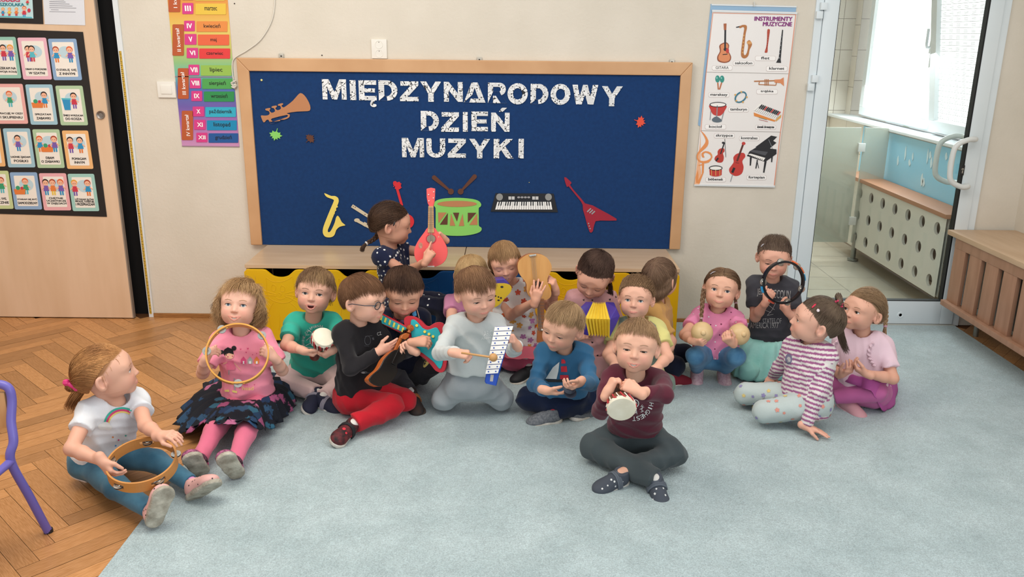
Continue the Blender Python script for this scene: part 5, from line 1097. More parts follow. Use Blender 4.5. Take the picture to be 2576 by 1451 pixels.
def child(c):
    t0 = _t.time(); s = c.get('s', 1.); K = Kid(); rg = np.random.default_rng(c.get('seed', 7))
    pel, N = npv(c['pel']), npv(c['N']); hs = c.get('hs', 1.04)
    root = empty('person', (pel[0], pel[1], 0 if c.get('floor', True) else 0), c['label'], 'person'); K.root = root
    by, hy = radians(c['by']), radians(c.get('hy', c['by'])); left = np.array([cos(by), sin(by), 0]); roll = radians(c.get('sroll', 0)); left = left*cos(roll)+np.array([0, 0, -1])*sin(roll); hl_ = np.array([cos(hy), sin(hy), 0]); fwd = np.array([sin(by), -cos(by), 0])
    ax = unit(N-pel); K.N = N; K.fwd = fwd; tone = npv(c.get('tone', (.76, .455, .335)))*np.array([.88, .80, .76])
    # ---- head
    yaw, pit, rol = c['face']; R = rotm(yaw, pit, rol); H0 = PW(*c['head'], c.get('hY', N[1]-.015)); K.H0 = H0; K.R = R; K.hs = hs
    if 'eye' in c:   # the place of the eyes decides where the head is
        w_, eu, ev_ = c['eye']; v_ = R@(np.array([{'M': 0, 'R': -.030, 'L': .030}[w_], -.080, 0.])*hs); H0 = PW(eu, ev_, c.get('hY', N[1]-.015)+v_[1])-v_; K.H0 = H0
    tw = lambda v: H0+(np.atleast_2d(v)*hs)@R.T
    Bh = H0+R@(np.array([0, .015, -.078])*hs); dN = np.linalg.norm(Bh-N); need = c.get('nk', .036)
    if dN > need: N = N+(Bh-N)*(1-need/dN); c['N'] = N; ax = unit(N-pel); K.N = N
    hc = hx(c['hair'][0]); nl = ((N-ax*.02-H0)@R)/hs
    V, F, C, ft = head_mesh(c.get('mouth', 'closed'), c.get('eyes', 1.), tone, hc, c.get('fat', 1.), nl, smile=c.get('smile', 0), blush=c.get('blush', 1.), scalp=True)
    parts = [(tw(V), F, C)]
    # ---- arms (skin)
    sh = {}
    for sd, sg in (('R', -1), ('L', 1)):
        a = c.get(sd); S0 = N-ax*.036*s+left*sg*c.get('shw', .084)*s+fwd*c.get('shf', 0)
        if a and 'S' in a: S0 = S0+npv(a['S'])
        if not a: continue
        E = (S0+a['W'])/2+npv(a['E'][1]) if a['E'][0] == 'mid' else a['E'] if isinstance(a['E'], np.ndarray) else lim(S0, a['E'][:2], .158*s, a['E'][2]); W = a['W'] if isinstance(a['W'], np.ndarray) else lim(E, a['W'][:2], .132*s, a['W'][2])
        sh[sd] = (S0, E, W); hd = a.get('hd')
        if hd is None: d = unit(W-E)
        elif len(hd) == 3: d = unit(hd)
        else: d = unit(lim(W, hd, .05, a.get('hs', -1))-W)
        n = unit(a.get('pn', (0, 1, 0))); n = unit(n-d*(n@d)); th = np.cross(d, n)*(1 if sd == 'R' else -1); sh[sd] += (d, n)
        short = c.get('sleeve', 'long') != 'long'
        P0 = S0 if short else E+(W-E)*.55
        pts = [P0, W, E if short else P0, W+d*.1]; mn = np.min(pts, 0)-.055; mx = np.max(pts, 0)+.055
        f = Fld(mn, mx, .0029)
        if short: f.cap(S0, E, .029*s, .0235*s, .01); f.cap(E, E+(W-E)*.35, .0238*s, .0238*s, .012)
        f.cap(E+(W-E)*(.35 if short else .55), W, .0235*s if short else .021*s, .0160*s, .01)
        if a.get('hand', True): hand_field(f, W, d, n, th, a.get('curl', .35), a.get('hsc', .94)*s, a.get('spread', .12), a.get('point'), a.get('tc', .4))
        v, F2 = f.mesh(); v = relax(v, F2, 1, .3); cc = np.tile(tone*np.array([1.02, .98, .97]), (len(v), 1)); g = np.clip(1-np.abs(np.linalg.norm(v-W-d*.07, axis=1))/.05, 0, 1)[:, None]*.22; cc = cc*(1-g)+np.array([.80, .36, .27])*g
        parts.append((v, F2, cc))
    K.sh = sh
    # ---- hidden body core
    core = Fld(np.minimum(pel, N)-.2, np.maximum(pel, N)+.2, .009); core.cap(pel, N-ax*.05, .05, .045, .02)
    legs = c.get('legs', {}); LG = {}
    for sd, sg in (('R', -1), ('L', 1)):
        l = legs.get(sd); 
        if not l: continue
        Hj = pel+hl_*sg*.046*s; LG[sd] = (Hj, npv(l['K']), npv(l['A'])); core.cap(Hj, Hj+(LG[sd][1]-Hj)*.4, .035, .03, .02)
    v, F2 = core.mesh(); parts.append((v, F2, np.tile(tone, (len(v), 1))))
    for sd in LG:   # bare ankle / sock
        Hj, Kn, A = LG[sd]; l = legs[sd]
        if l.get('bare'):
            f = Fld(np.minimum(Kn, A)-.06, np.maximum(Kn, A)+.06, .004); f.cap(A+(Kn-A)*.55, A, .030*s, .0215*s, .01); v, F2 = f.mesh(); parts.append((v, F2, np.tile(tone, (len(v), 1))))
    VV = []; FF = []; CCl = []; n0 = 0
    for v, f_, cc in parts: VV.append(v); FF.append(f_+n0); CCl.append(cc); n0 += len(v)
    body = mesh_obj('body', np.concatenate(VV), np.concatenate(FF), skinm, root, smooth=True); color_attr(body, np.concatenate(CCl))
    # ---- eyes, lashes, brows, teeth
    gz = c.get('gaze', (0, 0)); im = irism(c.get('iris', '#5a6f7d'))
    bv = BVHTree.FromPolygons([tuple(x) for x in V], [tuple(x) for x in F])
    def srf(x, z, o=.0006):
        h = bv.ray_cast(Vector((x, -.2, z)), Vector((0, 1, 0))); return (x, (h[0].y if h[0] else -.08)-o, z)
    ev = c.get('eyes', 1.)
    for sg in (-1, 1):
        if ev > .05:
            g = Vector((sin(radians(gz[0])), -cos(radians(gz[0]))*cos(radians(gz[1])), -sin(radians(gz[1])))); T = frame((sg*.0300, ft['EY'], 0), g, (1, 0, 0)); r = ft['ER']; mb = MB()
            for a0, a1, mi in ((0, 13, 2), (13, 29, 1), (29, 100, 0)):
                pr = []
                for k in range(6): a = radians(a0+(a1-a0)*k/5); pr.append((r*sin(a)+1e-7, r*cos(a)+(.0004 if mi else 0)))
                mb.lathe(pr, T, 20, mi)
            mb.V = [tuple(p) for p in tw(np.array(mb.V))]; mb.F = [f_ for f_ in mb.F if len(f_) == 4]; mb.M = mb.M[:0]+[0]*0
            # material by ring
            M_ = []
            for mi in (2, 1, 0): M_ += [mi]*(5*20)
            mb.M = M_[:len(mb.F)]; e = mb.build('eye', [eyew, im, pupm], root, True)
        L = []; hh = .0070*ev+.0006; cz = -.001-(1-ev)*.0045 if ev > .05 else -.0050
        for k in range(9):
            x = -.0140+.0280*k/8; q_ = sqrt(max(1-(x/.0143)**2, 0)); z = cz+(hh*q_ if ev > .05 else -.0022*q_+.001); rr_ = .0159
            y = ft['EY']-sqrt(max(rr_**2-x*x-z*z, 1e-8)); L.append((sg*.0302+x, y, z))
        mb = MB(); mb.tube(tw(np.array(L)), [.0004*hs]+[.00085*hs*c.get('lash', 1)]*7+[.0004*hs], 5); mb.build('lashes', lashm, root, True)
        B = [srf(sg*(.0145+.030*k/6), .0178+c.get('brow', 0)+.0055*sin(k/6*2.4)-.0035*k/6, .0002) for k in range(7)]
        mb = MB(); mb.tube(tw(np.array(B)), [.0007]+[.0015*c.get('bt', 1)]*5+[.0007], 6); mb.build('eyebrow', mat('brow_'+c['hair'][0][1:], tuple(x*.6+.4*t for x, t in zip(hc, tone*.7)), .8), root, True)
    if c.get('mouth') in ('open', 'teeth'):
        y0 = ft['Y0'][ft['ul'][2]]; z1 = ft['zc']+(.0085 if c['mouth'] == 'open' else .0045); mb = MB(); hgt = .0042 if c['mouth'] == 'open' else .005
        for k in range(8):
            x = (k-3.5)*.0037; yy = y0+.0038+abs(x)**2*14; mb.box((x-.00175, yy, z1-hgt), (x+.00175, yy+.003, z1+.001), bev=.0006)
        if c['mouth'] == 'teeth':
            for k in range(6): x = (k-2.5)*.0035; yy = y0+.0045+abs(x)**2*14; mb.box((x-.0016, yy, z1-.0095), (x+.0016, yy+.003, z1-.0056), bev=.0005)
        mb.V = [tuple(p) for p in tw(np.array(mb.V))]; mb.build('teeth', teethm, root, True)
    # ---- hair
    hcol, hcol2 = c['hair']; hm = hairm(hcol, hcol2); Ps = []; Rs = []
    for h_ in c['hairs']:
        P, R_ = hair_strands(h_[0], rg, **h_[1]); S, M, _ = P.shape; P = tw(P.reshape(-1, 3)).reshape(S, M, 3); Ps.append((P, R_*hs))
    for t_ in c.get('tails', []):
        path = [PW(u, v, H0[1]+dy) for u, v, dy in t_[1]]
        if t_[0] == 'pony' and c['hairs'][-1][0] == 'pulled': tp_ = unit(c['hairs'][-1][1]['tie']); K.tie = tw(spt(tp_, .004))[0]; path = [K.tie, tw(spt(tp_, c.get('tl', .020)))[0]]+path[1:]
        if t_[0] == 'pony': Ps.append(tail_strands(path, t_[2], t_[3], rg, **(t_[4] if len(t_) > 4 else {})))
        else:
            mb, e, td = braid_geo(path, t_[2], t_[3]); mb.build('braid', hm, root, True)
            mb = MB(); mb.lathe([(.6*t_[2], -.004), (.8*t_[2], 0), (.6*t_[2], .004)], frame(e, td, (1, 0, 0)), 14); mb.build('hair_tie', mat('tie_'+t_[4][1:], t_[4], .5), root, True)
            Ps.append(tail_strands([e, e+td*.02+np.array([0, 0, -.01]), e+td*.03+np.array([0, 0, -.03])], t_[2]*.5, t_[2]*.9, rg, n=70, M=8))
    VV = []; FF = []; n0 = 0
    for P, R_ in Ps:
        v, f_ = tubes(P, R_); VV.append(v); FF.append(f_+n0); n0 += len(v)
    mesh_obj('hair', np.concatenate(VV), np.concatenate(FF), hm, root, smooth=True)
    # ---- top
    bulk = c.get('bulk', 1.); top = c['top']
    pts = [pel, N]+[p for a in sh.values() for p in a[:3]]
    f = Fld(np.min(pts, 0)-.11, np.max(pts, 0)+.11, .0046)
    hsd = hl_
    for t, w, r in ((-.05, .040, .073), (.12, .038, .070), (.3, .036, .064), (.48, .038, .060), (.64, .043, .058), (.78, .050, .053), (.88, .056, .042), (.93, .050, .034)):
        sd_ = unit(hsd*(1-max(t, 0))+left*max(t, 0)); f.stad(pel+(N-pel)*t-fwd*0+fwd*c.get('belly', .006)*sin(min(max(t, 0), 1)*pi), sd_, w*s*bulk, r*s*bulk, .03)
    hem = c.get('hem', -.02); f.cut(pel+ax*hem, -ax*.9+np.array([0, 0, -.3]), .004)
    sl = c.get('sleeve', 'long')
    for sd in sh:
        S0, E, W = sh[sd][:3]; f.cap(N-ax*.055*s, S0, .038*s, .037*s, .025)
        if sl == 'long':
            f.cap(S0, E, .0365*s, .0305*s, .015); pn_ = unit(W-E); fr = c.get('cuff', .93); f.cap(E, E+(W-E)*(fr+.25), .0305*s, .0235*s, .012, clip=((E+(W-E)*fr, pn_),))
        elif sl in ('short', 'cap'):
            fr = c.get('slf', .62 if sl == 'short' else .25); pn_ = unit(E-S0); f.cap(S0, S0+(E-S0)*(fr+.35), .0395*s, .041*s, .012, clip=((S0+(E-S0)*fr, pn_),))
    if not c.get('nofold'): f.noise(c.get('folds', .0075), c.get('ffr', 38), c.get('seed', 7))
    f.ell(N+ax*.010+fwd*.006, (.045*c.get('neckw', 1), .042*c.get('neckw', 1), .036), .004, np.stack([left, unit(np.cross(ax, left)), ax], 1), neg=True)
    K.top = build_field(f, c.get('topname', 'shirt'), top, root)
    mb = MB(); a1 = left*.050*c.get('neckw', 1); a2 = unit(np.cross(ax, left))*.046*c.get('neckw', 1); ring_ = [N+ax*(-.008)+fwd*.006+a1*cos(2*pi*k/24)+a2*sin(2*pi*k/24) for k in range(25)]
    # ---- bottom
    if 'bottom' in c:
        bt = c['bottom']; q_ = c.get('slim', 1.)
        pts = [pel]+[p for l in LG.values() for p in l]; f = Fld(np.min(pts, 0)-.10, np.max(pts, 0)+.10, .005)
        f.stad(pel, hl_, .042*s, .077*s*(.93+.07*q_), .02); f.stad(pel+ax*.045, hl_, .038*s, .060*s, .02)
        for sd in LG:
            Hj, Kn, A = LG[sd]; l = legs[sd]; f.cap(Hj, Kn, .064*s*q_, .048*s*q_, .02); pn_ = unit(A-Kn); fr = l.get('fr', .93); f.cap(Kn, Kn+(A-Kn)*(fr+.3), .048*s*q_, (.036 if not c.get('tight') else .030)*s*q_, .015, clip=((Kn+(A-Kn)*fr, pn_),))
        f.noise(c.get('pfolds', .009)*(1 if not c.get('tight') else .35), 34, c.get('seed', 7)+5); f.cut((0, 0, .007), (0, 0, -1), .006)
        K.bottom = build_field(f, c.get('botname', 'trousers'), bt, root)
    for sd in LG:
        l = legs[sd]; Hj, Kn, A = LG[sd]
        if 'T' not in l: continue
        if not l.get('bare'):
            f = Fld(A-.08, A+.08, .004); f.cap(A+(Kn-A)*.25, A, .0245*s, .0225*s, .005); build_field(f, 'sock', c.get('sock', mat('sock_white', '#d9d6d0', .9)), root)
        um, sm = c['shoes'][:2]; shoe(root, A, npv(l['T']), npv(l.get('up', A-np.array([A[0], A[1], -1]))), um, sm, s*c.get('ss', 1.), c['shoes'][2] if len(c['shoes']) > 2 else None)
    K.bvt = None; K.c = c
    ln = lambda a, b: round(float(np.linalg.norm(a-b)), 3)
    LOG.append(str((c['label'][:28], 'torso', ln(pel, N), 'neck-head', ln(N, H0), {k: (ln(v[0], v[1]), ln(v[1], v[2])) for k, v in sh.items()}, {k: (ln(v[0], v[1]), ln(v[1], v[2])) for k, v in LG.items()}, 't%.1f' % (_t.time()-t0))))
    return K
def bvh_of(o):
    me = o.data; V = np.empty(len(me.vertices)*3); me.vertices.foreach_get('co', V); V = V.reshape(-1, 3); F = [tuple(p.vertices) for p in me.polygons]; return BVHTree.FromPolygons([tuple(v) for v in V], F)
def decal(K, polys, name='print', off=.0016, tgt=None, label=None, maxe=7.):
    """print on cloth: outlines drawn as seen, laid on the cloth surface. polys: (points px | ('text', s, x0,y0,x1,y1, rot) , material)"""
    o = tgt or K.top; bv = bvh_of(o); by = {}
    from mathutils.geometry import tessellate_polygon
    for k, (pts, m) in enumerate(polys):
        if pts[0] == 'text':
            _, s_, x0, y0, x1, y1, *r = pts; V, F, _a = text_geo(s_, 0); r = r[0] if r else 0; W = []; cx, cy = (x0+x1)/2, (y0+y1)/2
            for v in V:
                a, b = x0+(x1-x0)*v[0]-cx, y1+(y0-y1)*v[1]-cy; W.append((cx+a*cos(r)-b*sin(r), cy+a*sin(r)+b*cos(r)))
            T = []
            for f in F:
                for i in range(1, len(f)-1): T.append((W[f[0]], W[f[i]], W[f[i+1]]))
        else:
            tri = tessellate_polygon([[Vector((p[0], p[1], 0)) for p in pts]]); T = [tuple(tuple(pts[i]) for i in t) for t in tri]
        out = []
        while T:
            t = T.pop(); e = [((t[i][0]-t[(i+1) % 3][0])**2+(t[i][1]-t[(i+1) % 3][1])**2) for i in range(3)]; j = int(np.argmax(e))
            if e[j] > maxe**2:
                a, b, c_ = t[j], t[(j+1) % 3], t[(j+2) % 3]; mm = ((a[0]+b[0])/2, (a[1]+b[1])/2); T += [(a, mm, c_), (mm, b, c_)]
            else: out.append(t)
        VV, FF, MM = by.setdefault('a', ([], [], []))
        cache = {}
        for t in out:
            ids = []
            for p in t:
                key = (round(p[0], 3), round(p[1], 3))
                if key not in cache:
                    d = ray(*p); d = d/np.linalg.norm(d); h = bv.ray_cast(Vector(CC), Vector(d))
                    cache[key] = None if h[0] is None else (np.array(h[0])-d*(off+.00018*k))
                    if cache[key] is not None: VV.append(cache[key]); cache[key] = (len(VV)-1, cache[key])
                if cache[key] is None: break
                ids.append(cache[key])
            if len(ids) == 3:
                q_ = [np.linalg.norm(ids[i][1]-ids[(i+1) % 3][1]) for i in range(3)]
                if max(q_) > .05: continue
                nn = np.cross(ids[1][1]-ids[0][1], ids[2][1]-ids[0][1]); f = [i[0] for i in ids]
                if nn@(CC-ids[0][1]) < 0: f = f[::-1]
                FF.append(tuple(f)); MM.append(m)
    VV, FF, MM = by['a']; ms = []
    for m in MM:
        if m not in ms: ms.append(m)
    if not FF: return None
    return mesh_obj(name, VV, FF, None, o, mats=ms, midx=[ms.index(m) for m in MM])
def scatter(K, shape, m, n, size, name, seed=1, tgt=None, sep=.022, off=.0012, ms=None):
    """small printed shapes all over a garment"""
    o = tgt or K.top; me = o.data; rg = np.random.default_rng(seed); nf = len(me.polygons); ctr = np.empty(nf*3); me.polygons.foreach_get('center', ctr); ctr = ctr.reshape(-1, 3); nr = np.empty(nf*3); me.polygons.foreach_get('normal', nr); nr = nr.reshape(-1, 3)
    got = []; mb = MB(); mats_ = ms or [m]
    for i in rg.permutation(nf)[:n*12]:
        p = ctr[i]
        if any(((p-g)**2).sum() < sep*sep for g in got): continue
        got.append(p); T = frame(p+nr[i]*off, nr[i], (1, .1, 0)); a = rg.uniform(-.5, .5); sz = size*rg.uniform(.8, 1.2); P = [((x*cos(a)-y*sin(a))*sz, (x*sin(a)+y*cos(a))*sz) for x, y in shape]
        V = [T @ Vector((x, y, 0)) for x, y in P]; c0 = T @ Vector((0, 0, .0003)); nn = len(V); mb.add(V+[c0], [(k, (k+1) % nn, nn) for k in range(nn)], int(rg.integers(len(mats_))))
        if len(got) >= n: break
    return mb.build(name, mats_, o)
HEART = [(0, -.9), (.55, -.25), (.85, .25), (.6, .65), (.25, .6), (0, .3), (-.25, .6), (-.6, .65), (-.85, .25), (-.55, -.25)]
DOT = [(cos(2*pi*k/10), sin(2*pi*k/10)) for k in range(10)]
FLOW = [((.45+.55*abs(cos(2.5*2*pi*k/30))**.6)*cos(2*pi*k/30), (.45+.55*abs(cos(2.5*2*pi*k/30))**.6)*sin(2*pi*k/30)) for k in range(30)]
def gown(parent, waist, rx, ry, hem, name, m, rings=14, n=96, rip=.012, nrip=17, seed=0, sag=.0, edge=.0, w0=0., bulge=.3):
    """cloth hanging from a waist ellipse out to a hem line of world points"""
    rg = np.random.default_rng(seed); hem = [npv(p) for p in hem]; Hc = np.array(smooth_closed(hem, 12)); L = np.r_[0, np.cumsum(np.linalg.norm(np.diff(np.vstack([Hc, Hc[:1]]), axis=0), axis=1))]; q_ = np.linspace(0, L[-1], n, endpoint=False); HH = np.vstack([Hc, Hc[:1]]); HP = np.stack([np.interp(q_, L, HH[:, k]) for k in range(3)], 1)
    c = waist; an = np.arctan2(HP[:, 1]-c[1], HP[:, 0]-c[0]); WP = np.stack([c[0]+rx*np.cos(an), c[1]+ry*np.sin(an), np.full(n, c[2])], 1)
    ph = rg.uniform(0, 6, 3); V = []; F = []
    for r in range(rings+1):
        u = r/rings; b = sin(u*pi)*bulge; P = WP*(1-u)+HP*u; P[:, 2] += b*.10*(1-u)+0; out = (HP-WP)*np.array([1, 1, 0]); P += out*b*.25
        w = np.sin(an*nrip+ph[0]+np.sin(an*3+ph[1])*1.2)*rip*u**.6+np.sin(an*nrip*2.3+ph[2])*rip*.35*u; o_ = out/(np.linalg.norm(out, axis=1)[:, None]+1e-6); P += o_*w[:, None]; P[:, 2] += np.abs(w)*.9+rip*.3
        if r == rings and edge: P[:, 2] += rg.uniform(-1, 1, n)*edge; P += o_*rg.uniform(-1, 1, n)[:, None]*edge
        P[:, 2] = np.maximum(P[:, 2], .009); V.append(P)
    V = np.concatenate(V)
    for r in range(rings):
        for k in range(n): F.append((r*n+k, r*n+(k+1) % n, (r+1)*n+(k+1) % n, (r+1)*n+k))
    o = mesh_obj(name, V, np.array(F), m, parent, smooth=True); md = o.modifiers.new('t', 'SOLIDIFY'); md.thickness = .0015; return o
# ---------------------------------------------------------------- the children, from the left
whs = mat('sole_white', '#d8d4cc', .6, '#b5ada0', 40, bump=.2, bscale=120); gys = mat('sole_grey', '#bdb7a8', .7, '#8f8778', 30, bump=.3, bscale=150)
UP = np.array([0, 0, 1.]); KD = {}
def add(key, c):
    if ONLY is None or key in ONLY: KD[key] = child(c)
    return KD.get(key)
F_ = PF
add('k14', dict(eye=('M', 1598, 880), hs=0.95, label='boy in a maroon sweatshirt at the very front, cross-legged, gripping a small hand drum', pel=F_(1597, 1095, .085), N=PW(1604, 952, -1.86), by=-6, head=(1600, 880), hY=-1.90, face=(-11, -14, 3), mouth='teeth', smile=1, eyes=.32, iris='#4a4038', gaze=(0, 25), hair=('#9a7a5c', '#b7946c'), tone=(.80, .50, .37), seed=14,
  hairs=[('crown', dict(n=1500, length=.0, fringe=.14, side=.8, vol=.010, messy=.003, thick=.0010, spike=.006, crown=(0, .45, .88)))], top=clothm('maroon', '#5c2433', '#501f2d'), hem=.085, sleeve='long', cuff=.70, bottom=clothm('charcoal', '#475053', '#3d4649'), bulk=1.04,
  R=dict(E=(1512, 1030, -1), W=(1529, 985, -1), hd=(1546, 950), pn=(.8, .2, -.2), curl=.75), L=dict(E=(1672, 990, -1), W=(1603, 985, -1), hd=(1562, 958), pn=(-.3, .8, -.4), curl=.75, tc=.6),
  legs=dict(R=dict(K=F_(1492, 1122, .075), A=F_(1648, 1205, .055), T=F_(1660, 1248, .02), up=(-.2, .35, .9), fr=1.0), L=dict(K=F_(1694, 1140, .075), A=F_(1562, 1192, .050), T=F_(1490, 1222, .035), up=(.25, -.1, 1), bare=1, fr=.74)), shoes=(mat('shoe_star', '#454b55', .8), whs, mat('strap_grey', '#5d646e', .8))))
add('k1', dict(eye=('R', 329, 930), label='girl in a white rainbow t-shirt and jeans at the left end, seen from the side', pel=F_(255, 1150, .085), N=PW(290, 1000, -1.92), by=42, hy=48, head=(275, 926), hY=-1.93, hs=1.04, face=(112, -10, 2), eyes=.8, iris='#4f5a60', gaze=(8, 0), hair=('#9b6b42', '#c08d58'), tone=(.78, .48, .36), seed=1, mouth='closed',
  hairs=[('pulled', dict(n=1500, tie=(.0, .93, -.25), vol=.006, curl=.0005, thick=.0011))], tails=[('pony', [(222, 952, .02), (205, 975, .03), (188, 1000, .03), (172, 1032, .03)], .016, .020, dict(n=230))],
  top=clothm('white_tee', '#e3e6ea', '#d8dce2'), sleeve='short', slf=.5, bottom=clothm('jeans', '#2f5a72', '#47758c', ns=12), slim=.86, hem=-.05, tight=1,
  R=dict(E=(180, 1128, -1), W=(258, 1160, -1), hd=(280, 1195), pn=(.6, .3, -.5), curl=.4), L=dict(E=(366, 1070, -1), W=(404, 1096, -1), hd=(432, 1092), pn=(-.1, .2, -1), curl=.35),
  legs=dict(R=dict(K=F_(292, 1226, .075), A=F_(382, 1284, .06), T=PF(402, 1222, .15), up=(-.55, .75, .1), fr=.95), L=dict(K=F_(392, 1160, .085), A=F_(486, 1218, .055), T=PF(546, 1176, .14), up=(-.7, .6, .15), fr=.93)), shoes=(mat('shoe_pink_dot', '#dba9a2', .8), gys), sock=mat('sock_pink', '#d48fc0', .9)))
add('k2', dict(eye=('M', 592, 767), label='curly-haired girl in pink t-shirt and dark flowery skirt holding up a wooden tambourine', pel=F_(628, 1005, .085), N=PW(612, 842, -1.36), by=10, head=(616, 776), hY=-1.38, hs=0.98, face=(5, -20, 5), mouth='teeth', smile=1.8, eyes=.85, iris='#5d7484', gaze=(4, -6), hair=('#ae895f', '#d2ae82'), tone=(.82, .53, .42), seed=2,
  hairs=[('crown', dict(n=1500, length=.105, fringe=.20, vol=.017, curl=.016, messy=.010, thick=.0011, part=.25))],
  top=clothm('pink_tee', '#f79bb0', '#f08fa5'), sleeve='short', slf=.75, bottom=clothm('pink_leggings', '#d9708c', '#ce6783'), tight=1, slim=.8, hem=-.02, botname='leggings',
  R=dict(E=(510, 938, -1), W=(516, 905, -1), hd=(530, 880), pn=(.8, .5, 0), curl=.6), L=dict(E=(712, 935, -1), W=(690, 900, -1), hd=(668, 882), pn=(-.8, .5, 0), curl=.6),
  legs=dict(R=dict(K=F_(538, 1085, .085), A=F_(500, 1158, .06), T=PF(455, 1108, .19), up=(-.3, .9, .1), fr=.95), L=dict(K=F_(618, 1090, .085), A=F_(588, 1165, .06), T=PF(543, 1112, .185), up=(-.3, .9, .1), fr=.95)), shoes=(mat('shoe_plum', '#5d2f45', .8, '#b8688e', 90), gys, mat('strap_plum', '#4c2a3a', .8))))
add('k3', dict(eye=('M', 785, 739), label='girl with an open mouth in a turquoise-green t-shirt and pale pink trousers', pel=F_(790, 932, .085), N=PW(787, 808, -1.14), by=8, head=(792, 738), hY=-1.16, hs=1, face=(4, -13, 7), mouth='open', smile=1, eyes=.75, iris='#4b4a48', gaze=(5, 0), hair=('#7d5f45', '#a58560'), tone=(.80, .50, .38), seed=3,
  hairs=[('crown', dict(n=1500, length=.0, fringe=.34, vol=.012, curl=.002, messy=.004, thick=.0011)), ('pulled', dict(n=500, tie=(0, .96, -.3), vol=.006, curl=.003))], tails=[('pony', [(806, 700, .08), (822, 735, .09), (830, 770, .09)], .012, .014, dict(n=90, curl=.004))],
  top=clothm('green_tee', '#3bb59f', '#33aa94'), hem=.02, sleeve='short', slf=.7, bottom=clothm('pale_pink', '#d6b9b6', '#ccaeab'), slim=.95,
  R=dict(E=(720, 868, -1), W=(763, 882, -1), hd=(795, 895), pn=(.2, .3, .9), curl=.6), L=dict(E=(866, 862, -1), W=(838, 880, -1), hd=(806, 900), pn=(-.5, .5, .5), curl=.6),
  legs=dict(R=dict(K=F_(716, 960, .07), A=F_(800, 990, .055), T=F_(775, 1035, .04), up=(.6, .2, .8), fr=.93), L=dict(K=F_(858, 965, .07), A=F_(812, 1000, .05), T=F_(858, 1022, .03), up=(0, 0, 1))), shoes=(mat('shoe_navy', '#23253a', .8), whs, mat('strap_lilac', '#8f8a96', .7))))
add('k4', dict(eye=('R', 946, 768), label='boy with glasses, black sweater and red trousers, looking down at a toy violin', pel=F_(905, 992, .085), N=PW(897, 816, -1.30), by=42, hy=35, head=(920, 757), hY=-1.36, hs=1, face=(66, 3, 2), eyes=.55, iris='#4b4038', gaze=(0, 22), hair=('#6b4a34', '#845e42'), tone=(.80, .50, .38), seed=4,
  hairs=[('crown', dict(n=1900, length=.0, fringe=.30, side=.5, vol=.010, messy=.003, thick=.0010))],
  top=clothm('black_knit', '#1d1b1e', '#232124'), sleeve='long', bottom=clothm('red_sweat', '#c4202e', '#b51b29'), hem=.02, bulk=1.02,
  R=dict(E=(884, 928, -1), W=(955, 882, -1), hd=(1004, 864), pn=(-.1, .9, .2), curl=[.1, .15, .2, .3], tc=.0, spread=.04), L=dict(E=(995, 905, 1), W=(1038, 880, -1), hd=(1012, 864), pn=(-.3, -.7, -.2), curl=.7),
  legs=dict(R=dict(K=F_(985, 1022, .085), A=F_(886, 1068, .06), T=F_(838, 1108, .06), up=(.55, .5, .55), fr=.93), L=dict(K=F_(1016, 1006, .07), A=F_(960, 1030, .03))), shoes=(mat('shoe_blaze', '#1c1518', .7, '#6a2429', 45), whs, mat('strap_black', '#1c1a1e', .7)), sock=mat('sock_white', '#d9d6d0', .9)))
add('k5', dict(eye=('M', 1019, 762), label='dark-haired boy in a navy sweater looking down at a red and teal toy guitar', pel=F_(1012, 930, .085), N=PW(1008, 828, -1.14), by=5, head=(1014, 752), hY=-1.20, hs=1, face=(12, 18, 2), eyes=.25, iris='#3a2a22', gaze=(0, 30), hair=('#3f2a20', '#5a4030'), tone=(.70, .41, .29), seed=5,
  hairs=[('crown', dict(n=1900, length=.0, fringe=.22, vol=.013, messy=.005, thick=.0010, curl=.002))],
  top=clothm('navy_knit', '#1b2036', '#161a2d'), sleeve='long', bottom=clothm('slate', '#3b393f', '#333137'),
  R=dict(E=(984, 895, -1), W=PW(1044, 860, -1.385), hd=(1, -.1, .1), pn=(.1, .6, -.6), curl=.5), L=dict(E=(1085, 870, 1), W=(1095, 840, -1), hand=False),
  legs=dict(R=dict(K=F_(975, 925, .11), A=F_(1034, 990, .065), T=F_(1056, 1040, .03), up=(-.2, .2, .95)), L=dict(K=F_(1092, 912, .17), A=F_(1050, 955, .06))), shoes=(mat('shoe_dark_orange', '#2c2a2a', .75, '#3c2a22', 40), mat('sole_dark', '#4a4038', .7), mat('strap_orange', '#b06a3c', .7))))
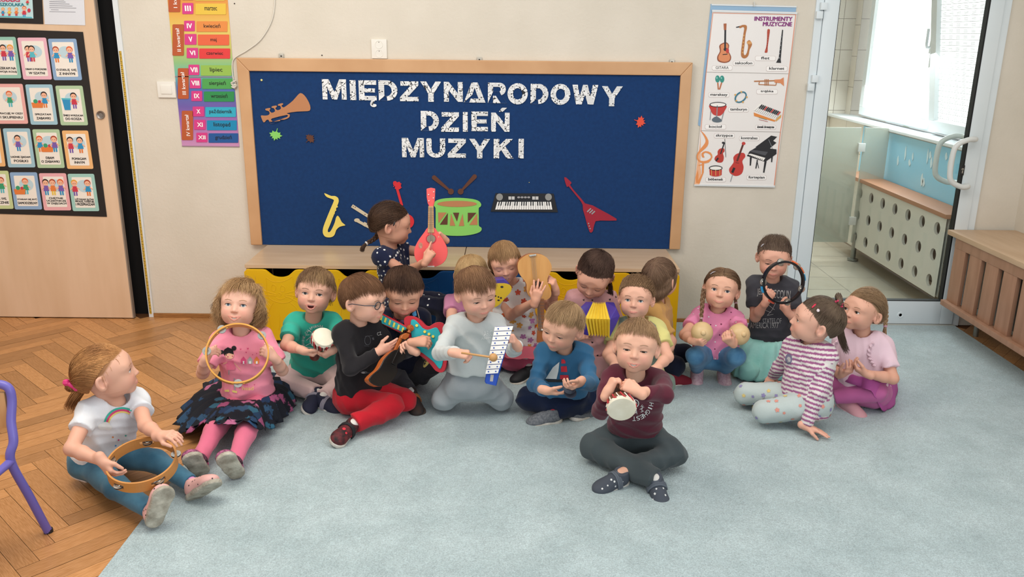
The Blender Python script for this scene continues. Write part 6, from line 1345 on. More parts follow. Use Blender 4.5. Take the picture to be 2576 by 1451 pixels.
add('k6', dict(eye=('R', 1027, 573), label='girl with a dark braid in a spotted navy dress playing a red mandolin', pel=PW(992, 752, -.62), N=PW(994, 640, -.64), by=62, hy=80, head=(1003, 572), hY=-.66, hs=1.04, face=(98, 8, 0), eyes=.4, iris='#3a2a22', gaze=(0, 22), hair=('#3b281f', '#5d4433'), tone=(.72, .42, .30), seed=6, s=.95, floor=False,
  hairs=[('pulled', dict(n=1700, tie=(-.25, .85, -.45), vol=.009, curl=.005, messy=.005, thick=.0010))], tails=[('braid', [(955, 560, .02), (950, 590, .03), (938, 603, .02), (922, 612, .0)], .014, 4, '#d9d6d2')],
  top=clothm('navy_dress', '#1c2340', '#181f39'), topname='dress', sleeve='cap', slf=.3, bottom=clothm('navy_leg', '#191b2c', '#15172a'), slim=.95, hem=-.05, belly=.012,
  R=dict(E=(1050, 702, -1), W=PW(1073, 655, -.93), hd=(1086, 630), pn=(.3, .8, 0), curl=.75, point=0), L=dict(E=(1110, 640, 1), W=PW(1116, 600, -.80), hd=(-.6, -.35, .6), pn=(-.5, -.6, .1), curl=.7),
  legs=dict(R=dict(K=PW(1116, 772, -.74), A=PW(1118, 872, -.74), fr=1.), L=dict(K=PW(1130, 764, -.60), A=PW(1130, 860, -.60), fr=1.)), shoes=(MATS['shoe_navy'], whs)))
add('k7', dict(label='blond girl in a pink top, half hidden behind the boy in the grey sweatshirt', pel=F_(1190, 885, .085), N=PW(1178, 756, -.78), by=8, head=(1187, 696), hY=-.82, hs=0.96, face=(12, 16, 0), eyes=.3, hair=('#b08a5c', '#d8b887'), tone=(.80, .50, .38), seed=77,
  hairs=[('crown', dict(n=1700, length=.085, fringe=.0, vol=.006, curl=.001, messy=.003, thick=.0010, part=.0))], top=clothm('rose_top', '#c987a8', '#bf7d9e'), sleeve='short', slf=.45, bottom=clothm('lilac_leg', '#8a7aa5'), tight=1, slim=.85,
  R=dict(E=(1135, 815, -1), W=(1165, 830, -1), hd=(1180, 820), pn=(.7, .3, 0), curl=.5), L=dict(E=(1245, 815, 1), W=(1248, 795, -1), hd=(1252, 778), pn=(-.2, -.6, .2), curl=.7), legs=dict(R=dict(K=F_(1120, 895, .08), A=F_(1170, 925, .05)), L=dict(K=F_(1255, 895, .08), A=F_(1210, 925, .05))), shoes=(MATS['shoe_navy'], whs)))
# ---------------------------------------------------------------- middle and right
add('k8', dict(eye=('M', 1217, 757), label='boy in a pale grey sweatshirt kneeling in the middle with a white xylophone', pel=F_(1187, 964, .15), N=PW(1197, 815, -1.34), by=10, head=(1206, 752), hY=-1.38, hs=0.98, face=(25, 8, -5), eyes=.38, iris='#3d3a3a', gaze=(5, 28), hair=('#6e4d38', '#9a7454'), tone=(.80, .50, .38), seed=8,
  hairs=[('crown', dict(n=1900, length=.0, fringe=.36, side=.4, vol=.011, messy=.005, thick=.0010))],
  top=clothm('pale_grey', '#c9cecd', '#bec4c3'), sleeve='long', bottom=clothm('grey_sweats', '#a3aaad', '#989fa3'), bulk=1.04, hem=.075,
  R=dict(E=(1106, 888, -1), W=PW(1148, 888, -1.62), hd=(1, -.2, -.05), pn=(.1, .4, -.9), curl=.7, tc=.6), L=dict(E=(1290, 880, -1), W=PW(1300, 868, -1.56), hd=(-.35, -.45, .8), pn=(-.9, .1, -.4), curl=.6),
  legs=dict(R=dict(K=F_(1114, 1004, .07), A=F_(1140, 955, .05)), L=dict(K=F_(1262, 1002, .07), A=F_(1236, 955, .05))), pfolds=.007))
add('k9', dict(eye=('M', 1271, 677), label='girl with straight fair hair in a flowery dress holding a wooden guitar upside down', pel=F_(1312, 895, .085), N=PW(1302, 742, -.84), by=-2, head=(1276, 676), hY=-.90, hs=0.9, face=(2, 12, -10), eyes=.0, mouth='teeth', smile=.6, hair=('#8f6b48', '#b8936a'), tone=(.78, .46, .33), seed=9,
  hairs=[('crown', dict(n=1900, length=.06, fringe=.38, vol=.008, messy=.002, thick=.0010))], top=clothm('white_flower', '#efe9e4', '#e6dfd9'), topname='dress', sleeve='short', slf=.5, bottom=clothm('rose_leggings', '#d3607c', '#c85672'), tight=1, slim=.85, hem=-.03,
  R=dict(E=(1296, 812, -1), W=PW(1347, 757, -1.085), hd=(.22, -.02, 1), pn=(.1, 1, .0), curl=.12, spread=.2), L=dict(E=(1386, 775, 1), W=PW(1397, 728, -1.0), hd=(-.25, -.3, 1), pn=(-.8, .3, 0), curl=.6),
  legs=dict(R=dict(K=F_(1262, 890, .09), A=F_(1332, 925, .055), T=F_(1272, 952, .04), up=(.2, .2, 1)), L=dict(K=F_(1392, 893, .09), A=F_(1350, 930, .05), T=F_(1390, 950, .03))), shoes=(mat('shoe_black', '#16181c', .6), whs)))
add('k10', dict(tl=.008, eye=('M', 1485, 726), label='dark-haired girl in a pink dress with tiny hearts playing a purple accordion', pel=F_(1490, 915, .085), N=PW(1480, 780, -.92), by=-4, head=(1487, 706), hY=-.98, hs=1.02, face=(-18, 32, 14), eyes=.22, gaze=(0, 30), iris='#3a2a22', hair=('#43302a', '#5e473c'), tone=(.76, .44, .33), seed=10,
  hairs=[('pulled', dict(n=1900, tie=(.1, .55, .75), vol=.010, curl=.006, messy=.006, thick=.0010))], tails=[('pony', [(1506, 652, .02), (1528, 690, .03), (1536, 730, .03), (1534, 775, .03)], .010, .008, dict(n=60, curl=.006))],
  top=clothm('heart_pink', '#d5a3a4', '#cb9999'), topname='dress', sleeve='long', bottom=clothm('heart_pink', '#d5a3a4'), slim=.95, hem=-.03,
  R=dict(E=(1402, 835, -1), W=(1450, 850, -1), hd=(1472, 840), pn=(.9, .2, 0), curl=.5), L=dict(E=(1566, 838, -1), W=(1556, 815, -1), hd=(1552, 800), pn=(-.9, .2, 0), curl=.5),
  legs=dict(R=dict(K=F_(1430, 912, .10), A=F_(1490, 942, .05)), L=dict(K=F_(1548, 905, .10), A=F_(1505, 946, .05), T=F_(1566, 944, .03))), shoes=(MATS['shoe_black'], MATS['sole_dark'])))
add('k11', dict(eye=('M', 1391, 842), label='blond boy in a blue sweater with a sailing boat, cross-legged, looking at castanets', pel=F_(1415, 1002, .085), N=PW(1428, 895, -1.37), by=-6, head=(1414, 833), hY=-1.43, hs=0.97, face=(-32, 7, 10), eyes=.35, gaze=(-5, 28), iris='#4a4a4c', hair=('#9c7d5c', '#bf9f78'), tone=(.80, .50, .37), seed=11,
  hairs=[('crown', dict(n=1800, length=.0, fringe=.17, side=.5, vol=.010, messy=.004, thick=.0010))],
  top=clothm('petrol', '#35698f', '#2f6186'), hem=.06, sleeve='long', bottom=clothm('navy_sweats', '#16223f', '#121d36'), cuff=.9, bulk=1.04,
  R=dict(E=(1345, 968, -1), W=(1374, 982, -1), hd=(1412, 992), pn=(.1, .4, .9), curl=.2, spread=.06), L=dict(E=(1486, 962, -1), W=(1456, 962, -1), hd=(1436, 978), pn=(-.2, .5, .8), curl=.5),
  legs=dict(R=dict(K=F_(1328, 1003, .075), A=F_(1455, 1028, .05), T=F_(1498, 1022, .03)), L=dict(K=F_(1492, 1005, .075), A=F_(1392, 1036, .05), T=F_(1322, 1048, .035), up=(.2, 0, 1), fr=.96)), shoes=(mat('shoe_grey_stripe', '#5d6168', .85, '#7d8085', 120), whs), sock=mat('sock_red', '#9c2c3c', .9)))
add('k12', dict(eye=('M', 1595, 756), label='girl in a yellow t-shirt and grey-green pinafore looking straight at the camera', pel=F_(1612, 955, .085), N=PW(1612, 820, -1.10), by=-8, head=(1604, 757), hY=-1.13, hs=0.92, face=(-15, -12, 0), eyes=.85, gaze=(2, -4), iris='#566a74', hair=('#76593f', '#9c7c5c'), tone=(.80, .49, .37), seed=12,
  hairs=[('pulled', dict(n=1700, tie=(0, .9, .35), vol=.016, curl=.012, messy=.010, thick=.0010))], top=clothm('lemon_tee', '#d6cf86', '#cdc57c'), sleeve='short', slf=.6, bottom=clothm('pinafore', '#78877a', '#6d7c70'), slim=1,
  R=dict(E=(1530, 892, -1), W=(1552, 925, -1), hd=(1575, 935), pn=(0, 0, -1)), L=dict(E=(1680, 898, -1), W=(1648, 928, -1), hd=(1625, 935), pn=(0, 0, -1)),
  legs=dict(R=dict(K=F_(1545, 970, .07), A=F_(1610, 990, .05)), L=dict(K=F_(1668, 965, .07), A=F_(1620, 995, .05)))))
add('k13', dict(label='child with a brown bob in a mustard t-shirt turned away towards the wall', pel=F_(1655, 898, .085), N=PW(1652, 766, -.84), by=70, head=(1660, 702), hY=-.86, hs=0.96, face=(138, 4, 0), eyes=1., hair=('#6a5040', '#8a6e58'), tone=(.76, .46, .34), seed=13,
  hairs=[('crown', dict(n=2200, length=.062, fringe=.34, vol=.007, messy=.0015, thick=.0010))], top=clothm('mustard', '#c99a5c', '#bf9053'), sleeve='short', slf=.8, bottom=clothm('ink_navy', '#171c30', '#131828'), tight=1, slim=.9,
  R=dict(E=(1694, 868, -1), W=(1672, 900, -1), hd=(1650, 905), pn=(0, 0, -1)), L=dict(E=(1640, 850, 1), W=(1660, 880, 1), hand=False),
  legs=dict(R=dict(K=F_(1700, 920, .09), A=F_(1690, 946, .045), T=F_(1742, 946, .03), fr=.9), L=dict(K=F_(1722, 888, .09), A=F_(1690, 905, .05))), shoes=(mat('shoe_wine', '#7c1a2a', .8), whs), sock=mat('sock_wine', '#7c1a2a', .8)))
add('k15', dict(eye=('M', 1813, 730), label='girl with two braids in a dotted pink top squatting with a maraca in each hand', pel=F_(1800, 892, .13), N=PW(1803, 787, -.84), by=-12, head=(1808, 724), hY=-.87, hs=0.99, face=(-16, -15, 5), eyes=.85, gaze=(3, 0), smile=.8, iris='#42424a', hair=('#6f543f', '#8f7256'), tone=(.80, .49, .36), seed=15,
  hairs=[('pulled', dict(n=1700, tie=(-.85, .45, -.3), tie2=(.85, .45, -.3), vol=.009, curl=.002, messy=.004, thick=.0010))],
  tails=[('braid', [(1772, 728, .0), (1768, 750, -.03), (1766, 775, -.05), (1764, 800, -.06)], .012, 4, '#c9a9b0'), ('braid', [(1842, 728, .02), (1848, 745, .03), (1851, 760, .04)], .012, 3, '#c9a9b0')],
  top=clothm('dot_pink', '#e08aae', '#d67fa4'), sleeve='short', slf=.6, bottom=clothm('blue_denim', '#35658c', '#5b8cb0', ns=14), slim=.82, hem=-.0, tight=1,
  R=dict(E=(1722, 842, -1), W=(1746, 858, -1), hd=(1768, 862), pn=(.2, .8, .4), curl=.7), L=dict(E=(1868, 838, -1), W=(1840, 862, -1), hd=(1826, 850), pn=(.4, .8, .2), curl=.7),
  legs=dict(R=dict(K=F_(1748, 895, .19), A=F_(1754, 930, .055), T=F_(1752, 958, .02), fr=.9), L=dict(K=F_(1852, 897, .19), A=F_(1822, 930, .055), T=F_(1826, 960, .02), fr=.9)), shoes=(mat('shoe_sparkle', '#b08a96', .5, '#cfb3ba', 80), mat('sole_beige', '#c7b5a8', .6)), sock=mat('sock_pale', '#cfc4c8', .9)))
add('k16', dict(eye=('M', 1948, 664), label='kneeling girl in a dark grey t-shirt and mint tutu peering through a black tambourine', pel=PW(1936, 862, -.72), N=PW(1946, 722, -.74), by=-10, head=(1953, 660), hY=-.77, hs=0.95, face=(-14, 6, 2), eyes=.3, gaze=(0, 26), iris='#3a3230', hair=('#58453a', '#85705e'), tone=(.78, .46, .35), seed=16,
  hairs=[('pulled', dict(n=1700, tie=(0, .75, .6), vol=.014, curl=.005, messy=.010, thick=.0010))], top=clothm('dark_tee', '#45454b', '#3d3d43'), sleeve='short', slf=.7, bottom=clothm('mint_legs', '#8cc4bb'), slim=.85, hem=-.03,
  R=dict(E=(1900, 806, -1), W=(1928, 757, -1), hd=(1940, 735), pn=(.4, .8, .2), curl=.75), L=dict(E=(2004, 808, -1), W=(1984, 788, -1), hd=(1964, 768), pn=(-.3, .5, .7), curl=.45),
  legs=dict(R=dict(K=F_(1885, 935, .06), A=F_(1915, 900, .04)), L=dict(K=F_(1962, 932, .06), A=F_(1960, 900, .04)))))
add('k17', dict(eye=('L', 2005, 804), label='girl with a high ponytail and striped purple and white top, leaning on one hand', pel=F_(2030, 1005, .12), N=PW(2040, 862, -1.32), by=-48, hy=-62, head=(2036, 803), hY=-1.34, hs=1.02, face=(-100, -12, 2), eyes=.7, gaze=(0, 8), iris='#3f3a38', hair=('#55443a', '#7d6a58'), tone=(.80, .49, .38), seed=17,
  hairs=[('pulled', dict(n=1900, tie=(.05, .50, .86), vol=.012, curl=.002, thick=.0010))], tails=[('pony', [(2086, 742, .03), (2108, 742, .05), (2116, 775, .05), (2112, 820, .04), (2118, 855, .03), (2132, 892, .03)], .012, .016, dict(n=200))],
  top=clothm('striped', (1, 1, 1), c2=(1, 1, 1), attr='Col'), sleeve='long', cuff=.96, bottom=clothm('flower_leggings', '#b9c4c2', '#b0bbb9'), tight=1, slim=.98, hem=-.06, botname='leggings', bulk=1.02,
  L=dict(E=('mid', (.0, -.012, 0)), W=F_(2028, 1072, .05), hd=(1, -.25, -.28), pn=(-.2, -.1, -1), curl=.05, spread=.28), R=dict(E=(1962, 925, 1), W=(1945, 945, 1), hd=(1935, 960), pn=(0, 0, -1)),
  legs=dict(L=dict(K=F_(1922, 1035, .075), A=F_(2025, 1040, .05)), R=dict(K=F_(1876, 990, .075), A=F_(1990, 975, .05)))))
add('k18', dict(eye=('M', 2141, 780), label='girl in a pale pink t-shirt with a long fair braid at the right end', pel=F_(2172, 980, .085), N=PW(2178, 852, -1.13), by=-24, head=(2172, 790), hY=-1.15, hs=0.96, face=(-60, -14, 2), eyes=.75, gaze=(-6, 4), iris='#3f3a34', hair=('#94785a', '#b99a78'), tone=(.80, .48, .36), seed=18,
  hairs=[('pulled', dict(n=1800, tie=(.75, .55, -.1), vol=.015, curl=.005, messy=.009, thick=.0010))], tails=[('braid', [(2222, 765, .02), (2229, 790, .03), (2227, 820, .02)], .012, 4, '#cf9fb0')],
  top=clothm('blush_tee', '#e6c9d4', '#dcbfca'), sleeve='short', slf=.7, bottom=clothm('orchid_leggings', '#c46aa0', '#b96095'), tight=1, slim=.92, hem=-.03,
  L=dict(E=(2246, 952, -1), W=(2180, 940, -1), hd=(2150, 926), pn=(-.2, .6, .8), curl=.45), R=dict(E=(2098, 930, 1), W=(2118, 940, -1), hd=(2138, 932), pn=(0, .4, .9), curl=.4),
  legs=dict(L=dict(K=F_(2204, 985, .11), A=F_(2092, 1000, .055)), R=dict(K=F_(2100, 955, .10), A=F_(2130, 1005, .045), T=F_(2164, 1030, .03))), shoes=(mat('shoe_rose', '#c9959c', .7), mat('sole_rose', '#d3aab0', .7)), sock=mat('sock_orchid', '#b96095', .9)))
# ================================================================ PRINTS ON THE CLOTHES
def c1k(X, Y): return (130+X/2.79, 820+Y/2.79)
def c2k(X, Y): return (430+X/2.7375, 670+Y/2.7375)
def c3k(X, Y): return (680+X/2.961, 640+Y/2.961)
def d5(X, Y): return (1060+X/3.024, 600+Y/3.024)
def d6(X, Y): return (1290+X/2.268, 620+Y/2.268)
def d7(X, Y): return (900+X/6.595, 740+Y/6.595)
def d8(X, Y): return (1030+X/6.046, 640+Y/6.046)
def d9(X, Y): return (1340+X/6.597, 640+Y/6.597)
def d10(X, Y): return (1680+X/3.54, 570+Y/3.54)
def d11(X, Y): return (1820+X/3.374, 680+Y/3.374)
def T2(f, pts): return [f(*p) for p in pts]
def arcband(cx, cy, r0, r1, a0, a1, n=14, ry=1.):
    P = [(cx+r1*cos(radians(a0+(a1-a0)*k/n)), cy-r1*ry*sin(radians(a0+(a1-a0)*k/n))) for k in range(n+1)]+[(cx+r0*cos(radians(a1-(a1-a0)*k/n)), cy-r0*ry*sin(radians(a1-(a1-a0)*k/n))) for k in range(n+1)]
    return P
def arctext(s, cx, cy, r, a0, a1, w, h, m, flip=False):
    out = []
    for k, ch in enumerate(s):
        if ch == ' ': continue
        a = radians(a0+(a1-a0)*(k+.5)/len(s)); x, y = cx+r*cos(a), cy-r*sin(a); ww = w*(.35 if ch in 'I1' else 1)
        out.append((('text', ch, x-ww/2, y-h/2, x+ww/2, y+h/2, (-a+pi/2) if not flip else (-a-pi/2)), m))
    return out
pw = mat('print_white', '#e4e6e4', .8); pk = mat('print_black', '#1b1719', .8); ppk = mat('print_pink', '#d04a78', .8); prd = mat('print_scarlet', '#cf3040', .8); pbl = mat('print_sky', '#4f9ad0', .8); plc = mat('print_lilac', '#9d8cc4', .8); pgd = mat('print_grey_dark', '#4a4a4e', .5); psk = mat('print_peach', '#eab79a', .8); pyl = mat('print_yellow', '#e8d27a', .8); ptq = mat('print_turquoise', '#3fae9c', .8); pgy = mat('print_ash', '#a7a5a4', .8); por = mat('print_orange', '#e08444', .8)
if 'k1' in KD:
    P = [(arcband(*c1k(495, 700), 33, 37, 58, 176), pyl), (arcband(*c1k(495, 700), 37, 42, 58, 176), ppk), (arcband(*c1k(495, 700), 42, 47, 58, 176), ptq), (circ(*c1k(352, 705), 10, 8), pw), (circ(*c1k(378, 700), 12, 10), pw), (circ(*c1k(400, 712), 9, 7), pw)]
    P += [(circ(*c1k(x, y), 2.2, 2.2, 8), m) for x, y, m in ((430, 780, por), (470, 800, ppk), (520, 770, ptq), (500, 830, pyl), (450, 840, pbl), (550, 820, plc))]
    decal(KD['k1'], P, 'rainbow_print')
if 'k2' in KD:
    P = [(circ(*c2k(350, 590), 5.2), pk), (circ(*c2k(434, 563), 6.2), pk), (circ(*c2k(395, 592), 12.5, 11.5), pk), (circ(*c2k(404, 612), 11, 9.5), psk), (T2(c2k, [(366, 575), (392, 556), (428, 575), (432, 606), (400, 596), (375, 606)]), pk), (circ(*c2k(392, 622), 2, 1.6, 8), ppk), (circ(*c2k(424, 618), 2, 1.6, 8), ppk),
         (T2(c2k, [(392, 652), (430, 650), (445, 700), (440, 712), (385, 714), (380, 668)]), mat('print_rose', '#df6f8e', .8)), (T2(c2k, bar(388, 660, 355, 672, 6)), psk), (T2(c2k, bar(436, 665, 480, 715, 5)), psk), (T2(c2k, bar(400, 714, 398, 745, 6)), pgy), (T2(c2k, bar(436, 770, 440, 850, 8)), pgy), (T2(c2k, [(368, 850), (400, 848), (402, 864), (372, 862)]), pyl), (T2(c2k, [(420, 852), (455, 858), (455, 872), (424, 866)]), pyl)]
    for x, m in ((500, ppk), (545, pgy), (591, por)):
        P += [(T2(c2k, [(x-20, 645), (x, 620), (x+20, 645)]), m), (T2(c2k, [(x-17, 645), (x+17, 645), (x+17, 670), (x-17, 670)]), m), (T2(c2k, [(x-6, 652), (x+6, 652), (x+6, 670), (x-6, 670)]), pw)]
    H = lambda x, y, s_: T2(c2k, [(x+a*s_, y-b*s_) for a, b in HEART])
    P += [(H(x, y, r_), ppk) for x, y, r_ in ((530, 566, 9), (480, 570, 7), (518, 592, 7), (590, 600, 5), (562, 608, 5), (352, 668, 6), (575, 815, 5), (475, 835, 8))] + [(('text', 'the', *c2k(500, 806), *c2k(530, 822)), ppk), (('text', 'head', *c2k(492, 826), *c2k(568, 852)), pyl)]
    decal(KD['k2'], P, 'doll_print')
if 'k3' in KD:
    cx, cy = c3k(365, 655)
    P = arctext('SUNSHINE CALIFORNIA', cx, cy, 41, 214, 76, 4.4, 6.2, pw) + [(arcband(*c3k(345, 640), 16, 17.5, 60, 250), pw), (arcband(*c3k(318, 600), 5, 6.2, 0, 359), pw)] + [(bar(*c3k(x0, y0), *c3k(x1, y1), 1.4), pw) for x0, y0, x1, y1 in ((268, 640, 300, 612), (262, 600, 292, 598), (285, 562, 305, 580), (270, 690, 330, 700), (262, 680, 300, 660), (330, 620, 345, 600))] + [(arcband(*c3k(300, 690), 12, 13.4, 190, 330), pw)]
    decal(KD['k3'], P, 'sun_print')
if 'k4' in KD:
    P = [(arcband(*c3k(725, 640), 7, 8.2, 0, 359, ry=1.5), pgd), (T2(c3k, bar(705, 610, 760, 603, 3)), pgd), (T2(c3k, bar(700, 680, 735, 685, 3)), pgd), (T2(c3k, bar(760, 630, 772, 625, 18)), pgd), (('text', 'CZ', *c3k(795, 578), *c3k(828, 602), -.3), pgy), (T2(c3k, circ(698, 878, 26, 11)), pgd), (T2(c3k, circ(692, 880, 13, 6)), pgy), (T2(c3k, bar(720, 882, 760, 882, 4)), pgd)]
    decal(KD['k4'], P, 'sweater_print')
if 'k5' in KD:
    P = [(T2(d7, [(900, 325), (960, 255), (978, 350), (930, 378)]), pbl), (T2(d7, bar(985, 252, 1022, 400, 12)), psk), (T2(d7, [(700, 440), (770, 372), (880, 330), (850, 350), (800, 420), (770, 480), (730, 480)]), plc), (('text', 'sea', *d7(585, 380), *d7(650, 425), .3), prd), (('text', 'sea', *d7(660, 440), *d7(740, 480), .3), prd), (T2(d7, [(690, 440), (720, 450), (760, 500), (700, 480)]), pbl)]
    decal(KD['k5'], P, 'sweater_print')
    decal(KD['k5'], [(T2(d7, S([(1060, 1040), (1080, 960), (1150, 925), (1200, 960), (1205, 1010), (1150, 1080), (1090, 1085)])), mat('print_moss', '#6f9a72', .8)), (T2(d7, S([(1140, 930), (1195, 925), (1215, 1000), (1170, 1020), (1150, 970)])), pgy), (T2(d7, S([(1085, 1190), (1110, 1110), (1160, 1080), (1195, 1100), (1170, 1160), (1110, 1215)])), pyl), (T2(d7, circ(1168, 1108, 26, 24)), psk)], 'patch', tgt=KD['k5'].bottom)
if 'k6' in KD:
    scatter(KD['k6'], FLOW, pw, 210, .0058, 'flower_print', 6, sep=.017); scatter(KD['k6'], FLOW, pw, 60, .006, 'flower_print', 7, tgt=KD['k6'].bottom, sep=.024) 
if 'k8' in KD: decal(KD['k8'], [(('text', 'ARC', *d8(1128, 1160), *d8(1262, 1240), -.08), pw), (('text', 'ANIM', *d8(1090, 1256), *d8(1240, 1292), -.08), pw)], 'lettering')
if 'k9' in KD:
    ms_ = [mat('print_coral', '#d2543c', .8), mat('print_amber', '#e0a04a', .8), mat('print_mauve', '#b878a8', .8), mat('print_vermilion', '#d9602c', .8)]
    scatter(KD['k9'], FLOW, None, 130, .015, 'flower_print', 9, sep=.029, ms=ms_)
if 'k10' in KD: scatter(KD['k10'], HEART, pk, 110, .0055, 'heart_print', 10, sep=.028)
if 'k11' in KD:
    decal(KD['k11'], [(T2(d5, [(945, 1065), (1000, 980), (1050, 938), (1042, 1010), (1028, 1068)]), pw), (T2(d5, [(1066, 918), (1085, 918), (1097, 935), (1095, 950), (1064, 950)]), prd), (T2(d5, [(1062, 972), (1105, 970), (1110, 1015), (1062, 1014)]), prd), (T2(d5, [(1055, 1038), (1118, 1038), (1124, 1070), (1055, 1070)]), prd), (T2(d5, [(935, 1070), (1125, 1074), (1105, 1092), (965, 1092)]), pk)], 'boat_print')
if 'k12' in KD:
    pf = MATS['cloth_pinafore']
    decal(KD['k12'], [([(1558, 800), (1580, 792), (1577, 840), (1571, 905), (1556, 905), (1552, 850)], pf), ([(1636, 806), (1650, 818), (1664, 868), (1652, 910), (1640, 905), (1638, 850)], pf), ([(1566, 850), (1645, 850), (1652, 940), (1558, 940)], pf)], 'pinafore_bib', off=.004)
if 'k14' in KD:
    P = arctext('HIGHEST', *d6(690, 880), 45, -5, -95, 8.5, 11, pw) + [(arcband(*d6(697, 895), 8.5, 10.5, 0, 359), pw), (circ(*d6(697, 895), 6, 5), pgy), (('text', 'NEW', *d6(655, 826), *d6(700, 850), .5), pw), (('text', 'W', *d6(728, 905), *d6(748, 922), .9), pw), (('text', 'M', *d6(725, 925), *d6(745, 942), 1.2), pw), (('text', 'A', *d6(697, 935), *d6(712, 955), .2), pw)]
    decal(KD['k14'], P, 'lettering')
if 'k15' in KD: scatter(KD['k15'], DOT, pw, 90, .0032, 'dot_print', 15, sep=.024, ms=[pw, pw, mat('print_wine', '#6f2a4a', .8)])
if 'k16' in KD:
    decal(KD['k16'], [(('text', 'JED', *d10(795, 552), *d10(850, 622), .03), pgy), (('text', 'CCOUN', *d10(940, 565), *d10(1092, 640), .06), pgy), (('text', 'STATES OF', *d10(845, 816), *d10(1012, 864), -.02), pgy), (('text', 'AMERICA 1977', *d10(732, 852), *d10(985, 904), .0), pgy)]
        + [(bar(*d10(a, b), *d10(c_, d_), 1.2), pgy) for a, b, c_, d_ in ((905, 660, 960, 680), (960, 680, 930, 740), (930, 740, 885, 790), (885, 790, 940, 780), (900, 700, 950, 740), (870, 745, 920, 765))], 'lettering')
if 'k17' in KD:
    K = KD['k17']; me = K.top.data; n = len(me.vertices); V = np.empty(n*3); me.vertices.foreach_get('co', V); V = V.reshape(-1, 3)
    S0, E, W = K.sh['L'][:3]; ax = unit(K.c['N']-K.c['pel']); best = (V-K.c['pel'])@ax; lf = np.array([cos(radians(-48)), sin(radians(-48)), 0])
    def along(a, b):
        ba = b-a; t = np.clip(((V-a)@ba)/(ba@ba), 0, 1); return np.linalg.norm(V-a-t[:, None]*ba, axis=1), t*np.linalg.norm(ba)
    d1, t1 = along(S0+(E-S0)*.25, E); d2, t2 = along(E, W); m1 = d1 < .043; best = np.where(m1, -t1, best); best = np.where((d2 < .040) & (d2 < d1), -.118-t2, best)
    st = (np.sin(best*2*pi/.019) > .05).astype(float)[:, None]; C = np.array(hx('#dcd6d2'))*(1-st)+np.array(hx('#9a5a86'))*st; color_attr(K.top, C)
    scatter(K, FLOW, None, 120, .0085, 'flower_print', 17, tgt=K.bottom, sep=.026, ms=[mat('print_salmon', '#d68f80', .8), mat('print_butter', '#d9c07a', .8), mat('print_iris', '#8f86b4', .8)])
    decal(K, [(circ(*d11(553, 752), 9, 13.5), mat('badge_grey', '#6f6b86', .7)), (circ(*d11(553, 758), 5, 7.5), pgy)], 'badge')
def shoes_of(K): return [o for o in K.root.children if o.name.split('.')[0] == 'shoe']
for key, m_, n_, sz in (('k14', pw, 26, .0042), ('k1', pk, 34, .0026), ('k2', ppk, 14, .005), ('k4', prd, 8, .006)):
    if key in KD:
        for i_, o_ in enumerate(shoes_of(KD[key])): scatter(KD[key], DOT if key != 'k14' else FLOW, m_, n_, sz, 'dot_print', 30+i_, tgt=o_, sep=.013, off=.0006)
if 'k14' in KD:
    K = KD['k14']; bv_ = bvh_of(K.bottom); d = ray(1616, 1092); d = d/np.linalg.norm(d); h_ = bv_.ray_cast(Vector(CC), Vector(d)); p = np.array(h_[0]) if h_[0] is not None else K.c['pel']+UP*.07
    mb = MB(); p = p-d*.004
    for a_, b_ in ((-.016, .006), (.018, .010), (-.012, -.016), (.010, -.018)): mb.tube(smooth_open([p, p+CA*a_*.6+CB*abs(b_)*.3-d*.003, p+CA*a_+CB*b_], 3), .0022, 6)
    mb.build('drawstring', mat('string_grey', '#5a6266', .9), K.bottom, True)
# ================================================================ SKIRTS
def flower_cloth(name, base, cols, sc=26, thr=.30):
    m = mat(name, base, .9); nt = m.node_tree; N = nt.nodes; L = nt.links; b = N['Principled BSDF']; mp = [n for n in N if n.type == 'MAPPING'][0]
    vo = N.new('ShaderNodeTexVoronoi'); vo.inputs['Scale'].default_value = sc; L.new(mp.outputs[0], vo.inputs[0]); cr = N.new('ShaderNodeValToRGB'); cr.color_ramp.interpolation = 'CONSTANT'
    sp = N.new('ShaderNodeSeparateColor'); L.new(vo.outputs['Color'], sp.inputs[0]); L.new(sp.outputs[0], cr.inputs[0]); el = cr.color_ramp.elements
    el[0].position = 0; el[0].color = (*hx(cols[0]), 1); el[1].position = 1/len(cols); el[1].color = (*hx(cols[1]), 1)
    for k in range(2, len(cols)): e = el.new(k/len(cols)); e.color = (*hx(cols[k]), 1)
    ns = N.new('ShaderNodeTexNoise'); ns.inputs['Scale'].default_value = sc*5; L.new(mp.outputs[0], ns.inputs[0]); ad = N.new('ShaderNodeMath'); ad.operation = 'MULTIPLY_ADD'; ad.inputs[1].default_value = .5; L.new(ns.outputs[0], ad.inputs[0]); L.new(vo.outputs['Distance'], ad.inputs[2])
    rg_ = N.new('ShaderNodeMapRange'); rg_.inputs[1].default_value = thr+.30; rg_.inputs[2].default_value = thr+.22; L.new(ad.outputs[0], rg_.inputs[0]); mx = N.new('ShaderNodeMix'); mx.data_type = 'RGBA'; L.new(rg_.outputs[0], mx.inputs[0]); mx.inputs[6].default_value = (*hx(base), 1); L.new(cr.outputs[0], mx.inputs[7]); L.new(mx.outputs[2], b.inputs['Base Color'])
    return m
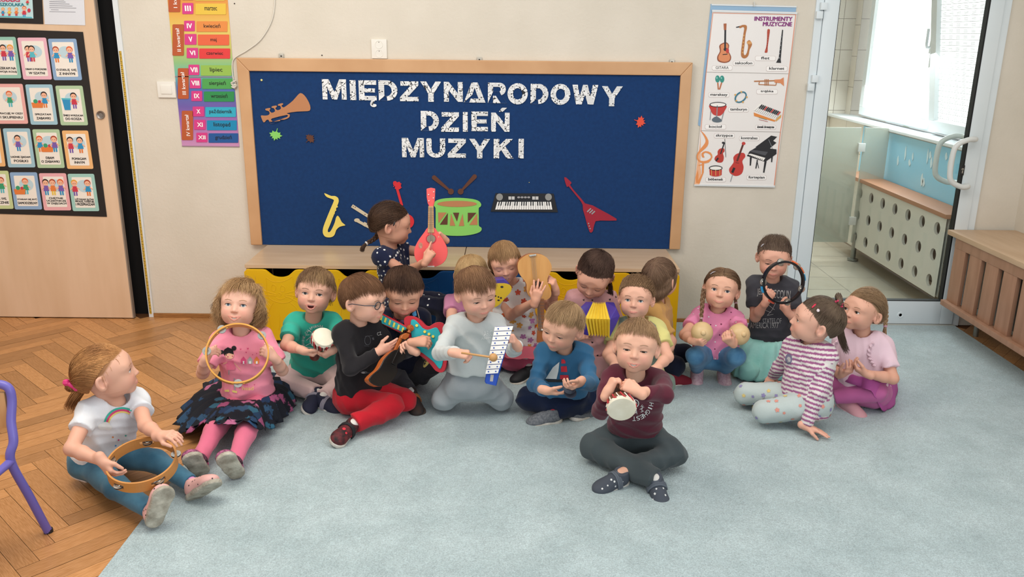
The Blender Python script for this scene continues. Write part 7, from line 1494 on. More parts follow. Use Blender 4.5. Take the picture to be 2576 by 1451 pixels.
if 'k2' in KD:
    K = KD['k2']; fm_ = flower_cloth('tulle_roses', '#10141f', ['#24466a', '#a05078', '#15233a', '#2f6078', '#1c3456', '#b0658a', '#2a4a68', '#1f3d5c'], 17, .44)
    hem = [F_(446, 1072, .01), F_(470, 1098, .03), F_(512, 1072, .09), F_(560, 1076, .13), F_(600, 1072, .13), F_(640, 1078, .12), F_(682, 1086, .03), F_(728, 1045, .02), F_(742, 1000, .02), F_(715, 960, .02), F_(640, 935, .02), F_(560, 945, .02), F_(490, 1005, .02)]
    wc = K.c['pel']+UP*.035
    gown(K.root, wc, .112, .095, hem, 'skirt', fm_, rip=.014, nrip=21, seed=2, edge=.006, bulge=.35)
    gown(K.root, wc-UP*.01, .108, .09, [h+(wc-h)*.07+UP*.004 for h in hem], 'skirt', fm_, rip=.014, nrip=25, seed=5, edge=.006, bulge=.25)
if 'k16' in KD:
    K = KD['k16']; wc = K.c['pel']+UP*.02; m_ = mat('mint_tulle', '#8fcfc4', .85, '#a8dbd2', 12, bump=.15, bscale=120)
    hem = [F_(1838, 925, .01), F_(1848, 950, .01), F_(1895, 962, .01), F_(1948, 955, .01), F_(1992, 930, .01), F_(2000, 895, .01), F_(1960, 880, .01), F_(1880, 885, .01)]
    gown(K.root, wc, .10, .09, hem, 'tutu', m_, rip=.007, nrip=26, seed=16, bulge=1.1); gown(K.root, wc, .097, .087, [h+(wc-h)*.12 for h in hem], 'tutu', m_, rip=.007, nrip=22, seed=17, bulge=.9)
if 'k18' in KD:
    K = KD['k18']; wc = K.c['pel']+UP*.05; hem = [F_(2118, 958, .08), F_(2150, 975, .11), F_(2190, 985, .13), F_(2222, 1036, .01), F_(2250, 1015, .01), F_(2252, 960, .01), F_(2200, 935, .01), F_(2120, 935, .01)]
    gown(K.root, wc, .105, .095, hem, 'skirt', mat('magenta_cotton', '#b95a9c', .85, '#ae5092', 8), rip=.004, nrip=9, seed=18, bulge=.8)
    bv_ = bvh_of(K.top)
    for pp in ([(2104, 858), (2096, 872), (2094, 888), (2100, 904), (2110, 916)], [(2196, 862), (2188, 878), (2186, 894), (2192, 908), (2200, 920)]):
        mb = MB(); P = []
        for k, (u, v) in enumerate(smooth_open(pp, 6)):
            d = ray(u+2.5*sin(k*1.6), v); d = d/np.linalg.norm(d); h = bv_.ray_cast(Vector(CC), Vector(d))
            if h[0] is not None: P.append(np.array(h[0])-d*(.004+.004*cos(k*1.6)))
        if len(P) > 3: mb.tube(P, .0055, 6); mb.build('ruffle', K.c['top'], K.top, True)
if 'k9' in KD:
    K = KD['k9']; wc = K.c['pel']+UP*.045; hem = [F_(1255, 885, .10), F_(1275, 902, .12), F_(1320, 905, .12), F_(1375, 905, .12), F_(1405, 890, .08), F_(1395, 860, .03), F_(1300, 850, .03)]
    gown(K.root, wc, .10, .09, hem, 'dress_skirt', mat('rose_cotton', '#c9606f', .85, '#bd5566', 8), rip=.005, nrip=9, seed=9, bulge=.8)
if 'k10' in KD:
    K = KD['k10']; wc = K.c['pel']+UP*.05; hem = [F_(1420, 905, .05), F_(1440, 935, .06), F_(1490, 952, .06), F_(1545, 950, .06), F_(1568, 920, .05), F_(1560, 885, .02), F_(1430, 880, .02)]
    g_ = gown(K.root, wc, .10, .09, hem, 'dress_skirt', MATS['cloth_heart_pink'], rip=.007, nrip=11, seed=10, bulge=.8); scatter(K, HEART, pk, 40, .0055, 'heart_print', 11, tgt=g_, sep=.03, off=.003)
# hair clips, ties, glasses
def clip(K, u, v, dy, m, L=.02, r=.004, ang=0, name='hair_clip'):
    """a small clip lying on the hair where it is seen"""
    d = ray(u, v); d = d/np.linalg.norm(d); o_ = K.H0; b = d@(CC-o_); rr_ = .094*K.hs+.004; q_ = b*b-((CC-o_)@(CC-o_)-rr_*rr_); p = CC+d*(-b-sqrt(max(q_, 0))); n = unit(p-o_); t = unit(np.cross(n, CFW)*sin(ang)+CA*cos(ang)); t = unit(t-n*(t@n))
    mb = MB(); mb.tube([p-t*L/2, p+n*.002, p+t*L/2], [r*.5, r, r*.6], 8); return mb.build(name, m, K.root, True)
pinkp = mat('clip_pink', '#d8367a', .3); 
if 'k1' in KD:
    K = KD['k1']; p = K.tie+CFW*(-.006); mb = MB()
    for sx, r_ in ((-1, .013), (1, .011)): mb.lathe([(0, -r_), (r_*.7, -r_*.7), (r_, 0), (r_*.7, r_*.7), (0, r_)], frame(p+CA*sx*.017-CB*sx*.010-CFW*.012, (0, 0, 1), (1, 0, 0)), 12)
    mb.tube([p-CA*.017+CB*.01-CFW*.012, p+CA*.017-CB*.01-CFW*.012], .008, 10); mb.build('hair_bow', pinkp, K.root, True)
if 'k17' in KD:
    K = KD['k17']; p = K.tie; mb = MB(); rr = random.Random(4)
    for k in range(9): a = k*.7; mb.tube([p, p+(CA*cos(a)+CB*sin(a))*.016-CFW*.01*rr.random(), p+(CA*cos(a+.35)+CB*sin(a+.35))*.017-CFW*.012], .0045, 6)
    mb.build('scrunchie', mat('scrunchie_red', '#c0365a', .7), K.root, True)
    clip(K, 2050, 768, 0, mat('clip_red', '#c8304a', .35), .034, .0045, 1.1); clip(K, 2042, 752, 0, MATS['clip_pink'], .012, .003, .6); clip(K, 2058, 781, 0, mat('clip_pearl', '#e6d6da', .3), .012, .007, 1.1)
if 'k16' in KD: clip(KD['k16'], *d10(845, 165), 0, mat('clip_silver', '#b9b4ba', .3, metal=.5), .022, .003, -.7); clip(KD['k16'], *d10(1035, 160), 0, mat('clip_white', '#e5e0e0', .3), .018, .004, .7)
if 'k15' in KD: clip(KD['k15'], *d10(402, 410), 0, MATS['clip_silver'], .028, .003, -.6)
if 'k6' in KD: clip(KD['k6'], *c6(522, 435), 0, mat('clip_black', '#16151a', .3), .022, .004, 1.5)
if 'k10' in KD: clip(KD['k10'], 1498, 640, 0, mat('clip_rose', '#d88fa6', .4), .018, .006, .2)
if 'k4' in KD:
    K = KD['k4']; tw = lambda v: K.H0+(np.atleast_2d(v)*K.hs)@K.R.T; gm_ = mat('glasses_frame', '#2b3644', .3); mb = MB()
    for sx in (-1, 1):
        L_ = [(sx*.033+.021*cos(2*pi*k/20), -.0905+.10*abs(.021*cos(2*pi*k/20)+sx*.0)*.5, .001+.0155*sin(2*pi*k/20)) for k in range(21)]
        mb.tube(tw(np.array(L_)), .0017, 6); mb.tube(tw(np.array([(sx*.054, -.088, .006), (sx*.075, -.055, .005), (sx*.083, .0, .004), (sx*.084, .02, -.004)])), .0016, 6)
    mb.tube(tw(np.array([(-.012, -.0905, .004), (0, -.0925, .006), (.012, -.0905, .004)])), .0016, 6); gl = mb.build('glasses', gm_, K.root, True)
    for sx in (-1, 1):
        mb = MB(); c_ = [(sx*.033+.020*cos(2*pi*k/20), -.0895, .001+.0145*sin(2*pi*k/20)) for k in range(20)]; mb.add(tw(np.array(c_)), [tuple(range(20))]); mb.build('lens', glass, gl)
# ================================================================ INSTRUMENTS
def ringT(c, n, up=(0, 0, 1)): return frame(c, n, np.cross(npv(up), npv(n)) if abs(npv(n)@npv(up)) < .98 else (1, 0, 0))
jing = mat('jingle_steel', '#c2c0b8', .22, metal=.9)
def tambourine(c, n, R_, dep, m, label, njs, wall=.006, plastic=False, name='tambourine', a00=0):
    T = ringT(c, n); e = empty(name, tuple(c), label, 'tambourine'); mb = MB(); N_ = 72; sl = pi/15
    inslot = lambda a: any(abs((a-j+pi) % (2*pi)-pi) < sl for j in njs)
    zs = [-dep/2, -dep*.17, dep*.17, dep/2]; q = lambda r, a, z: T @ Vector((r*cos(a), r*sin(a), z))
    for i in range(N_):
        a, b = 2*pi*i/N_, 2*pi*(i+1)/N_; s_ = inslot((a+b)/2)
        for k in range(3):
            if k == 1 and s_: 
                continue
            z0, z1 = zs[k], zs[k+1]; V = [q(r, x, z) for r in (R_-wall, R_) for x in (a, b) for z in (z0, z1)]
            mb.add(V, [(4, 6, 7, 5), (0, 1, 3, 2)]+([(1, 5, 7, 3)] if k == 2 or s_ else [])+([(0, 2, 6, 4)] if k == 0 or s_ else [])+([(0, 4, 5, 1), (2, 3, 7, 6)] if k == 1 else []))
    mb.build('frame', m, e)
    for j in njs:
        p = q(R_-wall/2, j, 0); mbj = MB()
        for s_ in (-1, 1): mbj.lathe([(0, .0022), (.006, .0022), (.0075, .0004), (.0165, 0), (.0165, -.0006), (.0075, -.0002), (0, .0012)], frame(p+(T.to_3x3() @ Vector((0, 0, 1)))*0+(T.to_3x3() @ Vector((cos(j), sin(j), 0)))*0+ (T.to_3x3() @ Vector((0, 0, s_*.003))), T.to_3x3() @ Vector((0, 0, s_)), (1, .2, .1)), 16)
        mbj.tube([q(R_-wall/2, j, -dep*.4), q(R_-wall/2, j, dep*.4)], .0012, 6); mbj.build('jingle', jing, e, True)
    return e
wring = mat('ring_wood', '#c88a48', .42, '#b87a3c', 5, (1, 1, 5))
c_t = F_(358, 1167, .19)
tambourine(c_t, unit((.05, -.28, 1)), .112, .042, wring, 'plain wooden tambourine ring held by the girl in the white t-shirt', [-.9, -2.1, .35, 1.6, 2.9])
tambourine(PW(598, 890, -1.60), unit((.30, -1, .60)), .118, .052, mat('ring_ochre', '#dba24c', .45, '#cf9440', 5, (1, 1, 5)), 'wooden tambourine held up by the curly-haired girl', [2.05, 2.95, -1.62, .6])
# black plastic ring with coloured inserts
c_b = PW(1970, 710, -.985); tb = tambourine(c_b, unit((.12, -1, .12)), .099, .022, mat('ring_black', '#17181c', .3), 'black plastic tambourine with orange and blue inserts in front of a face', [1.75, .85, 3.1, -.35, -1.3], wall=.009)
Tb = ringT(c_b, unit((.12, -1, .12)))
for a, colr in ((.55, '#d86a3c'), (.2, '#2f8fc0'), (3.45, '#2f8fc0'), (1.05, '#d86a3c'), (-2.1, '#d8604a')):
    mb = MB(); mb.tube([Tb @ Vector((.1015*cos(a+d), .1015*sin(a+d), 0)) for d in (-.14, -.05, .05, .14)], .0065, 8); mb.build('colour_insert', mat('insert_'+colr[1:], colr, .35), tb, True)
def goblet_drum(head, tail, R_, label, mbody, seed=0):
    ax = unit(head-tail); L = np.linalg.norm(head-tail); T = frame(tail, ax, (1, 0, .1)); e = empty('hand_drum', tuple(tail), label, 'drum'); mb = MB()
    mb.lathe([(R_*.0, 0), (R_*.48, 0), (R_*.5, L*.05), (R_*.36, L*.25), (R_*.34, L*.42), (R_*.62, L*.55), (R_*.9, L*.72), (R_, L*.88), (R_*.97, L*.985)], T, 28); mb.build('body', mbody, e, True)
    mb = MB(); mb.lathe([(0, L*1.0), (R_*.85, L*1.0), (R_*.97, L*.99), (R_*1.03, L*.96), (R_*1.04, L*.90)], T, 32); mb.build('drum_skin', mat('drum_skin', '#e3dcc8', .6, '#d6cdb6', 20), e, True)
    for col_, off in (('#b8343c', 0), ('#e9e2d6', 1)):
        mb = MB()
        for k in range(off, 20, 2):
            a = 2*pi*k/20; p0 = T @ Vector((R_*1.03*cos(a), R_*1.03*sin(a), L*.93)); p1 = T @ Vector((R_*1.06*cos(a+.15), R_*1.06*sin(a+.15), L*.91)); p2 = T @ Vector((R_*.93*cos(a+.3), R_*.93*sin(a+.3), L*.72)); mb.tube([p0, p1, p2], .0028 if off == 0 else .002, 6)
        mb.build('lacing', mat('lace_'+col_[1:], col_, .6), e, True)
    return e
goblet_drum(PW(1564, 1031, -2.13), PW(1553, 966, -1.995), .047, 'small goblet hand drum with a white skin gripped by the front boy', mat('drum_wood', '#7c5136', .4, '#5c3a26', 30, (1, 1, .3)))
goblet_drum(PW(815, 846, -1.42), PW(791, 897, -1.33), .044, 'small goblet drum with a white skin held by the girl in green', mat('drum_redwood', '#6d3327', .4, '#4f241c', 30, (1, 1, .3)))
def slab(name, px, P0, n, t0, t1, m, parent, hole=None, bev=0, sm=0):
    """outline seen at px lying in the plane through P0 with normal n, from depth t0 (behind) to t1 (in front)"""
    T = frame(P0, n, CA); Ti = T.inverted(); n = unit(n)
    def mp(p): d = ray(*p); t = ((P0-CC)@n)/(d@n); v = Ti @ Vector(CC+d*t); return (v.x, v.y)
    px = [tuple(p) for p in (smooth_closed(px, sm) if sm else px)]; mb = MB(); mb.prism([mp(p) for p in px], T, t0, t1, hole=[mp(p) for p in hole] if hole else None)
    o = mb.build(name, m, parent)
    if bev: b = o.modifiers.new('b', 'BEVEL'); b.width = bev; b.segments = 3; b.limit_method = 'ANGLE'; b.angle_limit = radians(50); autos(o, 60)
    return o
def onp(p, P0, n, t=0): n = unit(n); d = ray(*p); return CC+d*(((P0-CC)@n)/(d@n))+n*t
def strings(name, a, b, P0, n, k, w0, w1, parent, m, t=.004, r=.0006):
    mb = MB(); A = onp(a, P0, n, t); B = onp(b, P0, n, t); s_ = unit(np.cross(unit(B-A), unit(n)))
    for i in range(k): f = (i/(k-1)-.5); mb.tube([A+s_*f*w0, B+s_*f*w1], r, 5)
    return mb.build(name, m, parent)
strm = mat('string_steel', '#b9b2a6', .3, metal=.6)
# mandolin
n_ = unit((.05, -1, .25)); P_ = PW(1083, 625, -.86); e = empty('mandolin', tuple(P_), 'red toy mandolin held upright by the girl with the braid', 'mandolin'); mr = mat('mandolin_red', '#e85a58', .4); mrd = mat('mandolin_edge', '#b92f3d', .4); fb = mat('fretboard_light', '#c79a68', .5, '#b98b5a', 12, (1, 1, 5))
body = T2(c6, [(918, 478), (880, 530), (820, 610), (775, 690), (758, 760), (765, 830), (800, 890), (860, 930), (930, 945), (1000, 940), (1070, 915), (1120, 870), (1148, 800), (1148, 730), (1120, 660), (1070, 580), (1020, 510), (992, 478)])
slab('body', body, P_, n_, -.035, 0, mr, e, bev=.006, sm=2); slab('sound_hole', T2(c6, circ(957, 612, 62, 58)), P_, n_, 0, .0012, mrd, e); slab('sound_hole_inside', T2(c6, circ(957, 612, 50, 47)), P_, n_, 0, .0022, mat('hole_grey', '#8f8272', .8), e)
slab('neck', T2(c6, [(925, 225), (985, 225), (992, 540), (918, 540)]), P_, n_, -.012, .004, fb, e, bev=.001); slab('headstock', T2(c6, [(903, 22), (955, 10), (1007, 20), (1003, 120), (998, 175), (985, 232), (935, 232), (916, 190), (905, 120)]), P_, n_, -.012, .004, mr, e, bev=.003)
for k in range(12): y_ = 250+k*21; slab('fret', T2(c6, [(924, y_), (986, y_), (986, y_+3), (924, y_+3)]), P_, n_, .004, .0046, mat('fret_brown', '#7a5634', .5), e)
slab('bridge', T2(c6, [(912, 928), (996, 928), (996, 943), (912, 943)]), P_, n_, 0, .004, mat('bridge_white', '#ece6dc', .4), e, bev=.001); strings('string', c6(955, 240), c6(955, 932), P_, n_, 4, .010, .014, e, strm, .0065)
for p in ((928, 92), (988, 60), (932, 166), (984, 132)): mb = MB(); mb.lathe([(0, .006), (.0024, .0055), (.0026, 0)], frame(onp(c6(*p), P_, n_, .004), n_, CA), 10); mb.build('peg', MATS['bridge_white'], e, True)
slab('sticker', T2(c6, circ(833, 690, 24, 36)), P_, n_, 0, .0008, mat('sticker', '#cfa58e', .5, '#a2604c', 60), e)
# guitar held upside down
n_ = unit((.10, -1, .18)); P_ = PW(1346, 700, -1.03); e = empty('guitar', tuple(P_), 'small natural wood guitar held neck down by the fair-haired girl', 'guitar'); gt = mat('spruce_top', '#d09a58', .38, '#c48c4a', 5, (9, 1, 1)); gs = mat('guitar_side', '#a05f34', .4)
ol = T2(d5, [(860, 115), (910, 120), (955, 145), (985, 190), (991, 228), (976, 268), (960, 300), (960, 335), (975, 370), (988, 405), (984, 440), (960, 462), (925, 468), (880, 460), (835, 450), (808, 420), (800, 385), (800, 350), (785, 320), (760, 290), (738, 250), (732, 205), (745, 165), (785, 133), (820, 118)])
slab('side', ol, P_, n_, -.045, -.002, gs, e, bev=.002, sm=2); slab('top_plate', ol, P_, n_, -.002, .002, gt, e, bev=.001, sm=2, hole=T2(d5, circ(884, 352, 30, 30, 20)))
slab('sound_hole_inside', T2(d5, circ(884, 352, 31, 31, 20)), P_, n_, -.0015, -.0008, mat('hole_dark2', '#2a1a12', .9), e); slab('rosette', T2(d5, circ(884, 352, 37, 37, 28)), P_, n_, .002, .0026, gs, e, hole=T2(d5, circ(884, 352, 31, 31, 28)))
slab('bridge', T2(d5, [(818, 124), (872, 116), (874, 128), (820, 136)]), P_, n_, .002, .008, jing, e, bev=.001); strings('string', d5(846, 126), d5(904, 700), P_, n_, 5, .018, .014, e, strm, .009)
slab('neck', T2(d5, [(882, 455), (932, 455), (938, 700), (890, 700)]), P_, n_, -.014, .006, mat('guitar_neck', '#8f5a36', .45), e, bev=.003)
for k in range(8): y_ = 480+k*26; slab('fret', T2(d5, [(884, y_), (933, y_), (933, y_+2), (884, y_+2)]), P_, n_, .006, .0068, jing, e)
slab('headstock', T2(d5, [(882, 700), (944, 700), (950, 790), (878, 790)]), P_, n_, -.014, .004, gs, e, bev=.002); mb = MB(); mb.lathe([(0, .008), (.004, .007), (.004, 0)], frame(onp(d5(916, 690), P_, n_, .006), n_, CA), 10); mb.build('peg', MATS['bridge_white'], e, True)
# electric toy guitar
n_ = unit((-.10, -1, .35)); P_ = PW(1075, 860, -1.33); e = empty('toy_guitar', tuple(P_), 'red and teal toy guitar with yellow keys on the lap of the dark-haired boy', 'toy guitar'); tr = mat('toy_red', '#b81f2e', .3); tt = mat('toy_teal', '#1fa3ac', .35); ty = mat('toy_yellow', '#e6cf55', .4)
og = [(770, 400), (830, 360), (920, 365), (1000, 400), (1060, 450), (1120, 515), (1190, 528), (1250, 490), (1310, 465), (1390, 470), (1450, 560), (1480, 800), (1480, 1100), (1440, 1260), (1380, 1300), (1290, 1270), (1225, 1190), (1130, 1090), (1000, 1000), (880, 975), (832, 940), (820, 860), (850, 760), (820, 600), (770, 500)]
slab('body', T2(d7, og), P_, n_, -.03, 0, tr, e, bev=.008, sm=2); ig = [(895, 425), (950, 425), (1010, 480), (1080, 560), (1160, 590), (1230, 570), (1300, 550), (1350, 600), (1420, 800), (1420, 1080), (1380, 1230), (1330, 1210), (1270, 1130), (1150, 1030), (1010, 940), (850, 955), (845, 860), (900, 760), (880, 600), (880, 480)]
slab('face_plate', T2(d7, ig), P_, n_, 0, .005, tt, e, bev=.003, sm=2); slab('neck', T2(d7, [(345, 305), (385, 302), (800, 525), (830, 575), (765, 650), (700, 640), (425, 505), (350, 380)]), P_, n_, -.016, .004, tr, e, bev=.004); slab('key_bed', T2(d7, [(348, 370), (384, 328), (822, 562), (772, 634), (400, 482)]), P_, n_, .004, .009, tt, e, bev=.002)
for x, y in ((400, 392), (468, 430), (540, 470), (610, 510), (684, 548), (756, 590)):
    d_ = np.array([-.28, .96])*40; s_ = np.array([.88, .46])*17; p = np.array([x, y]); slab('key', [d7(*(p+d_+s_)), d7(*(p-d_+s_)), d7(*(p-d_-s_)), d7(*(p+d_-s_))], P_, n_, .009, .013, ty, e, bev=.0015)
for x, y in ((985, 520), (1118, 622), (1188, 662), (1255, 700)): slab('button', T2(d7, circ(x, y, 24, 24, 12)), P_, n_, .005, .010, ty, e, bev=.001)
# violin
n_ = unit((.72, -.62, .35)); P_ = PW(975, 915, -1.47); e = empty('toy_violin', tuple(P_), 'black and orange-brown toy violin held by the boy with glasses', 'violin'); vo = mat('violin_orange', '#b5622c', .35, '#9c4f20', 8); vb = mat('violin_black', '#15100f', .18)
vx = [(600, 925), (690, 930), (765, 985), (770, 1060), (720, 1120), (650, 1160), (640, 1220), (650, 1290), (590, 1400), (480, 1500), (330, 1530), (210, 1470), (175, 1400), (260, 1310), (330, 1250), (380, 1170), (420, 1090), (500, 1000)]
slab('body', T2(d7, vx), P_, n_, -.028, 0, vo, e, bev=.003, sm=2); slab('belly_plate', T2(d7, vx), P_, n_, 0, .006, vb, e, bev=.003, sm=2)
slab('neck', T2(d7, [(700, 720), (780, 760), (690, 960), (610, 930)]), P_, n_, -.012, .0, vo, e, bev=.003); slab('fingerboard', T2(d7, [(730, 740), (800, 780), (600, 1180), (540, 1150)]), P_, n_, .004, .011, vb, e, bev=.002)
slab('pegbox', T2(d7, [(700, 730), (730, 670), (795, 640), (860, 660), (840, 720), (780, 770)]), P_, n_, -.014, .004, vo, e, bev=.004)
mb = MB(); c_ = onp(d7(880, 560), P_, n_, -.004); mb.lathe([(0, .014), (.006, .014), (.007, .011), (.011, .012), (.0145, .006), (.0145, -.006), (.011, -.012), (.006, -.014), (0, -.014)], frame(c_, n_, CA), 20); mb.tube([onp(d7(850, 640), P_, n_, -.004), c_], .009, 8); mb.build('scroll', vo, e, True)
for p in ((745, 640), (800, 600)): mb = MB(); a = onp(d7(*p), P_, n_, -.004); mb.tube([a-unit(np.cross(n_, UP))*.012, a+unit(np.cross(n_, UP))*.012], .0035, 8); mb.build('peg', vb, e, True)
# xylophone and mallet
n_ = unit((.15, -1, .25)); P_ = PW(1255, 885, -1.635); e = empty('xylophone', tuple(P_), 'white-barred toy xylophone on a blue frame held upright by the kneeling boy', 'xylophone'); xb = mat('xylo_blue', '#1746a8', .35); xw = mat('xylo_white', '#f0eee9', .35)
slab('frame', T2(d5, [(565, 672), (700, 668), (660, 800), (600, 1010), (572, 1122), (492, 1104), (485, 1090), (505, 990)]), P_, n_, -.022, -.004, xb, e, bev=.003); slab('frame_slot', T2(d5, [(528, 1035), (552, 1037), (545, 1088), (522, 1086)]), P_, n_, -.004, -.0035, pgy, e)
for k in range(10):
    y0 = 672+36.2*k; xl, xr = 559-7.3*k, 698-11.9*k; h_ = 31; b_ = slab('bar', T2(d5, [(xl, y0), (xr, y0-6), (xr-8, y0-6+h_), (xl-7, y0+h_)]), P_, n_, -.002, .0025, xw, e, bev=.0008)
    for f_ in (.2, .77): px_ = (xl+(xr-xl)*f_-3, y0+h_/2-1-4*f_); mb = MB(); mb.lathe([(0, .002), (.0022, .0018), (.003, 0)], frame(onp(d5(*px_), P_, n_, .0025), n_, CA), 10); mb.build('screw', xb, b_, True)
K = KD.get('k8'); W_ = PW(1180, 890, -1.665); B_ = PW(1241, 899, -1.68); e = empty('mallet', tuple(W_), 'wooden mallet with a ball head striking the xylophone', 'mallet'); wd = mat('mallet_wood', '#c49560', .45, '#b5854f', 10)
mb = MB(); mb.tube([W_-unit(B_-W_)*.03, B_], .0042, 10); mb.build('stick', wd, e, True); mb = MB(); mb.lathe([(.0165*sin(pi*k/10)+1e-7, -.0165*cos(pi*k/10)) for k in range(11)], frame(B_, (1, 0, 0), (0, 0, 1)), 18); mb.build('ball', wd, e, True)
# accordions
def hull(name, pts, m, parent, bev=0):
    bm = bmesh.new(); [bm.verts.new(tuple(p)) for p in pts]; bmesh.ops.convex_hull(bm, input=bm.verts[:])
    bmesh.ops.dissolve_limit(bm, angle_limit=radians(4), verts=bm.verts[:], edges=bm.edges[:])
    if bev: bmesh.ops.bevel(bm, geom=bm.edges[:], offset=bev, segments=3, affect='EDGES', profile=.7)
    bm.verts.index_update(); V = [v.co[:] for v in bm.verts]; F = [tuple(v.index for v in f.verts) for f in bm.faces]; bm.free(); o = mesh_obj(name, V, F, m, parent); autos(o, 50); return o
pu = mat('accordion_purple', '#43338c', .3); ayl = mat('accordion_yellow', '#e2c23c', .5, '#d8b634', 12)
bt, ft_, fb_ = -1.09, -1.24, -1.23
e = empty('accordion', tuple(PW(1510, 800, -1.15)), 'purple toy accordion with yellow bellows on the lap of the girl in the heart dress', 'accordion')
A0, A1 = PW(*d9(1005, 785), bt), PW(*d9(1200, 785), bt); B0, B1 = PW(*d9(870, 1062), ft_), PW(*d9(1280, 1072), ft_); C0, C1 = PW(*d9(935, 1350), fb_), PW(*d9(1272, 1385), fb_); D0, D1 = PW(*d9(1005, 1100), bt+.02), PW(*d9(1200, 1100), bt+.02)
ctr = (A0+A1+B0+B1+C0+C1+D0+D1)/8; V = []; F = []; nb_ = 14
for i in range(nb_+1):
    t = i/nb_; row = [A0+(A1-A0)*t, B0+(B1-B0)*t, C0+(C1-C0)*t, D0+(D1-D0)*t]
    if i % 2: row = [p+unit(ctr-p)*.013 for p in row]
    V += row
for i in range(nb_):
    for k in range(4): j = (k+1) % 4; F.append((i*4+k, i*4+j, (i+1)*4+j, (i+1)*4+k))
bo = mesh_obj('bellows', V, F, ayl, e); so = bo.modifiers.new('s', 'SOLIDIFY'); so.thickness = .002
hull('end_block', [A0, B0, C0, D0, PW(*d9(880, 785), bt), PW(*d9(800, 862), ft_+.04), PW(*d9(795, 1200), ft_+.03), PW(*d9(850, 1330), fb_), PW(*d9(880, 1100), bt+.02)], pu, e, .003)
hull('end_block', [A1, B1, C1, D1, PW(*d9(1350, 792), bt), PW(*d9(1390, 890), ft_+.05), PW(*d9(1448, 1020), ft_+.04), PW(*d9(1390, 1160), ft_+.02), PW(*d9(1330, 1100), bt+.02)], pu, e, .003)
n_ = unit((.15, -1, .1)); P_ = PW(1265, 735, -1.04); e = empty('accordion', tuple(P_), 'yellow-faced purple toy accordion end sticking out beside the grey boy', 'accordion')
slab('face_plate', T2(d8, [(1180, 445), (1300, 440), (1440, 435), (1525, 460), (1552, 510), (1530, 575), (1450, 660), (1380, 745), (1290, 800), (1200, 790)]), P_, n_, 0, .008, mat('acc_face_yellow', '#c9a822', .4), e, bev=.003, sm=2)
slab('body', T2(d8, [(1170, 385), (1300, 382), (1440, 367), (1508, 428), (1535, 480), (1500, 580), (1360, 740), (1270, 790), (1180, 780)]), P_, n_, -.06, 0, pu, e, bev=.004)
for x, y, a, b in ((1403, 488, 24, 16), (1388, 655, 16, 14), (1352, 690, 20, 12), (1350, 640, 12, 12), (1305, 625, 14, 12)): slab('air_hole', T2(d8, circ(x, y, a, b, 14)), P_, n_, .008, .0086, pk, e)
# castanets
n_ = unit((.1, -.6, .8)); P_ = PW(1432, 982, -1.66); e = empty('castanets', tuple(P_), 'dark grey castanets in the hands of the boy with the sailing boat sweater', 'castanets')
for dx, s_ in ((0, 1), (.004, -1)):
    T = frame(P_+npv((dx, 0, s_*.009)), n_*s_, CA); mb = MB(); mb.lathe([(0, .012), (.014, .011), (.022, .006), (.025, 0), (.021, .001), (0, .005)], T, 24); mb.build('shell', mat('castanet_grey', '#3c4250', .35), e, True)
# maracas
mw = mat('maraca_wood', '#d9bb8c', .4, '#cdae7e', 8, (1, 1, 4))
for c_, hnd, lab in ((PW(1766, 836, -1.08), unit((.10, 1, -.30)), 'pale wooden maraca in the right hand of the squatting girl'), (PW(1859, 841, -1.08), unit((-.22, 1, -.35)), 'pale wooden maraca in the left hand of the squatting girl')):
    e = empty('maraca', tuple(c_), lab, 'maraca', 'wooden maracas'); T = frame(c_, -hnd, (1, 0, .2)); r_ = .049
    mb = MB(); mb.lathe([(r_*sin(pi*k/16)+1e-7, -r_*cos(pi*k/16)) for k in range(15)]+[(.0125, r_*.95), (.0105, r_*1.06), (.006, r_*1.12), (1e-7, r_*1.13)], T, 28); mb.build('head', mw, e, True)
    mb = MB(); mb.tube([c_+hnd*.045, c_+hnd*.15], [.008, .0095], 12); mb.build('handle', mw, e, True)
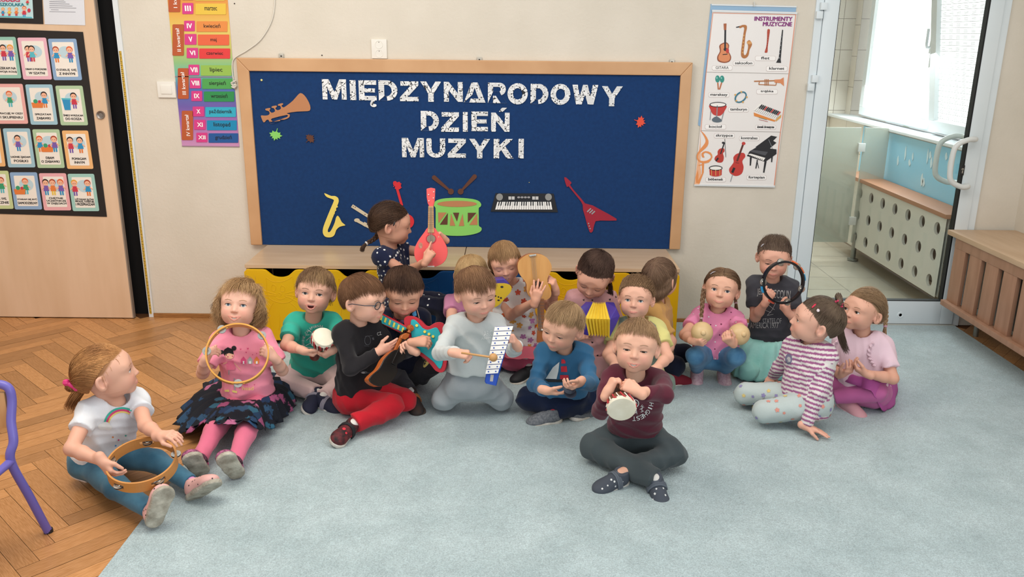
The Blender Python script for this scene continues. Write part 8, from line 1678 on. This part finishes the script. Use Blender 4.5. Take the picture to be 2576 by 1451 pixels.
# chair on the left edge
ch_p = mat('chair_purple', '#6a62b0', .35); ft = PF(122, 1338, .0); J = PF(27, 1160, .31); Yb = J[1]
e = empty('school_chair', (J[0]-.15, J[1]-.1, 0), 'child chair with purple tube legs and orange seat at the left edge', 'chair')
top_ = [PW(34, 1110, Yb+.01), PW(28, 1060, Yb+.03), PW(30, 1010, Yb+.05), PW(24, 980, Yb+.055), PW(8, 968, Yb+.055), PW(-20, 964, Yb+.055)]
mb = MB(); mb.tube(smooth_open([ft, ft*.5+J*.5, J]+top_, 6), .0135, 12); mb.build('leg', ch_p, e, True)
wx = .30; dx = np.array([-wx, 0, 0])
mb = MB(); mb.tube(smooth_open([ft*1+np.array([-wx-.16, 0, 0]), J+dx]+[p+dx-np.array([(p-J)[0]*2, 0, 0]) for p in top_[:-1]], 6), .0135, 12); mb.build('leg', ch_p, e, True)
for s_, x_ in ((0, 0), (1, -wx-.06)): mb = MB(); mb.tube([J+np.array([x_, -.0, 0]), J+np.array([x_, -.26, 0]), np.array([J[0]+x_+(.03 if not s_ else -.03), J[1]-.30, .0])], .0135, 12); mb.build('leg', ch_p, e, True)
mb = MB(); mb.lathe([(.0145, -.001), (.0150, .006), (.0145, .012), (0, .012)], Matrix.Translation(Vector(ft)), 14); mb.build('leg_cap', mat('cap_black', '#1a1a1e', .5), e, True)
mb = MB(); a = PW(14, 1162, Yb)[0]; mb.box((J[0]-.33, J[1]-.31, .31), (J[0]+.004, J[1]+.02, .322), bev=.005); mb.build('seat', mat('chair_orange', '#c98a3e', .4, '#bd7d33', 6, (1, 8, 1)), e, True)
mb = MB(); mb.box((J[0]-.34, Yb+.045, .40), (PW(18, 1020, Yb+.05)[0], Yb+.057, .52), bev=.005); mb.build('backrest', mat('chair_beech', '#cfa070', .45, '#c39462', 5, (8, 1, 1)), e, True)
# stool under the braided girl
st_ = empty('stool', (-.56, -.62, 0), 'small wooden stool under the girl with the mandolin, hidden by the group', 'stool'); mb = MB(); mb.box((-.68, -.74, .275), (-.44, -.52, .30), bev=.004); mb.build('seat', MATS['bench_side'], st_, True)
for x in (-.665, -.455):
    for y in (-.725, -.535): mb = MB(); mb.tube([(x, y, 0.006), (x, y, .276)], .012, 8); mb.build('leg', MATS['bench_side'], st_, True)
